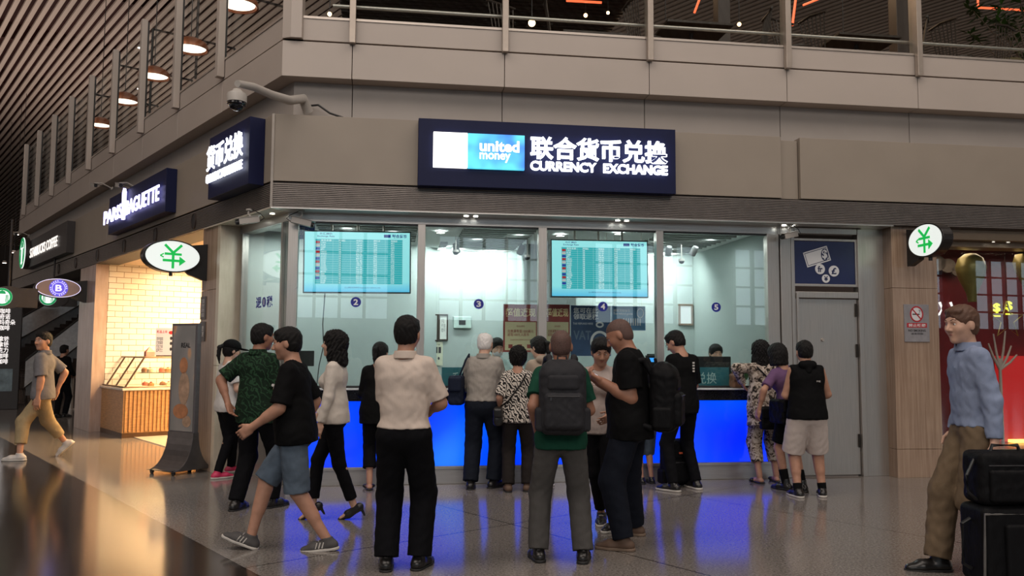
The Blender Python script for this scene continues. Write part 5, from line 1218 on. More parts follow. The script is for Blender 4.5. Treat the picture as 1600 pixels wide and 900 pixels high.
# potted plants by the clerk
for lab, px in (('small leafy plant on the counter right of the masked clerk', 1144), ('second small leafy plant nearest the woman in patterned clothes', 1165)):
    x, _ = fp(px, 560, -0.45); t = thing('potted_plant', lab, 'plant', at(FF, x, 0.45, 1.076)); mb = MB(); mb.lathe([(0, 0), (0.035, 0), (0.05, 0.08), (0.044, 0.08), (0.04, 0.07), (0, 0.07)], seg=20); obj('pot', mb, M_PAPER, t, smooth=True)
    rr = random.Random(px); mb = MB()
    for k in range(26):
        a = rr.uniform(0, 6.28); l = rr.uniform(0.08, 0.2); b = rr.uniform(0.2, 1.0); p0 = Vector((0, 0, 0.07)); p1 = Vector((math.cos(a) * l * b * 0.5, math.sin(a) * l * b * 0.5, 0.07 + l * 0.7)); p2 = Vector((math.cos(a) * l * b, math.sin(a) * l * b, 0.07 + l)); mb.tube([p0, p1, p2], [0.002, 0.008, 0.001], 5)
    obj('leaves', mb, mat('leaf_green', (0.05, 0.14, 0.04), 0.5, var=0.4), t, smooth=True)
# ceiling fittings inside the booth
E_BOOTH = emis('booth_lamp', (0.92, 1.0, 0.98), 22.0)
for i, (x, y) in enumerate(((0.6, 0.55), (1.15, 0.7), (1.75, 0.9), (2.25, 1.25), (2.75, 0.7), (3.3, 0.9), (4.0, 0.6), (4.7, 1.0), (5.3, 0.7), (5.1, 1.7))): downlight('round ceiling lamp glowing inside the exchange booth', FF, x, y, 3.0, 'booth ceiling lamps', 0.055, E_BOOTH)
def track_spot(label, M, x, y, z, group, col, aim=(0, 1), lamp=None, r=0.045, L=0.13, tilt=50):
    t = thing('spotlight', label, 'light', M @ Matrix.Translation((x, y, z)) @ Matrix.Rotation(math.atan2(aim[1], aim[0]), 4, 'Z'), group)
    mb = MB(); mb.tube([(0, 0, 0), (0, 0, -0.08)], 0.009, 8); obj('stem', mb, col, t, smooth=True)
    Mt = Matrix.Translation((0, 0, -0.10)) @ Matrix.Rotation(R(90 + tilt), 4, 'Y'); mb = MB(); mb.lathe([(0, -L * 0.4), (r * 0.8, -L * 0.4), (r, -L * 0.2), (r, L * 0.6), (r * 0.9, L * 0.6), (r * 0.9, L * 0.5), (0, L * 0.5)], seg=20, M=Mt); obj('shade', mb, col, t, smooth=True)
    mb = MB(); mb.lathe([(0, L * 0.52), (r * 0.88, L * 0.52)], seg=20, M=Mt); obj('lamp', mb, lamp or E_BOOTH, t); return t
for x, y, a in ((2.0, 1.6, 1), (2.9, 1.6, -1), (4.55, 1.3, 1), (4.9, 1.3, 0.2), (5.25, 1.25, -1)): track_spot('dark spotlight pointing at the booth back wall', FF, x, y, 3.0, 'booth wall spotlights', mat('spot_grey', (0.12, 0.12, 0.12), 0.4), (a * 0.4, 1))
for lab, px, py in (('little dome camera hanging in window three near the screen', 824, 402), ('little dome camera hanging in window three at left', 712, 394), ('little dome camera hanging in window five', 1065, 408)):
    x, z = fp(px, py, -1.2); t = thing('indoor_dome_camera', lab, 'camera', at(FF, x, 1.2, z)); mb = MB(); mb.tube([(0, 0, 0.03), (0, 0, 3.0 - z)], 0.008, 8); obj('stem', mb, M_CAMW, t); mb = MB(); mb.lathe([(0, 0.035), (0.04, 0.03), (0.045, 0.0), (0.04, -0.002)], seg=20); obj('housing', mb, M_CAMW, t, smooth=True); mb = MB(); mb.lathe([(0.038 * math.cos(a), -0.038 * math.sin(a)) for a in np.linspace(0, math.pi / 2, 6)], seg=20); obj('dome', mb, M_BLACK, t, smooth=True)
# cable behind window two
x, _ = fp(505, 500, -0.25); t = thing('hanging_cable', 'thin dark cable hanging below the left rate screen', 'cable', at(FF, x, 0.2, 1.3)); mb = MB(); mb.tube([(0.02, 0, 0.9), (0.0, 0, 0.5), (0.015, 0, 0.25), (-0.03, 0, 0.02), (-0.05, 0, -0.2)], 0.006, 6); obj('cable', mb, M_INK, t, smooth=True)
# blue direction signs above the first window, hung from the ceiling
x0, z0 = fp(455, 372, -0.5); x1, z1 = fp(494, 349, -0.5); t = thing('hanging_sign', 'small blue direction sign high behind the corner mullion', 'sign', at(FF, x0, 0.35, 2.80)); W = x1 - x0
mb = MB(); mb.box(0, W, 0, 0.02, 0, 0.2); obj('board', mb, mat('direction_blue', (0.03, 0.06, 0.32), 0.4), t); text('lettering', '退税 →', M_PICT, t, W * 0.3, W * 0.8, 0.05, 0.14, 0, 0.001)

# ------------------------------------------------------------------ bakery
M_OAK = mat('honey_wood', (0.42, 0.22, 0.085), 0.35, var=0.25, scale=6, stretch=(1, 1, 8)); M_STONE = mat('counter_stone', (0.62, 0.56, 0.48), 0.2); M_BRONZE = mat('bronze_frame', (0.10, 0.055, 0.03), 0.35, 0.6)
gp = ground(190, 685); lc = LF.inverted() @ gp
cxr, cyr = lc.x, lc.y      # outer right-hand corner of the cake counter
x2 = cxr - 1.9
t = thing('display_counter', 'honey wood bakery counter with fluted side and slanted glass case', 'counter', at(LF, cxr, cyr, 0)); L = cxr - x2; Dp = 2.3
mb = MB(); mb.box(-L, 0, 0, Dp, 0.0, 0.08); obj('plinth', mb, M_BRONZE, t)
mb = MB(); mb.box(-L, -0.0, 0, Dp, 0.08, 0.80); obj('body', mb, M_OAK, t, bevel=0.004)
for i in range(34): mb = MB(); mb.box(0.0, 0.028, 0.03 + i * 0.066, 0.03 + i * 0.066 + 0.036, 0.10, 0.79); obj('fluting', mb, M_OAK, t)
mb = MB(); mb.box(-L - 0.02, 0.05, -0.03, Dp + 0.02, 0.80, 0.84); obj('counter_top', mb, M_STONE, t, bevel=0.005)
zc, zt, back = 0.84, 1.36, 0.30
mb = MB()
for x in (-L + 0.03, -L * 0.66, -L * 0.33, -0.03): mb.tube([(x, 0.02, zc), (x, 0.02 + back, zt)], 0.016, 6)
for z, y in ((zc + 0.01, 0.02), (zt, 0.02 + back)): mb.tube([(-L + 0.03, y, z), (-0.03, y, z)], 0.016, 6)
for x in (-0.03, -L + 0.03):
    mb.tube([(x, 0.02 + back, zt), (x, Dp - 0.1, zt)], 0.016, 6); mb.tube([(x, 0.02, zc + 0.01), (x, Dp - 0.1, zc + 0.01)], 0.016, 6); mb.tube([(x, Dp - 0.1, zc), (x, Dp - 0.1, zt)], 0.016, 6); mb.tube([(x, 1.0, zc), (x, 1.0, zt)], 0.012, 6)
obj('case_frame', mb, M_BRONZE, t, smooth=True)
mb = MB(); mb.add([(-L + 0.03, 0.02, zc), (-0.03, 0.02, zc), (-0.03, 0.02 + back, zt), (-L + 0.03, 0.02 + back, zt)], [(0, 1, 2, 3)]); mb.add([(-0.03, 0.02, zc), (-0.03, Dp - 0.1, zc), (-0.03, Dp - 0.1, zt), (-0.03, 0.02 + back, zt)], [(0, 1, 2, 3)]); obj('glass_case', mb, M_GLASS, t)
mb = MB(); mb.box(-L + 0.05, -0.06, 0.30, Dp - 0.15, 1.09, 1.10); obj('glass_shelf', mb, M_GLASS, t)
lampw = emis('warm_lamp', (1.0, 0.62, 0.28), 16.0)
cb = ((0.45, 0.20, 0.06), (0.55, 0.10, 0.06), (0.60, 0.50, 0.32), (0.22, 0.09, 0.04))
rr = random.Random(3)
pas = []
for i in range(4):
    t2 = thing('pastry', 'x', 'pastry', at(LF, cxr, cyr, 0)); r = 0.05
    mb = MB(); mb.lathe([(0, 0), (r, 0), (r * 1.08, 0.02), (r, 0.05), (r * 0.6, 0.065), (0, 0.07)], seg=18); obj('cake', mb, mat('cake_%d' % i, cb[i], 0.5, var=0.3, scale=40), t2, smooth=True)
    mb = MB(); mb.lathe([(0, 0.063), (0.018, 0.066), (0.02, 0.078), (0, 0.088)], seg=12); obj('topping', mb, mat('topping_%d' % (i % 2), ((0.5, 0.03, 0.02), (0.6, 0.5, 0.4))[i % 2], 0.4), t2, smooth=True); pas.append(t2)
k = 0; names = ('golden', 'red-glazed', 'cream', 'chocolate')
for lev, z in (('lower', 0.852), ('upper', 1.102)):
    for r_ in range(5):
        for c_ in range(2):
            i = (k) % 4; src = pas[i]; M = at(LF, cxr - 0.22 - 0.35 * c_ - 0.08 * (lev == 'upper'), cyr + 0.5 + r_ * 0.30, z); o = src if k < 4 else copy_tree(src); o.matrix_world = M
            o['label'] = '%s pastry on the %s level of the bakery glass case' % (names[i], lev); o['group'] = '%s pastries on the %s level' % (names[i], lev); k += 1
# price board standing on the case, wall screen, track lights
x, z = lp(222, 545, -1.2); t = thing('menu_card', 'white cake menu card standing on the bakery glass case', 'sign', at(LF, cxr - 0.14, cyr + 0.7, zt + 0.016) @ Matrix.Rotation(R(55), 4, 'Z')); 
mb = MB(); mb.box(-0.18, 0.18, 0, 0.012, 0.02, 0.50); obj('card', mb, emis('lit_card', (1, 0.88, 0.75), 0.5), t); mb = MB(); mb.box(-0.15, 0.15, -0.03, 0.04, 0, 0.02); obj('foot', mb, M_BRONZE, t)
mr_ = mat('berry_red', (0.5, 0.03, 0.03), 0.5); text('lettering', '新品上市', mr_, t, -0.16, 0.02, 0.41, 0.46, 0, 0.002, 0.02); text('lettering', '草莓蛋糕\n芒果慕斯\n巧克力挞\n蓝莓芝士', M_INK, t, -0.16, -0.05, 0.08, 0.34, 0, 0.002)
for z in (0.42, 0.32, 0.23, 0.13): mb = MB(); mb.ellipse(0.09, z, 0.045 if z > 0.4 else 0.02, 0.03, -0.004, 0); obj('cake_picture', mb, mr_ if z > 0.4 else M_INK, t)
t = thing('gift_box', 'small pink box beside the menu card on the glass case', 'box', at(LF, cxr - 0.10, cyr + 0.42, zt + 0.016)); mb = MB(); mb.box(-0.07, 0.07, -0.07, 0.07, 0, 0.08); mb.add([(-0.07, -0.07, 0.08), (0.07, -0.07, 0.08), (0.07, 0.07, 0.08), (-0.07, 0.07, 0.08), (-0.01, 0, 0.17), (0.01, 0, 0.17)], [(0, 1, 5, 4), (1, 2, 5), (2, 3, 4, 5), (3, 0, 4)]); obj('carton', mb, mat('pink_carton', (0.6, 0.25, 0.2), 0.6), t)
t = thing('menu_screen', 'lit white menu screen edge at the right of the bakery', 'screen', at(LF, -t2 - 0.02, 2.3, 2.05) @ Matrix.Rotation(R(90), 4, 'Z') if False else at(LF, -2.14, 1.6, 2.0)); mb = MB(); mb.box(-0.07, 0, 0, 0.9, 0, 0.62); obj('case', mb, mat('navy_case', (0.03, 0.04, 0.12), 0.4), t); mb = MB(); mb.box(-0.075, -0.07, 0.03, 0.87, 0.03, 0.59); obj('display', mb, emis('menu_glow', (0.8, 0.85, 1.0), 1.6), t)
mb = MB()
for k, (xx, yy) in enumerate(((-6.1, 0.9), (-5.7, 0.9), (-5.3, 0.9))): track_spot('pale cylindrical track light at the left of the bakery ceiling', LF, xx, yy, 3.08, 'bakery track lights', mat('pink_white_lamp', (0.62, 0.50, 0.45), 0.4), (-0.4, 1), mat('unlit_lamp', (0.5, 0.4, 0.3), 0.4), 0.07, 0.30, 60)
for k, (xx, yy) in enumerate(((-3.2, 0.8), (-4.0, 3.2))): track_spot('glowing warm spotlight over the bakery case', LF, xx, yy, 3.08, 'lit bakery spotlights', mat('pink_white_lamp', (0.62, 0.50, 0.45), 0.4), (-0.6, 0.8), lampw, 0.08, 0.2, 65)
# inner back counter with oven
t = thing('back_counter', 'wooden bakery counter with steel oven behind the glass case', 'counter', at(LF, -4.2, 2.9, 0)); mb = MB(); mb.box(-0.5, 1.9, 0, 0.6, 0, 0.9); obj('body', mb, M_OAK, t); mb = MB(); mb.box(-0.52, 1.92, -0.02, 0.62, 0.9, 0.94); obj('counter_top', mb, M_STONE, t)
t = thing('oven', 'small steel oven on the bakery back counter', 'oven', at(LF, -3.4, 3.0, 0.94)); mb = MB(); mb.box(-0.3, 0.3, 0, 0.4, 0, 0.36); obj('body', mb, M_STEEL, t, bevel=0.006); mb = MB(); mb.box(-0.24, 0.18, -0.012, 0, 0.05, 0.31); obj('door', mb, mat('oven_glass', (0.10, 0.05, 0.02), 0.1), t)

# poster stand on castors in front of the stone pillar
sp_ = ground(288, 736); 
t = thing('poster_stand', 'tall poster stand with flared dark base on castors by the pillar', 'stand', Matrix.Translation(sp_ + Vector((0.0, -0.08, 0))) @ Matrix.Rotation(R(-31), 4, 'Z'))
prof = [(0.30 - 0.26 * math.sin(R(a)) , 0.05 + 0.44 * (1 - math.cos(R(a)))) for a in range(0, 91, 10)]
mb = MB(); pts = [(-p[0], p[1]) for p in prof]; 
out = [(-0.33, 0.05)] + [(-x, z) for x, z in prof] + [(x, z) for x, z in prof[::-1]] + [(0.33, 0.05)]
mb2 = [(y, z) for y, z in out]
vs = [(-0.24, y, z) for y, z in out] + [(0.24, y, z) for y, z in out]; n = len(out); mb.add(vs, [tuple(range(n)), tuple(range(n, 2 * n))[::-1]] + [(i, (i + 1) % n, n + (i + 1) % n, n + i) for i in range(n)]); obj('base', mb, mat('dark_metal_base', (0.11, 0.10, 0.10), 0.3, 0.5), t, bevel=0.004)
mb = MB(); mb.box(-0.24, 0.24, -0.03, 0.03, 0.45, 1.82); obj('panel', mb, mat('panel_edge', (0.12, 0.11, 0.12), 0.35, 0.4), t, bevel=0.004)
def stand_mat():
    m, nt, b = new_mat('standee_print'); v = coords(nt, (1, 1, 0.55)); vo = N(nt, 'ShaderNodeTexVoronoi', inp={'Scale': 5.0}); vo.feature = 'SMOOTH_F1'; nt.links.new(v, vo.inputs['Vector'])
    nt.links.new(ramp(nt, vo.outputs['Distance'], [(0.05, (0.42, 0.14, 0.05)), (0.20, (0.55, 0.32, 0.18)), (0.28, (0.27, 0.25, 0.24)), (0.6, (0.20, 0.195, 0.19))]), b.inputs['Base Color']); b.inputs['Roughness'].default_value = 0.2; return m
mb = MB(); mb.box(-0.21, 0.21, -0.034, -0.03, 0.50, 1.79); pr = obj('poster', mb, stand_mat(), t)
for cx_, cz_, rx_, rz_, c_ in ((0.01, 1.30, 0.075, 0.10, 0), (0.03, 1.02, 0.10, 0.20, 1), (-0.02, 0.74, 0.14, 0.09, 0), (0.10, 0.62, 0.08, 0.07, 1)): mb = MB(); mb.ellipse(cx_, cz_, rx_, rz_, -0.037, -0.034); obj('printed_shape', mb, (mat('print_orange', (0.42, 0.17, 0.07), 0.3, var=0.3), mat('print_beige', (0.42, 0.27, 0.18), 0.3, var=0.3))[c_], pr); text('lettering', 'REAL', M_INK, pr, -0.05, 0.12, 1.52, 1.58, -0.034, 0.002, 0.02)
for x in (-0.2, 0.2):
    for y in (-0.27, 0.27): mb = MB(); mb.lathe([(0, -0.012), (0.026, -0.012), (0.026, 0.012), (0, 0.012)], (x, y, 0.026), 16, Matrix.Rotation(R(90), 4, 'X')); mb.box(x - 0.008, x + 0.008, y - 0.02, y + 0.02, 0.03, 0.06); obj('castor', mb, M_BLACK, t)

# ------------------------------------------------------------------ right-hand shop display
g0 = s2
E_NEONY = emis('yellow_neon', (0.85, 0.85, 0.05), 1.5); E_NEONW = emis('white_neon', (1, 0.92, 0.9), 1.3)
def disp(px, py, y=0.5): return fp(px, py, -y)
for lab, px, py in (('left white neon handset shape in the red shop window', 1471, 482), ('right white neon handset shape in the red shop window', 1488, 482)):
    x, z = disp(px, py, 0.8); t = thing('neon_shape', lab, 'decoration', at(FF, x, 0.895, z)); mb = MB(); mb.tube([(-0.03, -0.02, -0.09), (0.02, -0.02, -0.075), (0.05, -0.02, -0.02), (0.05, -0.02, 0.04), (0.03, -0.02, 0.09)], [0.018, 0.014, 0.010, 0.014, 0.018], 8); obj('tube', mb, E_NEONW, t, smooth=True)
for lab, px, py in (('left yellow neon dollar shape in the red shop window', 1564, 481), ('right yellow neon dollar shape in the red shop window', 1583, 478)):
    x, z = disp(px, py, 0.8); t = thing('neon_shape', lab, 'decoration', at(FF, x, 0.89, z)); text('tube', '$', E_NEONY, t, -0.05, 0.05, -0.07, 0.07, 0, 0.02, 0.02); mb = MB(); mb.box(-0.05, 0.05, -0.015, 0, -0.12, -0.10); obj('underline', mb, E_NEONY, t)
def balloon(lab, px, py, s):
    x, z = disp(px, py, 0.5); t = thing('balloon_ornament', lab, 'decoration', at(FF, x, 0.42, z)); mb = MB(); prof = [(0, -0.32 * s), (0.05 * s, -0.32 * s), (0.07 * s, -0.2 * s), (0.16 * s, 0.0), (0.19 * s, 0.14 * s), (0.15 * s, 0.26 * s), (0.07 * s, 0.32 * s), (0, 0.33 * s)]
    mb.lathe(prof, seg=24); obj('body', mb, mat('olive_gold', (0.24, 0.19, 0.06), 0.35, 0.3), t, smooth=True); mb = MB(); mb.tube([(0, 0, 0.32 * s), (0, 0, 2.86 - z)], 0.004, 5); obj('thread', mb, M_INK, t); return t
balloon('olive gold balloon ornament hanging in the red window by the pillar', 1511, 435, 1.0)
balloon('second olive ornament higher at the right of the red window', 1598, 425, 0.9)
x, z = disp(1487, 415, 0.6); t = thing('cloud_ornament', 'grey cloud-shaped panel in the red shop window', 'decoration', at(FF, x, 0.80, z)); mb = MB()
for cx_, cz_, r_ in ((-0.2, 0, 0.10), (-0.08, 0.05, 0.13), (0.08, 0.02, 0.12), (0.22, -0.05, 0.09)): mb.ellipse(cx_, cz_, r_, r_ * 0.8, -0.02, 0.02)
obj('panel', mb, mat('warm_grey_card', (0.20, 0.16, 0.14), 0.6), t); mb = MB(); mb.tube([(-0.08, 0, 0.1), (-0.08, 0, 2.86 - z)], 0.004, 5); obj('thread', mb, M_INK, t)
x, z = disp(1578, 500, 0.55); t = thing('star_ornament', 'gold outline star hanging in the red shop window', 'decoration', at(FF, x, 0.6, z)); pts = []
for i in range(11): a = R(90 + 36 * i); rr_ = 0.26 if i % 2 == 0 else 0.10; pts.append((rr_ * math.cos(a), 0, rr_ * math.sin(a)))
mb = MB(); mb.tube(pts, 0.010, 6); obj('outline', mb, mat('gold_wire', (0.45, 0.32, 0.10), 0.3, 0.7), t); mb = MB(); mb.tube([(0, 0, 0.26), (0, 0, 2.86 - z)], 0.003, 5); obj('thread', mb, M_INK, t)
x, z = disp(1562, 560, 0.6); t = thing('branch_ornament', 'white branching ornament behind the man in blue shirt', 'decoration', at(FF, x, 0.6, 0.30)); mb = MB(); mb.tube([(0, 0, 0), (0.0, 0, z - 0.3)], 0.02, 8)
for dx, dz_ in ((-0.16, 0.25), (0.18, 0.22), (-0.08, 0.38), (0.1, 0.42), (0.26, 0.10)): mb.tube([(0, 0, z - 0.45), (dx * 0.6, 0, z - 0.4 + dz_ * 0.5), (dx, 0, z - 0.35 + dz_)], [0.02, 0.016, 0.01], 7)
obj('branches', mb, mat('branch_white', (0.55, 0.42, 0.38), 0.5), t, smooth=True)
for lab, a, b, e in (('bright red glowing panel at the right of the shop window', (1572, 705), (1640, 560), 0.55), ('gold strip light along the shop window plinth', (1576, 716), (1700, 706), 0)):
    x0, z0 = disp(a[0], a[1], 0.7); x1, z1 = disp(b[0], b[1], 0.7); t = thing('light_box', lab, 'light', at(FF, x0, 0.75 if e else 0.6, max(z0, 0.31))); mb = MB(); mb.box(0, x1 - x0, 0, 0.1, 0, max(z1 - max(z0, 0.31), 0.01) + 0.03); obj('panel', mb, emis('glow_red', (0.6, 0.02, 0.02), 0.7) if e else emis('glow_gold', (1.0, 0.55, 0.12), 3.0), t)
x, _ = disp(1556, 400, -0.02 + 0.04)
for i, px in enumerate((1546, 1569)): xx, _ = fp(px, 380, 0.0); downlight('tiny spot in the bronze header over the red window', FF, xx, -0.07, 2.93 - 0.001, 'header spots over the red window', 0.02)

# ------------------------------------------------------------------ upper cafe behind the railing
M_DW = mat('dark_cafe_wood', (0.030, 0.018, 0.012), 0.5); ZF = 5.022
def windsor():
    t = thing('spindle_chair', 'x', 'chair'); mb = MB(); mb.prism([(0.22 * math.cos(a), 0.22 * math.sin(a)) for a in np.linspace(0, 6.28, 21)[:-1]], 0.43, 0.46); obj('seat', mb, M_DW, t, bevel=0.006)
    for sx_ in (-1, 1):
        for sy_ in (-1, 1): mb = MB(); mb.tube([(sx_ * 0.12, sy_ * 0.12, 0.435), (sx_ * 0.2, sy_ * 0.2, 0.0)], [0.016, 0.012], 8); obj('leg', mb, M_DW, t, smooth=True)
    for i in range(7): x = -0.15 + i * 0.05; mb = MB(); mb.tube([(x, 0.18, 0.45), (x * 1.35, 0.25, 0.93)], 0.008, 6); obj('spindle', mb, M_DW, t, smooth=True)
    mb = MB(); mb.tube([(-0.23, 0.24, 0.93), (0, 0.27, 0.945), (0.23, 0.24, 0.93)], 0.018, 8); obj('top_rail', mb, M_DW, t, smooth=True); return t
def ctable(w):
    t = thing('cafe_table', 'x', 'table'); mb = MB(); mb.box(-w / 2, w / 2, -0.35, 0.35, 0.72, 0.755); obj('tabletop', mb, M_DW, t, bevel=0.004)
    mb = MB(); mb.tube([(0, 0, 0.02), (0, 0, 0.72)], 0.03, 10); obj('pedestal', mb, M_DW, t, smooth=True); mb = MB(); mb.box(-0.22, 0.22, -0.22, 0.22, 0, 0.02); obj('base', mb, M_DW, t); return t
ch = windsor(); first = True
for i, (x, y, a) in enumerate(((4.35, 0.45, 100), (5.75, 0.5, 260), (6.35, 0.42, 20), (6.85, 0.55, 110), (8.0, 0.5, 240), (8.72, 0.45, 100), (2.6, 0.5, 30), (3.3, 0.6, 80), (5.1, 1.75, 180), (7.4, 1.8, 170), (6.1, 1.5, 60), (9.3, 0.6, 200))):
    o = ch if i == 0 else copy_tree(ch); o.matrix_world = at(FF, x, y, ZF, R(a)); o['label'] = 'dark spindle-backed cafe chair seen above the railing'; o['group'] = 'spindle chairs of the upper cafe'
ct = ctable(0.9)
for i, (x, y) in enumerate(((5.05, 0.75), (7.45, 0.8), (8.7, 1.6), (3.8, 1.3))): o = ct if i == 0 else copy_tree(ct); o.matrix_world = at(FF, x, y, ZF); o['label'] = 'dark cafe table behind the upper railing'; o['group'] = 'tables of the upper cafe'
for lab, px, w in (('dark square timber column left in the upper cafe', 1128, 0.20), ('dark square timber column right in the upper cafe', 1405, 0.22)):
    x, _ = fp(px, 50, -2.4); t = thing('timber_column', lab, 'column', at(FF, x, 2.4, ZF)); mb = MB(); mb.box(-w / 2, w / 2, -w / 2, w / 2, 0, 7.0); obj('shaft', mb, M_DW, t, bevel=0.006); mb = MB(); mb.box(-w / 2 - 0.03, w / 2 + 0.03, -w / 2 - 0.03, w / 2 + 0.03, 0, 0.12); obj('foot', mb, M_DW, t)
E_ORG = emis('orange_neon', (1.0, 0.14, 0.05), 1.6)
for i, (a, b, y) in enumerate((((1100, -20), (1085, 20), 2.2), ((1245, -15), (1238, 40), 2.0), ((1530, 12), (1600, 16), 3.0), ((1528, -30), (1528, 14), 3.0), ((1255, 8), (1300, -10), 3.2), ((885, 1), (940, 4), 2.4))):
    x0, z0 = fp(a[0], a[1], -y); x1, z1 = fp(b[0], b[1], -y); t = thing('light_tube', 'thin glowing orange tube in the upper cafe', 'light', at(FF, x0, y, z0), 'orange tubes in the upper cafe'); mb = MB(); mb.tube([(0, 0, 0), (x1 - x0, 0, z1 - z0)], 0.018, 6); obj('tube', mb, E_ORG, t)
E_BULB = emis('warm_bulb', (1.0, 0.62, 0.30), 9.0)
for i, (px, py, y, rad) in enumerate(((831, 36, 1.6, 0.05), (915, 24, 2.6, 0.03), (950, 20, 2.8, 0.025), (515, 22, 2.0, 0.03), (455, 10, 1.6, 0.05), (1155, 38, 2.2, 0.03), (1318, 72, 1.2, 0.03), (1040, 40, 2.4, 0.03))):
    x, z = fp(px, py, -y); t = thing('pendant_bulb', 'small glowing bulb hanging in the upper cafe', 'light', at(FF, x, y, z), 'bulbs in the upper cafe'); mb = MB(); mb.lathe([(rad * math.sin(a), rad * math.cos(a)) for a in np.linspace(0, math.pi, 9)], seg=14); obj('bulb', mb, E_BULB, t, smooth=True); mb = MB(); mb.tube([(0, 0, rad), (0, 0, 7.4 - z if x < 5 else 9.0 - z)], 0.006, 5); obj('cord', mb, M_BLACK, t)
# leafy plants up by the right end
def leafy(label, M, h, spread, n, seed, col=(0.05, 0.11, 0.02)):
    t = thing('potted_tree', label, 'plant', M); rr = random.Random(seed); mb = MB(); mb.lathe([(0, 0), (0.18, 0), (0.24, 0.38), (0.21, 0.38), (0.20, 0.34), (0, 0.34)], seg=24); obj('pot', mb, mat('clay_pot', (0.16, 0.08, 0.05), 0.6), t, smooth=True)
    mb = MB(); lf = MB()
    for i in range(9):
        a = rr.uniform(0, 6.28); r = spread * rr.uniform(0.3, 1); hh = h * rr.uniform(0.6, 1); tip = Vector((r * math.cos(a), r * math.sin(a), hh)); mid = Vector((tip.x * 0.4, tip.y * 0.4, hh * 0.6)); mb.tube([(0, 0, 0.3), mid, tip], [0.02, 0.012, 0.004], 6)
        for k in range(n):
            u = rr.uniform(0.35, 1.0); base = mid.lerp(tip, u) if u > 0.5 else Vector((0, 0, 0.35)).lerp(mid, u * 2); b = rr.uniform(0, 6.28); L = rr.uniform(0.12, 0.24); d = Vector((math.cos(b), math.sin(b), rr.uniform(-0.5, 0.7))).normalized(); s_ = d.cross(Vector((0, 0, 1))).normalized() * L * 0.16
            lf.add([base, base + d * L * 0.5 + s_, base + d * L, base + d * L * 0.5 - s_ ], [(0, 1, 2), (0, 2, 3)])
    obj('branches', mb, mat('branch_brown', (0.06, 0.035, 0.02), 0.7), t, smooth=True); obj('leaves', lf, mat('leaf_dark' , col, 0.45, var=0.5), t, recalc=False); return t
xx, _ = fp(1590, 40, -0.9)
leafy('bushy green plant at the right end of the upper cafe', at(FF, xx + 0.75, 1.5, ZF), 2.3, 0.9, 34, 4)
x, z = fp(1555, 95, -0.7); 
t = thing('lounge_pouffe', 'olive rounded seat at the right end of the upper cafe', 'seat', at(FF, fp(1575, 90, -0.75)[0] + 0.1, 0.95, ZF)); mb = MB(); mb.lathe([(0, 0), (0.32, 0), (0.36, 0.15), (0.34, 0.45), (0.24, 0.66), (0.0, 0.72)], seg=32); obj('cushion', mb, mat('olive_cloth', (0.10, 0.075, 0.03), 0.8), t, smooth=True)
# seated diner seen above the rail
E_WARM = emis('copper_lamp_glow', (1.0, 0.84, 0.68), 2.6)
M_COPPER = mat('copper_shade', (0.50, 0.17, 0.08), 0.35, 0.5)
def copper(px, py, wpx, k):
    rr_ = 0.26; D_ = 2 * rr_ * FPX / wpx; d = pray(px, py); P_ = Vector((0, 0, EYE)) + d * D_
    t = thing('pendant_lamp', 'x', 'lamp', Matrix.Translation(P_)); mb = MB(); mb.lathe([(0.0, 0.20), (0.05, 0.20), (0.12, 0.175), (0.22, 0.12), (rr_, 0.06), (rr_ + 0.01, 0.0), (rr_ - 0.012, 0.0), (0.20, 0.09), (0.08, 0.14), (0, 0.16)], seg=36); obj('shade', mb, M_COPPER, t, smooth=True)
    mb = MB(); mb.lathe([(0, 0.03), (rr_ - 0.035, 0.03)], seg=32); obj('diffuser', mb, E_WARM, t); mb = MB(); mb.tube([(0, 0, 0.16), (0, 0, 13.95 - P_.z)], 0.008, 5); obj('cord', mb, M_BLACK, t); return t
pl = [((241, 121), 46), ((298, 78), 52), ((372, 10), 60), ((195, 160), 42), ((157, 197), 36)]
nm = ['third nearest', 'second nearest', 'nearest', 'fourth nearest', 'farthest']
for i, ((px, py), w) in enumerate(pl): copper(px, py, w, i)['label'] = 'copper dome pendant lamp over the left gallery, %s of the row' % nm[i]
# black hanging frames along the left gallery
for i, c in enumerate((5.0, 7.6, 10.2, 12.8)):
    t = thing('ceiling_hanger', 'thin black square frame hanging behind the left railing', 'frame', at(LF, -c, 0.5, 6.9), 'black frames over the left gallery'); mb = MB()
    mb.tube([(0, 0, -0.9), (0, 0, 0.75)], 0.022, 6); mb.tube([(0, 0, 0.75), (0, 1.6, 0.75)], 0.022, 6); mb.tube([(0, 1.6, 0.75), (0, 1.6, -0.9)], 0.022, 6); obj('bars', mb, M_BLACK, t)
# lamps far along the concourse
E_FAR = emis('far_lamp', (1.0, 0.85, 0.75), 12.0)
for i, (px, py, dd) in enumerate(((22, 395, 42), (7, 411, 45), (30, 367, 40), (219, 75, 34), (218, 139, 36))):
    d = pray(px, py); P_ = Vector((0, 0, EYE)) + d * dd; t = thing('concourse_lamp', 'small bright spot lamp far along the slatted ceiling', 'light', Matrix.Translation(P_), 'far concourse lamps'); mb = MB(); mb.lathe([(0, 0), (0.10, 0), (0.11, 0.03), (0.08, 0.12), (0, 0.12)], seg=16); obj('body', mb, M_CAMW, t); mb = MB(); mb.lathe([(0, -0.004), (0.095, -0.004)], seg=16); obj('lamp', mb, E_FAR, t); mb = MB(); mb.tube([(0, 0, 0.12), (0, 0, 14 - P_.z)], 0.01, 5); obj('rod', mb, M_BLACK, t)

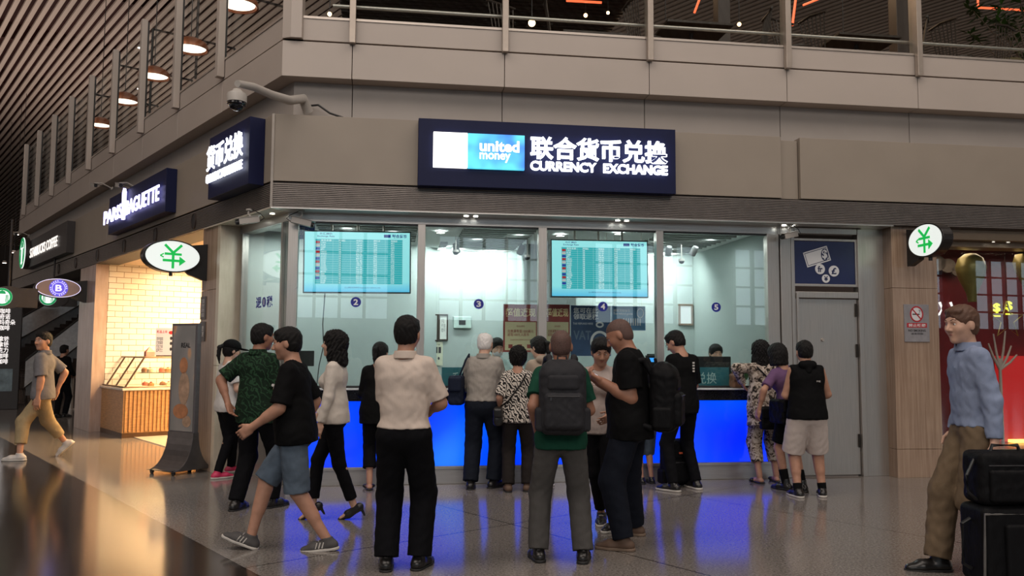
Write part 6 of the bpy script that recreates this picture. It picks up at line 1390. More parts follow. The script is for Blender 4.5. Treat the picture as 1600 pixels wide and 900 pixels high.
# ------------------------------------------------------------------ far left: escalators, menu totem, railing
t = thing('menu_totem', 'dark menu board with glowing white lines at the left edge', 'sign', Matrix.Translation(ground(8, 640)) @ Matrix.Rotation(R(25), 4, 'Z'))
H_ = 2.2; mb = MB(); mb.box(-0.55, 0.26, 0, 0.15, 0, H_ + 0.4); obj('board', mb, M_DARKB, t, bevel=0.01)
E_MENU = emis('menu_lines', (1, 0.93, 0.9), 1.2)
text('menu_text', '拿铁咖啡\n卡布奇诺\n焦糖玛奇朵\n美式咖啡\n摩卡\n香草拿铁\n抹茶拿铁\n热巧克力\n浓缩咖啡\n冷萃咖啡', E_MENU, t, -0.45, 0.12, 1.12, H_ + 0.3, -0.002, 0.004, 0.01)
mb = MB(); mb.box(-0.45, 0.12, -0.006, 0, 0.45, 1.0); obj('picture', mb, mat('menu_picture', (0.16, 0.22, 0.25), 0.4, var=0.6, scale=4), t)
def coffee_round(label, px, py, wpx, dist):
    P_ = Vector((0, 0, EYE)) + pray(px, py) * dist; r_ = wpx / 2 * dist / FPX; t = thing('projecting_sign', label, 'sign', Matrix.Translation(P_) @ Matrix.Rotation(R(35), 4, 'Z')); mb = MB(); mb.ellipse(0.1, 0, r_ * 1.75, r_ * 1.25, 0, 0.12); obj('housing', mb, M_DARKB, t); coffee_emblem(t, 0, 0, r_, r_, -0.001); mb = MB(); mb.box(r_ * 1.6, r_ * 1.6 + 0.3, 0.03, 0.09, -r_ * 1.1, r_ * 1.1); mb.tube([(0.1, 0.06, r_ * 1.2), (0.1, 0.06, r_ * 1.2 + 1.2)], 0.02, 8); obj('bracket', mb, M_DARKB, t); return t
coffee_round('round green and white coffee emblem under the blue B sign', 75, 465, 24, 17.5)
coffee_round('round green and white coffee emblem at the left edge', 3, 464, 28, 14.5)
# escalators: two inclined flights behind the walking man
def escalator(label, pa, pb, dist, th):
    A = Vector((0, 0, EYE)) + pray(*pa) * dist; B = Vector((0, 0, EYE)) + pray(*pb) * dist; d = B - A; t = thing('escalator', label, 'escalator', Matrix.Translation((A.x, A.y, 0)))
    zb = A.z; n_ = Vector((d.y, -d.x, 0)).normalized()
    for s_, y0 in (('near', 0.0), ('far', 1.1)):
        mb = MB(); mb.add([(0, y0, zb - th), (d.x, y0, zb + d.z - th), (d.x, y0, zb + d.z), (0, y0, zb), (0, y0 + 0.06, zb - th), (d.x, y0 + 0.06, zb + d.z - th), (d.x, y0 + 0.06, zb + d.z), (0, y0 + 0.06, zb)], [(0, 1, 2, 3), (7, 6, 5, 4), (0, 4, 5, 1), (3, 2, 6, 7), (0, 3, 7, 4), (1, 5, 6, 2)]); obj('balustrade', mb, mat('escalator_panel', (0.38, 0.33, 0.30), 0.3, 0.5), t)
        mb = MB(); mb.tube([(0, y0 + 0.03, zb + 0.03), (d.x, y0 + 0.03, zb + d.z + 0.03)], 0.04, 8); obj('handrail', mb, M_BLACK, t)
    mb = MB(); N_ = 16
    for i in range(N_): x0 = d.x * i / N_; z0 = zb - th + d.z * i / N_; mb.box(x0, x0 + d.x / N_, 0.06, 1.1, z0 - 0.2, z0 + d.z / N_)
    obj('steps', mb, mat('step_grey', (0.10, 0.09, 0.085), 0.4, 0.4), t); return t
escalator('lower escalator flight rising behind the walking man', (40, 565), (168, 462), 19.5, 0.6)
escalator('upper escalator flight rising under the gallery', (30, 500), (172, 418), 21.5, 0.5)
# pale partition and posts beside the bakery pillar, and the wooden cafe tables
for lab, px, py0, py1 in (('pale steel post behind the walking man', 110, 560, 640),):
    Pg = ground(px, py1); t = thing('barrier_post', lab, 'post', Matrix.Translation(Pg)); hgt = (py1 - py0) * Pg.y / FPX * 1.0; mb = MB(); mb.tube([(0, 0, 0.02), (0, 0, hgt)], 0.05, 14); obj('pole', mb, M_SILVER, t, smooth=True); mb = MB(); mb.tube([(0, 0, 0), (0, 0, 0.02)], 0.16, 20); obj('base', mb, M_SILVER, t)
for lab, px, py in (('small dark cafe table left of the walking man', 40, 632), ('small dark cafe table behind the walking man', 62, 625)):
    o = copy_tree(ct); o.matrix_world = Matrix.Translation(ground(px, py)); o['label'] = lab; del o['group']
for lab, px, py, a in (('dark spindle chair at the left cafe table', 28, 634, 200), ('dark spindle chair by the table behind the walking man', 78, 618, 40)):
    o = copy_tree(ch); o.matrix_world = Matrix.Translation(ground(px, py)) @ Matrix.Rotation(R(a), 4, 'Z'); o['label'] = lab; del o['group']

# ------------------------------------------------------------------ cloth
def cloth(name, col, rough=0.85, var=0.10, bump=0.25, bscale=22.0):
    """cloth with soft creases and a fine weave"""
    if name in MATS: return MATS[name]
    m, nt, b = new_mat(name); v = coords(nt); L = nt.links
    n = N(nt, 'ShaderNodeTexNoise', inp={'Scale': 9.0, 'Detail': 4.0}); L.new(v, n.inputs['Vector'])
    L.new(ramp(nt, n.outputs['Fac'], [(0.3, [c * (1 - var) for c in col]), (0.7, [min(1, c * (1 + var)) for c in col])]), b.inputs['Base Color'])
    b.inputs['Roughness'].default_value = rough; b.inputs['Specular IOR Level'].default_value = 0.12; 
    v2 = coords(nt, (1, 1, 0.38)); n2 = N(nt, 'ShaderNodeTexNoise', inp={'Scale': bscale * 1.3, 'Detail': 4.0, 'Distortion': 0.6}); L.new(v2, n2.inputs['Vector'])
    bp_ = N(nt, 'ShaderNodeBump', inp={'Strength': bump * 1.7, 'Distance': 0.012}); L.new(n2.outputs['Fac'], bp_.inputs['Height']); L.new(bp_.outputs[0], b.inputs['Normal'])
    MATS[name] = m; return m
def pattern(name, kind, cols, scale, lo, hi, dist=2.0, stretch=(1, 1, 1)):
    m, nt, b = new_mat(name); v = coords(nt, stretch); L = nt.links
    if kind == 'wave':
        t_ = N(nt, 'ShaderNodeTexWave', inp={'Scale': scale, 'Distortion': dist, 'Detail': 2.0, 'Detail Scale': 1.6}); t_.bands_direction = 'DIAGONAL'; out_ = t_.outputs['Fac']
    elif kind == 'voronoi':
        t_ = N(nt, 'ShaderNodeTexVoronoi', inp={'Scale': scale}); t_.feature = 'DISTANCE_TO_EDGE'; out_ = t_.outputs['Distance']
        n_ = N(nt, 'ShaderNodeTexNoise', inp={'Scale': scale * 0.7, 'Detail': 2.0}); L.new(v, n_.inputs['Vector']); mx = N(nt, 'ShaderNodeMix', data_type='RGBA'); mx.inputs[0].default_value = 0.25; L.new(v, mx.inputs[6]); L.new(n_.outputs['Color'], mx.inputs[7]); v = mx.outputs[2]
    else:
        t_ = N(nt, 'ShaderNodeTexNoise', inp={'Scale': scale, 'Detail': 3.0, 'Distortion': dist}); out_ = t_.outputs['Fac']
    L.new(v, t_.inputs['Vector']); st = [(lo, cols[0]), (hi, cols[1])] + ([(min(0.99, hi + 0.14), cols[2])] if len(cols) > 2 else [])
    L.new(ramp(nt, out_, st), b.inputs['Base Color']); b.inputs['Roughness'].default_value = 0.85; b.inputs['Specular IOR Level'].default_value = 0.2; MATS[name] = m; return m
C_BLACK = cloth('black_cotton', (0.0045, 0.0045, 0.005)); C_BLACK2 = cloth('black_trouser_cloth', (0.0045, 0.0045, 0.006)); C_NAVYT = cloth('navy_trouser_cloth', (0.011, 0.014, 0.022))
C_WHITE = cloth('white_shirt_cotton', (0.62, 0.52, 0.45), 0.8, 0.05, 0.22, 16); C_BLOUSE = cloth('cream_blouse', (0.62, 0.56, 0.50), 0.75, 0.05, 0.3, 24); C_GREYSH = cloth('grey_beige_shirt', (0.33, 0.30, 0.27), 0.85, 0.08, 0.4, 22)
C_DENIM = cloth('grey_blue_denim', (0.095, 0.125, 0.165), 0.85, 0.25, 0.2, 30); C_JEANS = cloth('dark_jeans', (0.009, 0.011, 0.018)); C_GREYP = cloth('charcoal_jeans', (0.075, 0.071, 0.068))
C_GREEN = cloth('dark_green_cotton', (0.010, 0.058, 0.036)); C_KHAKI = cloth('khaki_cotton', (0.17, 0.122, 0.078), 0.85, 0.1, 0.35, 14); C_KHAKI2 = cloth('sand_cotton', (0.34, 0.26, 0.15)); C_BLUE = cloth('pale_blue_shirt', (0.24, 0.29, 0.42), 0.8, 0.06, 0.35, 18)
C_POLO = cloth('grey_polo', (0.17, 0.165, 0.175)); C_TEE = cloth('pale_pink_tee', (0.50, 0.42, 0.39)); C_WTEE = cloth('white_tee', (0.60, 0.57, 0.55)); C_HOOD = cloth('beige_hoodie', (0.36, 0.29, 0.23)); C_PURPLE = cloth('purple_tee', (0.14, 0.075, 0.16)); C_SHORTW = cloth('off_white_shorts', (0.58, 0.50, 0.46), 0.85, 0.04)
C_LEAF = pattern('leaf_print', 'wave', [(0.006, 0.017, 0.009), (0.020, 0.058, 0.028)], 7.5, 0.72, 0.84, 14.0); C_ZEBRA = pattern('zebra_print', 'wave', [(0.015, 0.013, 0.013), (0.62, 0.56, 0.50)], 16, 0.46, 0.54, 9.0, (1, 1, 0.7)); C_FLORAL = pattern('brown_white_floral_print', 'noise', [(0.02, 0.017, 0.016), (0.26, 0.20, 0.16), (0.55, 0.48, 0.42)], 19, 0.40, 0.47, 1.5)
L_BLACK = mat('black_leather', (0.012, 0.011, 0.011), 0.3); L_BROWN = mat('tan_suede', (0.115, 0.068, 0.045), 0.7); L_GREY = mat('grey_mesh_shoe', (0.07, 0.065, 0.065), 0.7); L_WHITE = mat('white_shoe', (0.55, 0.52, 0.50), 0.5); L_PINK = mat('pink_shoe', (0.55, 0.03, 0.10), 0.5); R_WHITE = mat('white_rubber', (0.55, 0.52, 0.48), 0.6); C_NYLON = cloth('black_nylon', (0.006, 0.006, 0.007), 0.6); C_NYLONG = cloth('dark_grey_nylon', (0.030, 0.030, 0.034), 0.65); C_NYLONB = cloth('navy_nylon', (0.012, 0.017, 0.035), 0.6)

class Pose:
    def __init__(s, px, py, yaw, H):
        g = ground(px, py); s.loc = (g.x, g.y); s.yaw = yaw; s.H = H; s.M = frame(R(yaw), (g.x, g.y, 0)).inverted(); s.sc = H / 1.72; s.Y = g.y
    def foot(s, px, py, turn=0, lift=0.0, pitch=0, dz=0.0):
        p = s.M @ ground(px, py); return (p.x / s.sc, p.y / s.sc, lift, turn, pitch)
    def pt(s, px, py, dY=0.0):
        d = pray(px, py); p = Vector((0, 0, EYE)) + d * ((s.Y + dY) / d.y); p = s.M @ p; return (p.x / s.sc, p.y / s.sc, p.z / s.sc)
def P_(pose, label, fl, fr, **k):
    d = dict(loc=pose.loc, yaw=pose.yaw, H=pose.H, label=label, footL=fl, footR=fr); d.update(k); return make_person(d)
SNK = dict(mat=L_GREY, style='sneaker', sole=R_WHITE)

# 1 woman in a black cap by the marble return
p = Pose(350, 747, -48, 1.60)
w1, K, sc = P_(p, 'woman in black cap, white tee and pink shoes by the marble pillar', p.foot(340, 748), p.foot(361, 742), w=0.92, fem=True, hair='pony', head=(-5, 10, 0), skin=SKIN_PALE, handL=(-0.10, 0.27, 1.02), handR=(0.13, 0.27, 1.0), top=dict(mat=C_WTEE, name='t_shirt', hem=-0.09), legs=dict(mat=C_BLACK2, ankle=0.045, knee=0.055), shoes=dict(mat=L_PINK, style='sneaker', sole=R_WHITE))
def cap_on(root, K, sc, m):
    c, X, Fw, U = K['hc'], K['HX'], K['HF'], K['HU']; fr = (X, Fw, U); F = Field(c - 0.24, c + 0.24, 0.006)
    F.ell(c - Fw * 0.012 + U * 0.048, (0.102, 0.120, 0.098), fr, 0.01); F.clipall(c + U * 0.030, -U); F.ell(c + Fw * 0.135 + U * 0.040, (0.080, 0.085, 0.012), fr, 0.012)
    return finish('cap', F.mesh('cap', sc), root, mats=(m,))
cap_on(w1, K, sc, C_BLACK)
def mask_on(root, K, sc, m):
    c, X, Fw, U = K['hc'], K['HX'], K['HF'], K['HU']; fr = (X, Fw, U); F = Field(c - 0.2, c + 0.2, 0.005); F.ell(c + Fw * 0.030 - U * 0.050, (0.068, 0.085, 0.055), fr, 0.01); F.clipall(c + Fw * 0.03, -Fw); return finish('face_mask', F.mesh('face_mask', sc), root, mats=(m,))
M_MASK = mat('pale_face_mask', (0.62, 0.60, 0.62), 0.7)
mask_on(w1, K, sc, mat('rosy_face_mask', (0.55, 0.38, 0.38), 0.5))
# 2 man in the leaf shirt
p = Pose(396, 795, -22, 1.74)
P_(p, 'man in dark green leaf-print shirt with his back to us near the corner', p.foot(368, 797, 10), p.foot(424, 793, -10), w=1.08, hair='short', head=(-28, 5, 0), skin=SKIN_TAN, handL=(-0.20, -0.16, 0.98), elbL=(-1, -0.4, -0.2), handR=(0.10, 0.26, 1.02), top=dict(mat=C_LEAF, collar='shirt', hem=-0.13, slen=0.85, flare=0.02, loose=0.02), legs=dict(mat=C_BLACK2, ankle=0.065, knee=0.07), shoes=dict(mat=L_BLACK, style='dress'))
# 4 woman in cream blouse walking left
p = Pose(520, 813, 86, 1.60)
P_(p, 'woman in cream blouse and black heels walking left', p.foot(552, 812, 0, 0.055, 24), p.foot(488, 812, 0, 0.06, 28), w=0.88, fem=True, hair='wavy', hairlen=0.17, pel=(0, 0.0, 0.055), head=(0, -6, 0), skin=SKIN_PALE, handL=p.pt(499, 668, -0.20), elbL=(-0.4, -1, -0.2), handR=(0.10, 0.20, 0.98), top=dict(mat=C_BLOUSE, sleeve='long', collar='shirt', hem=-0.06, loose=0.02), legs=dict(mat=C_BLACK2, len=0.93, ankle=0.048, knee=0.052), shoes=dict(mat=L_BLACK, style='heel'))
# 3 man in black tee walking left in front
p = Pose(458, 857, 90, 1.70)
w3, K3, sc3 = P_(p, 'man in black tee and denim shorts striding left', p.foot(510, 860, 0, 0.0, 6), p.foot(392, 858, 0, 0.015, -20), res=0.007, w=1.14, belly=0.035, hair='short', pel=(0, 0.0, -0.035), lean=4, head=(5, 6, 0), skin=SKIN, handL=p.pt(393, 668, -0.22), elbL=(-0.3, -1, -0.3), curlL=0.8, palmL=(1, 0, 0), handR=(0.21, 0.02, 0.88), top=dict(mat=C_BLACK, name='t_shirt', hem=-0.09, slen=0.9, flare=0.015, loose=0.02), legs=dict(mat=C_DENIM, name='shorts', len=0.50, knee=0.080), shoes=dict(mat=L_GREY, style='sneaker', sole=R_WHITE, stripes=R_WHITE, laces=R_WHITE))
mb = MB(); c = K3['chest'] + K3['SF'] * 0.118 - K3['SX'] * 0.075 + K3['T'] * -0.04
for a, b in (((-0.07, 0.06), (0.04, 0.05)), ((-0.02, 0.05), (-0.01, -0.10)), ((-0.05, -0.10), (0.03, -0.11))): mb.tube([(c + K3['SX'] * a[0] + K3['T'] * a[1]) * sc3, (c + K3['SX'] * b[0] + K3['T'] * b[1]) * sc3], 0.012, 6)
obj('white_print', mb, C_WTEE, w3)
# 5 dark-clothed woman by the counter
p = Pose(588, 764, 6, 1.58)
P_(p, 'woman in loose black top and black capri trousers beside the blue counter', p.foot(577, 765, 8), p.foot(600, 765, -8), w=1.0, fem=True, hair='pony', head=(-20, 10, 0), handL=(-0.12, 0.28, 1.03), handR=(0.12, 0.28, 1.03), top=dict(mat=C_BLACK, sleeve='long', hem=-0.16, loose=0.04), legs=dict(mat=C_BLACK2, len=0.80, ankle=0.075), shoes=dict(mat=L_BLACK, style='sandal'))
# 6 big man in white short-sleeved shirt
p = Pose(628, 891, -4, 1.73)
P_(p, 'man in white short-sleeved shirt and black trousers standing in the foreground', p.foot(603, 890, 12), p.foot(655, 888, -14), res=0.006, w=0.99, hair='short', head=(-8, 3, 0), skin=SKIN, handL=(-0.02, 0.27, 1.06), elbL=(-0.4, -0.5, -1), handR=(0.14, 0.26, 1.06), elbR=(0.7, -0.4, -0.9), top=dict(mat=C_WHITE, collar='shirt', hem=0.035, slen=0.88, flare=0.012, loose=0.020, e=0.011), legs=dict(mat=C_BLACK2, e=0.018, knee=0.075, ankle=0.072, waist=0.085, belt=L_BLACK), shoes=dict(mat=L_BLACK, style='dress'))
# 7 elderly man
p = Pose(753, 763, -6, 1.70)
w7, K7, sc7 = P_(p, 'white-haired man in creased grey shirt standing at the counter', p.foot(735, 764, 5), p.foot(771, 762, -35), w=1.06, hair='bald_rim', hairmat=HAIR_WHITE, lean=5, head=(-12, 8, 0), skin=SKIN_PALE, handL=(-0.12, 0.33, 1.06), handR=(0.16, 0.33, 1.06), top=dict(mat=C_GREYSH, sleeve='long', collar='shirt', hem=0.03, loose=0.028, fold=0.004), legs=dict(mat=C_NAVYT, e=0.018, knee=0.075, ankle=0.075, belt=L_BLACK, waist=0.085), shoes=dict(mat=L_BLACK, style='dress'))
# 9 woman in zebra top
p = Pose(808, 767, -4, 1.53)
w9, K9, sc9 = P_(p, 'short woman in black and white zebra-print top', p.foot(794, 768, 10), p.foot(824, 767, -12), w=1.02, fem=True, hair='afro', head=(0, 8, 0), skin=SKIN, handL=(-0.20, 0.10, 0.92), handR=(0.15, 0.26, 1.02), top=dict(mat=C_ZEBRA, hem=-0.10, slen=0.9, flare=0.03, loose=0.03), legs=dict(mat=cloth('dark_brown_trousers', (0.022, 0.018, 0.017)), knee=0.07, ankle=0.07), shoes=dict(mat=L_BROWN, style='dress'))
# 10 woman with ponytail and hoodie
p = Pose(846, 758, 24, 1.66)
P_(p, 'woman with long ponytail and beige hoodie at the counter', p.foot(833, 758), p.foot(858, 758), w=0.92, fem=True, hair='pony', head=(18, 12, 0), skin=SKIN_PALE, handL=(-0.15, 0.28, 1.03), handR=(0.15, 0.28, 1.03), top=dict(mat=C_HOOD, sleeve='long', collar='hood', hem=-0.10, loose=0.035, e=0.018), legs=dict(mat=C_GREYP, ankle=0.05), shoes=SNK)
# 14 child half hidden
p = Pose(1009, 755, 10, 1.28)
P_(p, 'child in dark top and grey-blue shorts hidden behind the big black backpack', p.foot(1003, 756), p.foot(1018, 755), w=0.98, hair='short', handL=(-0.14, 0.26, 1.0), handR=(0.14, 0.26, 1.0), top=dict(mat=C_BLACK, name='t_shirt'), legs=dict(mat=C_DENIM, name='shorts', len=0.56, knee=0.085), shoes=dict(mat=L_BLACK, style='sneaker'))
# 15 young man in black tee with glasses
p = Pose(1068, 765, 28, 1.75)
w15, K15, sc15 = P_(p, 'young man in black tee and glasses looking down by the fourth mullion', p.foot(1052, 768, 20), p.foot(1088, 764, -8), w=0.96, hair='short', pel=(0, 0, 0), head=(22, 30, 0), skin=SKIN, handL=(-0.10, 0.26, 1.10), handR=(0.10, 0.26, 1.08), top=dict(mat=C_BLACK, name='t_shirt', hem=-0.11, slen=0.9, flare=0.02, loose=0.018), legs=dict(mat=C_BLACK2, knee=0.06, ankle=0.05), shoes=dict(mat=L_BLACK, style='sneaker', sole=R_WHITE, laces=R_WHITE))
mb = MB()
for i in range(4): c = K15['chest'] + K15['T'] * (0.08 - i * 0.03) - K15['SF'] * 0.118 + K15['SX'] * 0.06; mb.box(c[0] * sc15 - 0.012, c[0] * sc15 + 0.012, c[1] * sc15 - 0.006, c[1] * sc15 + 0.004, c[2] * sc15, c[2] * sc15 + 0.018)
obj('back_print', mb, C_WTEE, w15)
c, X, Fw, U = K15['hc'], K15['HX'], K15['HF'], K15['HU']; q = lambda a, b, d: (c + X * a + Fw * b + U * d) * sc15
mb = MB()
for s in (-1, 1): mb.tube([q(0.031 * s + 0.020 * math.cos(t_), 0.098, 0.006 + 0.016 * math.sin(t_)) for t_ in np.linspace(0, 6.28, 14)], 0.0022, 5); mb.tube([q(0.050 * s, 0.098, 0.010), q(0.074 * s, 0.0, 0.010)], 0.0022, 5)
mb.tube([q(-0.011, 0.099, 0.008), q(0.011, 0.099, 0.008)], 0.002, 5); obj('eyeglasses', mb, M_BLACK, w15)
# 17 woman in patterned clothes
p = Pose(1198, 754, 4, 1.63)
w17, K17, sc17 = P_(p, 'curly-haired woman in brown and white patterned top and capris at the counter', p.foot(1187, 755, 12), p.foot(1213, 753, -6), w=1.02, fem=True, hair='wavy', hairlen=0.20, lean=6, head=(10, 8, 0), skin=SKIN, handL=p.pt(1160, 598, 0.02), elbL=(-1, -0.4, -0.3), handR=(0.16, 0.26, 1.05), top=dict(mat=C_FLORAL, sleeve='long', hem=-0.24, loose=0.05, e=0.018), legs=dict(mat=C_FLORAL, name='capri_trousers', len=0.80, knee=0.08, ankle=0.066), shoes=dict(mat=L_BLACK, style='sandal'))
# 18 woman in purple leaning
p = Pose(1240, 767, 18, 1.60)
w18, K18, sc18 = P_(p, 'woman in purple tee reaching down to her left', p.foot(1228, 766, 15), p.foot(1254, 768, -5), w=0.94, fem=True, hair='bob', side=-8, lean=7, head=(15, 12, 0), skin=SKIN, handL=p.pt(1186, 640, -0.05), elbL=(-0.8, -0.6, 0), handR=(0.16, 0.26, 1.0), top=dict(mat=C_PURPLE, name='t_shirt', hem=-0.08, slen=0.8), legs=dict(mat=C_BLACK, name='shorts', len=0.42, knee=0.08), socks=dict(mat=C_BLACK, h=0.16), shoes=dict(mat=L_BLACK, style='hightop', sole=L_BLACK, laces=R_WHITE))
# 19 boy in black vest and white shorts
p = Pose(1264, 778, -2, 1.62)
w19, K19, sc19 = P_(p, 'young man in black sleeveless hoodie and white shorts', p.foot(1247, 777, 14), p.foot(1285, 776, -12), w=1.04, legw=1.15, hair='short', head=(4, 6, 0), skin=SKIN, handL=(-0.10, 0.27, 1.08), elbL=(-0.6, -0.5, -0.8), handR=(0.12, 0.27, 1.06), elbR=(0.8, -0.4, -0.7), top=dict(mat=C_BLACK, name='sleeveless_hoodie', sleeve='cap', collar='hood', hem=-0.06, loose=0.03, e=0.018), legs=dict(mat=C_SHORTW, name='shorts', len=0.50, knee=0.088, e=0.02), socks=dict(mat=C_BLACK, h=0.07), shoes=dict(mat=L_BLACK, style='sneaker', sole=R_WHITE))
c = (K19['chest'] + K19['T'] * 0.01 - K19['SF'] * 0.135 + K19['SX'] * 0.09) * sc19; text('back_logo', 'ME', C_WTEE, w19, c[0] - 0.02, c[0] + 0.02, c[2] - 0.008, c[2] + 0.008, c[1] - 0.004, 0.003)
# 12 woman in pale tee facing us
p = Pose(938, 821, 160, 1.62)
w12, K12, sc12 = P_(p, 'woman in pale printed tee facing us beside the phone', p.foot(962, 828, -20), p.foot(940, 817, 10), w=0.93, fem=True, hair='pony', head=(22, 22, 0), skin=SKIN, handL=(-0.14, 0.22, 1.02), handR=(0.12, 0.24, 1.05), top=dict(mat=C_TEE, name='t_shirt', hem=-0.09, slen=0.85, flare=0.02), legs=dict(mat=C_BLACK2, len=0.93, knee=0.056, ankle=0.046), shoes=dict(mat=L_BLACK, style='sneaker', sole=R_WHITE, laces=R_WHITE))
c = (K12['chest'] + K12['T'] * 0.02 + K12['SF'] * 0.118) * sc12; text('chest_print', 'EYI STRALE', mat('brown_print', (0.2, 0.09, 0.06), 0.7), w12, -0.09, 0.09, c[2] - 0.012, c[2] + 0.012, 0.0, 0.004, M=Matrix.Translation((0, c[1] + 0.040, 0)) @ Matrix.Rotation(math.pi, 4, 'Z'))
# 13 big shaven man in black tee with phone
p = Pose(986, 850, 72, 1.77)
w13, K13, sc13 = P_(p, 'shaven-headed man in black tee looking down at his phone', p.foot(974, 860, 0), p.foot(992, 836, -12), res=0.006, w=1.27, armw=1.12, belly=0.055, hair='buzz', hairmat=STUBBLE, head=(4, 30, 0), skin=SKIN_TAN, handL=p.pt(940, 596, -0.15), elbL=(0, -0.2, -1), palmL=(0.3, 0, 0.9), curlL=0.9, handR=p.pt(936, 598, 0.03), elbR=(0.2, -0.2, -1), palmR=(-0.3, 0, 0.9), top=dict(mat=C_BLACK, name='t_shirt', hem=-0.13, slen=0.74, flare=0.018, loose=0.025), legs=dict(mat=C_JEANS, knee=0.078, ankle=0.068), shoes=dict(mat=L_BROWN, style='sneaker', sole=mat('tan_sole', (0.20, 0.14, 0.10), 0.7), laces=mat('orange_laces', (0.35, 0.12, 0.05), 0.7)))
# 11 man in green tee with grey backpack
p = Pose(876, 876, 0, 1.645)
w11, K11, sc11 = P_(p, 'shaven-headed man in green tee wearing a dark grey backpack', p.foot(841, 876, 14), p.foot(911, 878, -10), res=0.006, w=1.0, hair='buzz', hairmat=STUBBLE, head=(-4, 4, 0), skin=SKIN_TAN, handL=p.pt(839, 672, 0.0), elbL=(-0.3, -1, 0), handR=(0.14, 0.28, 1.06), elbR=(0.5, -0.4, -0.9), top=dict(mat=C_GREEN, name='t_shirt', hem=-0.09, slen=0.72, flare=0.014, loose=0.016), legs=dict(mat=C_GREYP, e=0.016, knee=0.07, ankle=0.068), shoes=dict(mat=L_BLACK, style='sneaker', sole=mat('black_rubber', (0.015, 0.015, 0.015), 0.6)))
# 20 businessman in blue shirt
p = Pose(1535, 893, 84, 1.85)
w20, K20, sc20 = P_(p, 'brown-haired man in pale blue shirt and khaki trousers walking left with luggage', p.foot(1590, 905, 0, 0.03, 15), p.foot(1466, 892, 0, 0.0, 2), res=0.006, w=0.98, hair='short', hairmat=HAIR_BROWN, pel=(0, 0.02, -0.02), lean=2, head=(20, 4, 0), skin=SKIN_PALE, handL=p.pt(1556, 700, -0.26), elbL=(-0.5, -1, 0.1), curlL=1.3, palmL=(0.6, 0.6, -0.3), handR=(0.24, 0.05, 0.86), top=dict(mat=C_BLUE, sleeve='long', collar='shirt', hem=0.03, loose=0.024, fold=0.004, cuff=0.02), legs=dict(mat=C_KHAKI, e=0.018, knee=0.075, ankle=0.07, fold=0.0045, belt=L_BLACK, waist=0.085), shoes=dict(mat=L_BLACK, style='dress'))
# 21 man in grey polo at the far left
p = Pose(62, 718, 100, 1.77)
P_(p, 'man in grey polo and rolled sand trousers walking left past the coffee shop', p.foot(101, 712, 0, 0.10, 42), p.foot(30, 720, 0, 0.0, 0), res=0.009, w=1.0, hair='short', pel=(0, 0, -0.05), head=(62, 0, 0), skin=SKIN, handL=p.pt(58, 640, -0.2), elbL=(-0.3, -1, 0), handR=(0.22, -0.1, 0.9), top=dict(mat=C_POLO, name='polo_shirt', collar='shirt', hem=-0.08, slen=0.85, flare=0.02), legs=dict(mat=C_KHAKI2, len=0.84, knee=0.075, ankle=0.062), shoes=dict(mat=L_WHITE, style='sneaker', sole=R_WHITE))
# 22 dark figure behind him
p = Pose(94, 652, -15, 1.58)
P_(p, 'person in dark clothes standing behind the man in grey polo', p.foot(88, 653), p.foot(101, 652), res=0.011, w=1.0, hair='short', handL=(-0.12, 0.26, 1.0), handR=(0.12, 0.26, 1.0), top=dict(mat=C_BLACK, sleeve='long', hem=-0.12, loose=0.04), legs=dict(mat=C_BLACK2), shoes=dict(mat=L_BLACK, style='sneaker'))
# staff behind the glass
def staff(label, px, y, H, **k):
    x, _ = fp(px, 540, -y); g = FF @ Vector((x, y, 0)); p = Pose(800, 700, 180 + 8 + k.pop('turn', 0), H); p.loc = (g.x, g.y)
    return P_(p, label, (-0.1, 0, 0), (0.1, 0, 0), w=0.92, fem=True, skin=SKIN_PALE, handL=(-0.12, 0.28, 1.12), handR=(0.12, 0.28, 1.12), legs=dict(mat=C_BLACK2), shoes=dict(mat=L_BLACK, style='sneaker'), **k)
ws, K, sc = staff('masked clerk in pale blouse behind the glass near the white-haired man', 775, 0.95, 1.66, hair='pony', head=(10, 15, 0), top=dict(mat=cloth('pale_aqua_blouse', (0.45, 0.62, 0.60)), sleeve='long', collar='shirt')); mask_on(ws, K, sc, M_MASK)
ws, K, sc = staff('masked clerk behind the black monitor at window five', 1116, 0.95, 1.60, hair='pony', head=(0, 12, 0), top=dict(mat=cloth('dark_uniform', (0.02, 0.03, 0.05)), sleeve='long', collar='shirt')); mask_on(ws, K, sc, M_MASK)

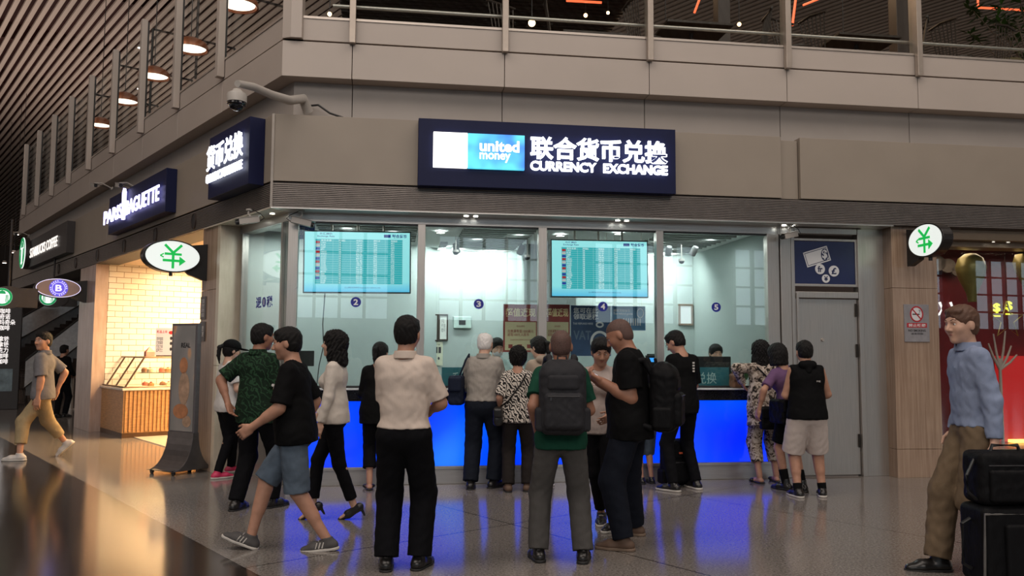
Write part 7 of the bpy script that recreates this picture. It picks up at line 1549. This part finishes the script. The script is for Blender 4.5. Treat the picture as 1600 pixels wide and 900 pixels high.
# ------------------------------------------------------------------ bags and carried things
def person_frame(root): return root.matrix_world.copy()
def backpack(label, M, m, hw=0.16, hd=0.10, hh=0.25, straps=True, res=0.006, zipm=None, acc=None, tilt=0):
    """M: at the middle of the side that lies against the back, y pointing away from the wearer"""
    t = thing('backpack', label, 'bag', M); F = Field((-hw - 0.06, -0.05, -hh - 0.06), (hw + 0.06, hd * 2 + 0.12, hh + 0.09), res)
    F.rbox((0, hd, 0), (hw, hd, hh), 0.075); F.cone((-hw * 0.4, hd * 0.9, hh * 0.85), (hw * 0.4, hd * 0.9, hh * 0.85), hd * 0.75, hd * 0.75, 0.04); F.wrinkle(0.002, 50, 3)
    obj_ = finish('main_bag', F.mesh('main_bag'), t, mats=(m,))
    F = Field((-hw, hd, -hh), (hw, hd * 2 + 0.10, hh), res); F.rbox((0, hd * 1.95, -hh * 0.30), (hw * 0.82, 0.042, hh * 0.52), 0.035); F.wrinkle(0.0015, 60, 5); finish('front_pocket', F.mesh('front_pocket'), t, mats=(m,))
    F = Field((-hw, hd, -0.1), (hw, hd * 2 + 0.08, hh + 0.08), res); F.rbox((0, hd * 1.75, hh * 0.50), (hw * 0.70, 0.036, hh * 0.24), 0.03); finish('upper_pocket', F.mesh('upper_pocket'), t, mats=(m,))
    for s in (-1, 1): F = Field((s * hw - 0.08, -0.02, -hh), (s * hw + 0.08, hd * 2, 0.02), res); F.rbox((s * hw * 0.98, hd, -hh * 0.55), (0.032, hd * 0.72, hh * 0.34), 0.025); finish('side_pocket', F.mesh('side_pocket'), t, mats=(m,))
    z_ = zipm or M_SILVER
    mb = MB(); mb.tube([(-hw * 0.80, hd * 1.62, hh * 0.1), (-hw * 0.76, hd * 1.60, hh * 0.72), (-hw * 0.4, hd * 1.62, hh * 0.93), (hw * 0.4, hd * 1.62, hh * 0.93), (hw * 0.76, hd * 1.60, hh * 0.72), (hw * 0.80, hd * 1.62, hh * 0.1)], 0.005, 6); obj('zip', mb, mat('dark_zip', (0.05, 0.05, 0.055), 0.4, 0.4), t)
    mb = MB(); mb.tube([(-hw * 0.66, hd * 2.36, hh * 0.12), (hw * 0.66, hd * 2.36, hh * 0.12)], 0.004, 6); mb.box(hw * 0.5, hw * 0.56, hd * 2.36, hd * 2.42, -0.0, hh * 0.10); obj('pocket_zip', mb, mat('dark_zip', (0, 0, 0)), t)
    mb = MB(); mb.tube([(-0.035, hd * 0.4, hh + 0.01), (-0.03, hd * 0.3, hh + 0.06), (0.03, hd * 0.3, hh + 0.06), (0.035, hd * 0.4, hh + 0.01)], 0.008, 8); obj('grab_handle', mb, m, t, smooth=True)
    if acc: mb = MB(); mb.box(-0.03, 0.03, hd * 2.34, hd * 2.40, hh * 0.52, hh * 0.60); obj('label_patch', mb, acc, t)
    if straps:
        for s in (-1, 1):
            F = Field((s * 0.10 - 0.13, -0.42, -hh - 0.02), (s * 0.10 + 0.13, 0.06, hh + 0.13), res); pts = straps(s) if callable(straps) else [(s * 0.075, 0.01, hh * 0.80), (s * 0.090, -0.045, hh * 0.80 + 0.100), (s * 0.105, -0.14, hh * 0.80 + 0.088), (s * 0.12, -0.235, hh * 0.80 + 0.0), (s * 0.125, -0.27, hh * 0.35), (s * 0.135, -0.235, -hh * 0.1), (s * 0.155, -0.12, -hh * 0.7), (s * 0.14, 0.01, -hh * 0.85)]
            for a, b in zip(pts[:-1], pts[1:]): F.cone(a, b, 0.022, 0.022, 0.01)
            finish('shoulder_strap', F.mesh('shoulder_strap'), t, mats=(m,))
    return t
def back_M(root, K, sc, zoff=0.0, off=0.12, xo=0.0):
    c = (K['P'] + K['T'] * (0.30 + zoff) - K['SF'] * off + K['SX'] * xo) * sc
    Mx = Matrix((Vector(-K['SX']), Vector(-K['SF']), Vector(K['T']))).transposed().to_4x4()
    return root.matrix_world @ Matrix.Translation(Vector(c)) @ Mx
backpack('dark grey backpack worn by the man in green tee', back_M(w11, K11, sc11, -0.02, 0.115), C_NYLONG, 0.165, 0.10, 0.245)
backpack('bulky black backpack slung behind the shaven man in black tee', back_M(w13, K13, sc13, -0.13, 0.165, -0.02), C_NYLON, 0.16, 0.105, 0.25, zipm=M_SILVER)
g = ground(1055, 765); backpack('black backpack with orange tag on the floor by the young man', Matrix.Translation((g.x + 0.02, g.y + 0.36, 0.245)) @ Matrix.Rotation(R(200), 4, 'Z'), C_NYLON, 0.17, 0.10, 0.24, straps=False, acc=mat('orange_tag', (0.6, 0.10, 0.04), 0.5))
def soft_bag(name, label, M, hs, m, strap=None, flap=True, rad=0.03):
    t = thing(name, label, 'bag', M); F = Field([-h_ - 0.05 for h_ in hs], [h_ + 0.05 for h_ in hs], 0.006); F.rbox((0, 0, 0), hs, rad); F.wrinkle(0.003, 45, 2); finish('bag_body', F.mesh('bag_body'), t, mats=(m,))
    if flap: F = Field([-h_ - 0.05 for h_ in hs], [h_ + 0.05 for h_ in hs], 0.006); F.rbox((0, -hs[1] * 0.35, hs[2] * 0.42), (hs[0] * 0.98, hs[1] * 0.85, hs[2] * 0.5), rad * 0.8); finish('flap', F.mesh('flap'), t, mats=(m,))
    if strap:
        mb = MB(); mb.tube(strap, 0.010, 8); obj('strap', mb, m, t, smooth=True)
    return t
def on_person(root, K, sc, x, y, z, rot=0): return root.matrix_world @ Matrix.Translation((x * sc, y * sc, z * sc)) @ Matrix.Rotation(R(rot), 4, 'Z')
def sling(K, sc, side, bag, e=0.02):
    """strap from the opposite shoulder across the back to the bag, and round the front"""
    P, T, SX, SF, w = K['P'], K['T'], K['SX'], K['SF'], K['w']; o = np.array(bag); s = side
    pts = [P + SX * 0.20 * s * w + T * 0.08 - SF * 0.02, P + T * 0.16 - SF * (0.135 + e) + SX * 0.10 * s, P + T * 0.36 - SF * (0.125 + e) - SX * 0.05 * s, P + T * 0.475 - SF * 0.06 - SX * 0.105 * s, P + T * 0.515 - SX * 0.115 * s, P + T * 0.45 + SF * (0.10 + e * 0.5) - SX * 0.09 * s, P + T * 0.25 + SF * (0.135 + e) + SX * 0.02 * s, P + SX * 0.20 * s * w + T * 0.08 + SF * 0.04]
    return [Vector((p_ - o) * sc) for p_ in pts]
soft_bag('shoulder_bag', 'navy bag hanging from the left shoulder of the white-haired man', on_person(w7, K7, sc7, -0.285, -0.03, 1.08), (0.075, 0.15, 0.16), C_NYLONB, [Vector((0.02, 0, 0.14)), Vector((0.10, -0.04, 0.33)), Vector((0.13, 0.0, 0.395)), Vector((0.12, 0.06, 0.33)), Vector((0.04, 0.06, 0.14))])
b_ = (-0.225, -0.06, 0.90); soft_bag('shoulder_bag', 'black sling bag on the hip of the woman in zebra top', on_person(w9, K9, sc9, *b_), (0.05, 0.13, 0.10), L_BLACK, sling(K9, sc9, -1, b_, 0.03))
b_ = (-0.02, -0.235, 0.80); soft_bag('waist_bag', 'black bag hanging behind the hips of the woman in patterned clothes', on_person(w17, K17, sc17, *b_), (0.13, 0.05, 0.13), C_NYLON, sling(K17, sc17, 1, b_, 0.06))
b_ = (-0.21, -0.05, 0.93); soft_bag('sling_bag', 'black sling bag worn by the woman in purple tee', on_person(w18, K18, sc18, *b_), (0.05, 0.13, 0.13), C_NYLON, sling(K18, sc18, -1, b_))
xx, zz = fp(1152, 600, 0.1); soft_bag('handbag', 'brown handbag on the counter beside the patterned sleeve', FF @ Matrix.Translation((xx, -0.05, 1.075 + 0.085)), (0.06, 0.07, 0.085), mat('brown_leather', (0.16, 0.08, 0.045), 0.4), [Vector((-0.04, 0, 0.08)), Vector((-0.03, 0, 0.15)), Vector((0.03, 0, 0.15)), Vector((0.04, 0, 0.08))])
# phone in the shaven man's hands
wr = (K13['wrL'] + K13['wrR']) / 2 + unit(K13['wrL'] - K13['elL']) * 0.10 + V3(0, 0, 0.025)
t = thing('phone', 'dark phone with lit screen in the hands of the shaven man', 'phone', w13.matrix_world @ Matrix.Translation(Vector(wr * sc13)) @ Matrix.Rotation(R(25), 4, 'X'))
mb = MB(); mb.box(-0.037, 0.037, -0.075, 0.075, -0.004, 0.004); obj('case', mb, M_BLACK, t, bevel=0.002); mb = MB(); mb.box(-0.034, 0.034, -0.070, 0.070, 0.004, 0.0048); obj('display', mb, emis('phone_glow', (0.8, 0.85, 1.0), 0.9), t)
# suitcase and the bag that rides on it
sy = 5.38; d = pray(1592, 850); X0 = d.x * sy / d.y
Ms = Matrix.Translation((X0 + 0.02, sy, 0)) @ Matrix.Rotation(R(4), 4, 'Z')
t = thing('suitcase', 'large black suitcase at the right edge beside the man in blue shirt', 'suitcase', Ms)
F = Field((-0.36, -0.2, 0.0), (0.36, 0.2, 0.56), 0.007); F.rbox((0, 0, 0.295), (0.335, 0.14, 0.245), 0.045); F.wrinkle(0.001, 40, 1); finish('shell', F.mesh('shell'), t, mats=(C_NYLON,))
F = Field((-0.30, -0.22, 0.05), (0.30, -0.08, 0.5), 0.007); F.rbox((0.03, -0.145, 0.27), (0.24, 0.028, 0.17), 0.02); finish('front_pocket', F.mesh('front_pocket'), t, mats=(C_NYLON,))
mb = MB(); mb.tube([(-0.335, -0.12, 0.08), (-0.342, -0.142, 0.28), (-0.33, -0.135, 0.5), (0.33, -0.135, 0.5)], 0.008, 6); obj('piping', mb, mat('grey_piping', (0.12, 0.115, 0.11), 0.5), t, smooth=True)
mb = MB(); mb.tube([(-0.34, 0, 0.14), (-0.395, 0, 0.17), (-0.395, 0, 0.42), (-0.34, 0, 0.45)], 0.012, 8); obj('side_handle', mb, M_BLACK, t, smooth=True)
mb = MB(); mb.box(0.0, 0.025, -0.178, -0.172, 0.38, 0.44); obj('red_tag', mb, mat('tag_red', (0.5, 0.02, 0.03), 0.5), t)
for x in (-0.27, 0.27):
    for y in (-0.09, 0.09): mb = MB(); mb.lathe([(0, -0.014), (0.026, -0.014), (0.026, 0.014), (0, 0.014)], (x, y, 0.026), 16, Matrix.Rotation(R(90), 4, 'X')); mb.box(x - 0.012, x + 0.012, y - 0.022, y + 0.022, 0.03, 0.065); obj('wheel', mb, M_BLACK, t)
for y in (-0.05, 0.05): mb = MB(); mb.tube([(0.30, y, 0.53), (0.30, y, 0.98)], 0.009, 8); obj('trolley_rod', mb, M_SILVER, t)
mb = MB(); mb.tube([(0.30, -0.07, 0.98), (0.30, 0.07, 0.98)], 0.017, 8); obj('trolley_grip', mb, M_BLACK, t, smooth=True)
T2 = Ms @ Matrix.Translation((-0.09, -0.0, 0.545 + 0.165)); t = thing('travel_bag', 'black carry bag riding on top of the large suitcase', 'bag', T2)
F = Field((-0.30, -0.17, -0.22), (0.30, 0.17, 0.22), 0.006); F.rbox((0, 0, 0), (0.235, 0.115, 0.165), 0.05); F.wrinkle(0.003, 42, 4); finish('bag_body', F.mesh('bag_body'), t, mats=(C_NYLON,))
F = Field((-0.24, -0.2, -0.18), (0.24, -0.06, 0.12), 0.006); F.rbox((0, -0.115, -0.04), (0.19, 0.028, 0.10), 0.022); F.wrinkle(0.002, 50, 4); finish('front_pocket', F.mesh('front_pocket'), t, mats=(C_NYLON,))
mb = MB(); mb.tube([(-0.19, -0.118, 0.085), (0.19, -0.118, 0.085)], 0.005, 6); obj('zip', mb, MATS['dark_zip'], t)
mb = MB(); mb.tube([(-0.10, 0, 0.155), (-0.085, 0, 0.20), (0.085, 0, 0.20), (0.10, 0, 0.155)], 0.012, 8); obj('carry_handle', mb, M_BLACK, t, smooth=True)
mb = MB(); mb.tube([(-0.225, -0.03, 0.12), (-0.30, -0.06, 0.02), (-0.31, -0.08, -0.08), (-0.24, -0.06, -0.13)], 0.010, 8); obj('loose_strap', mb, M_BLACK, t, smooth=True)
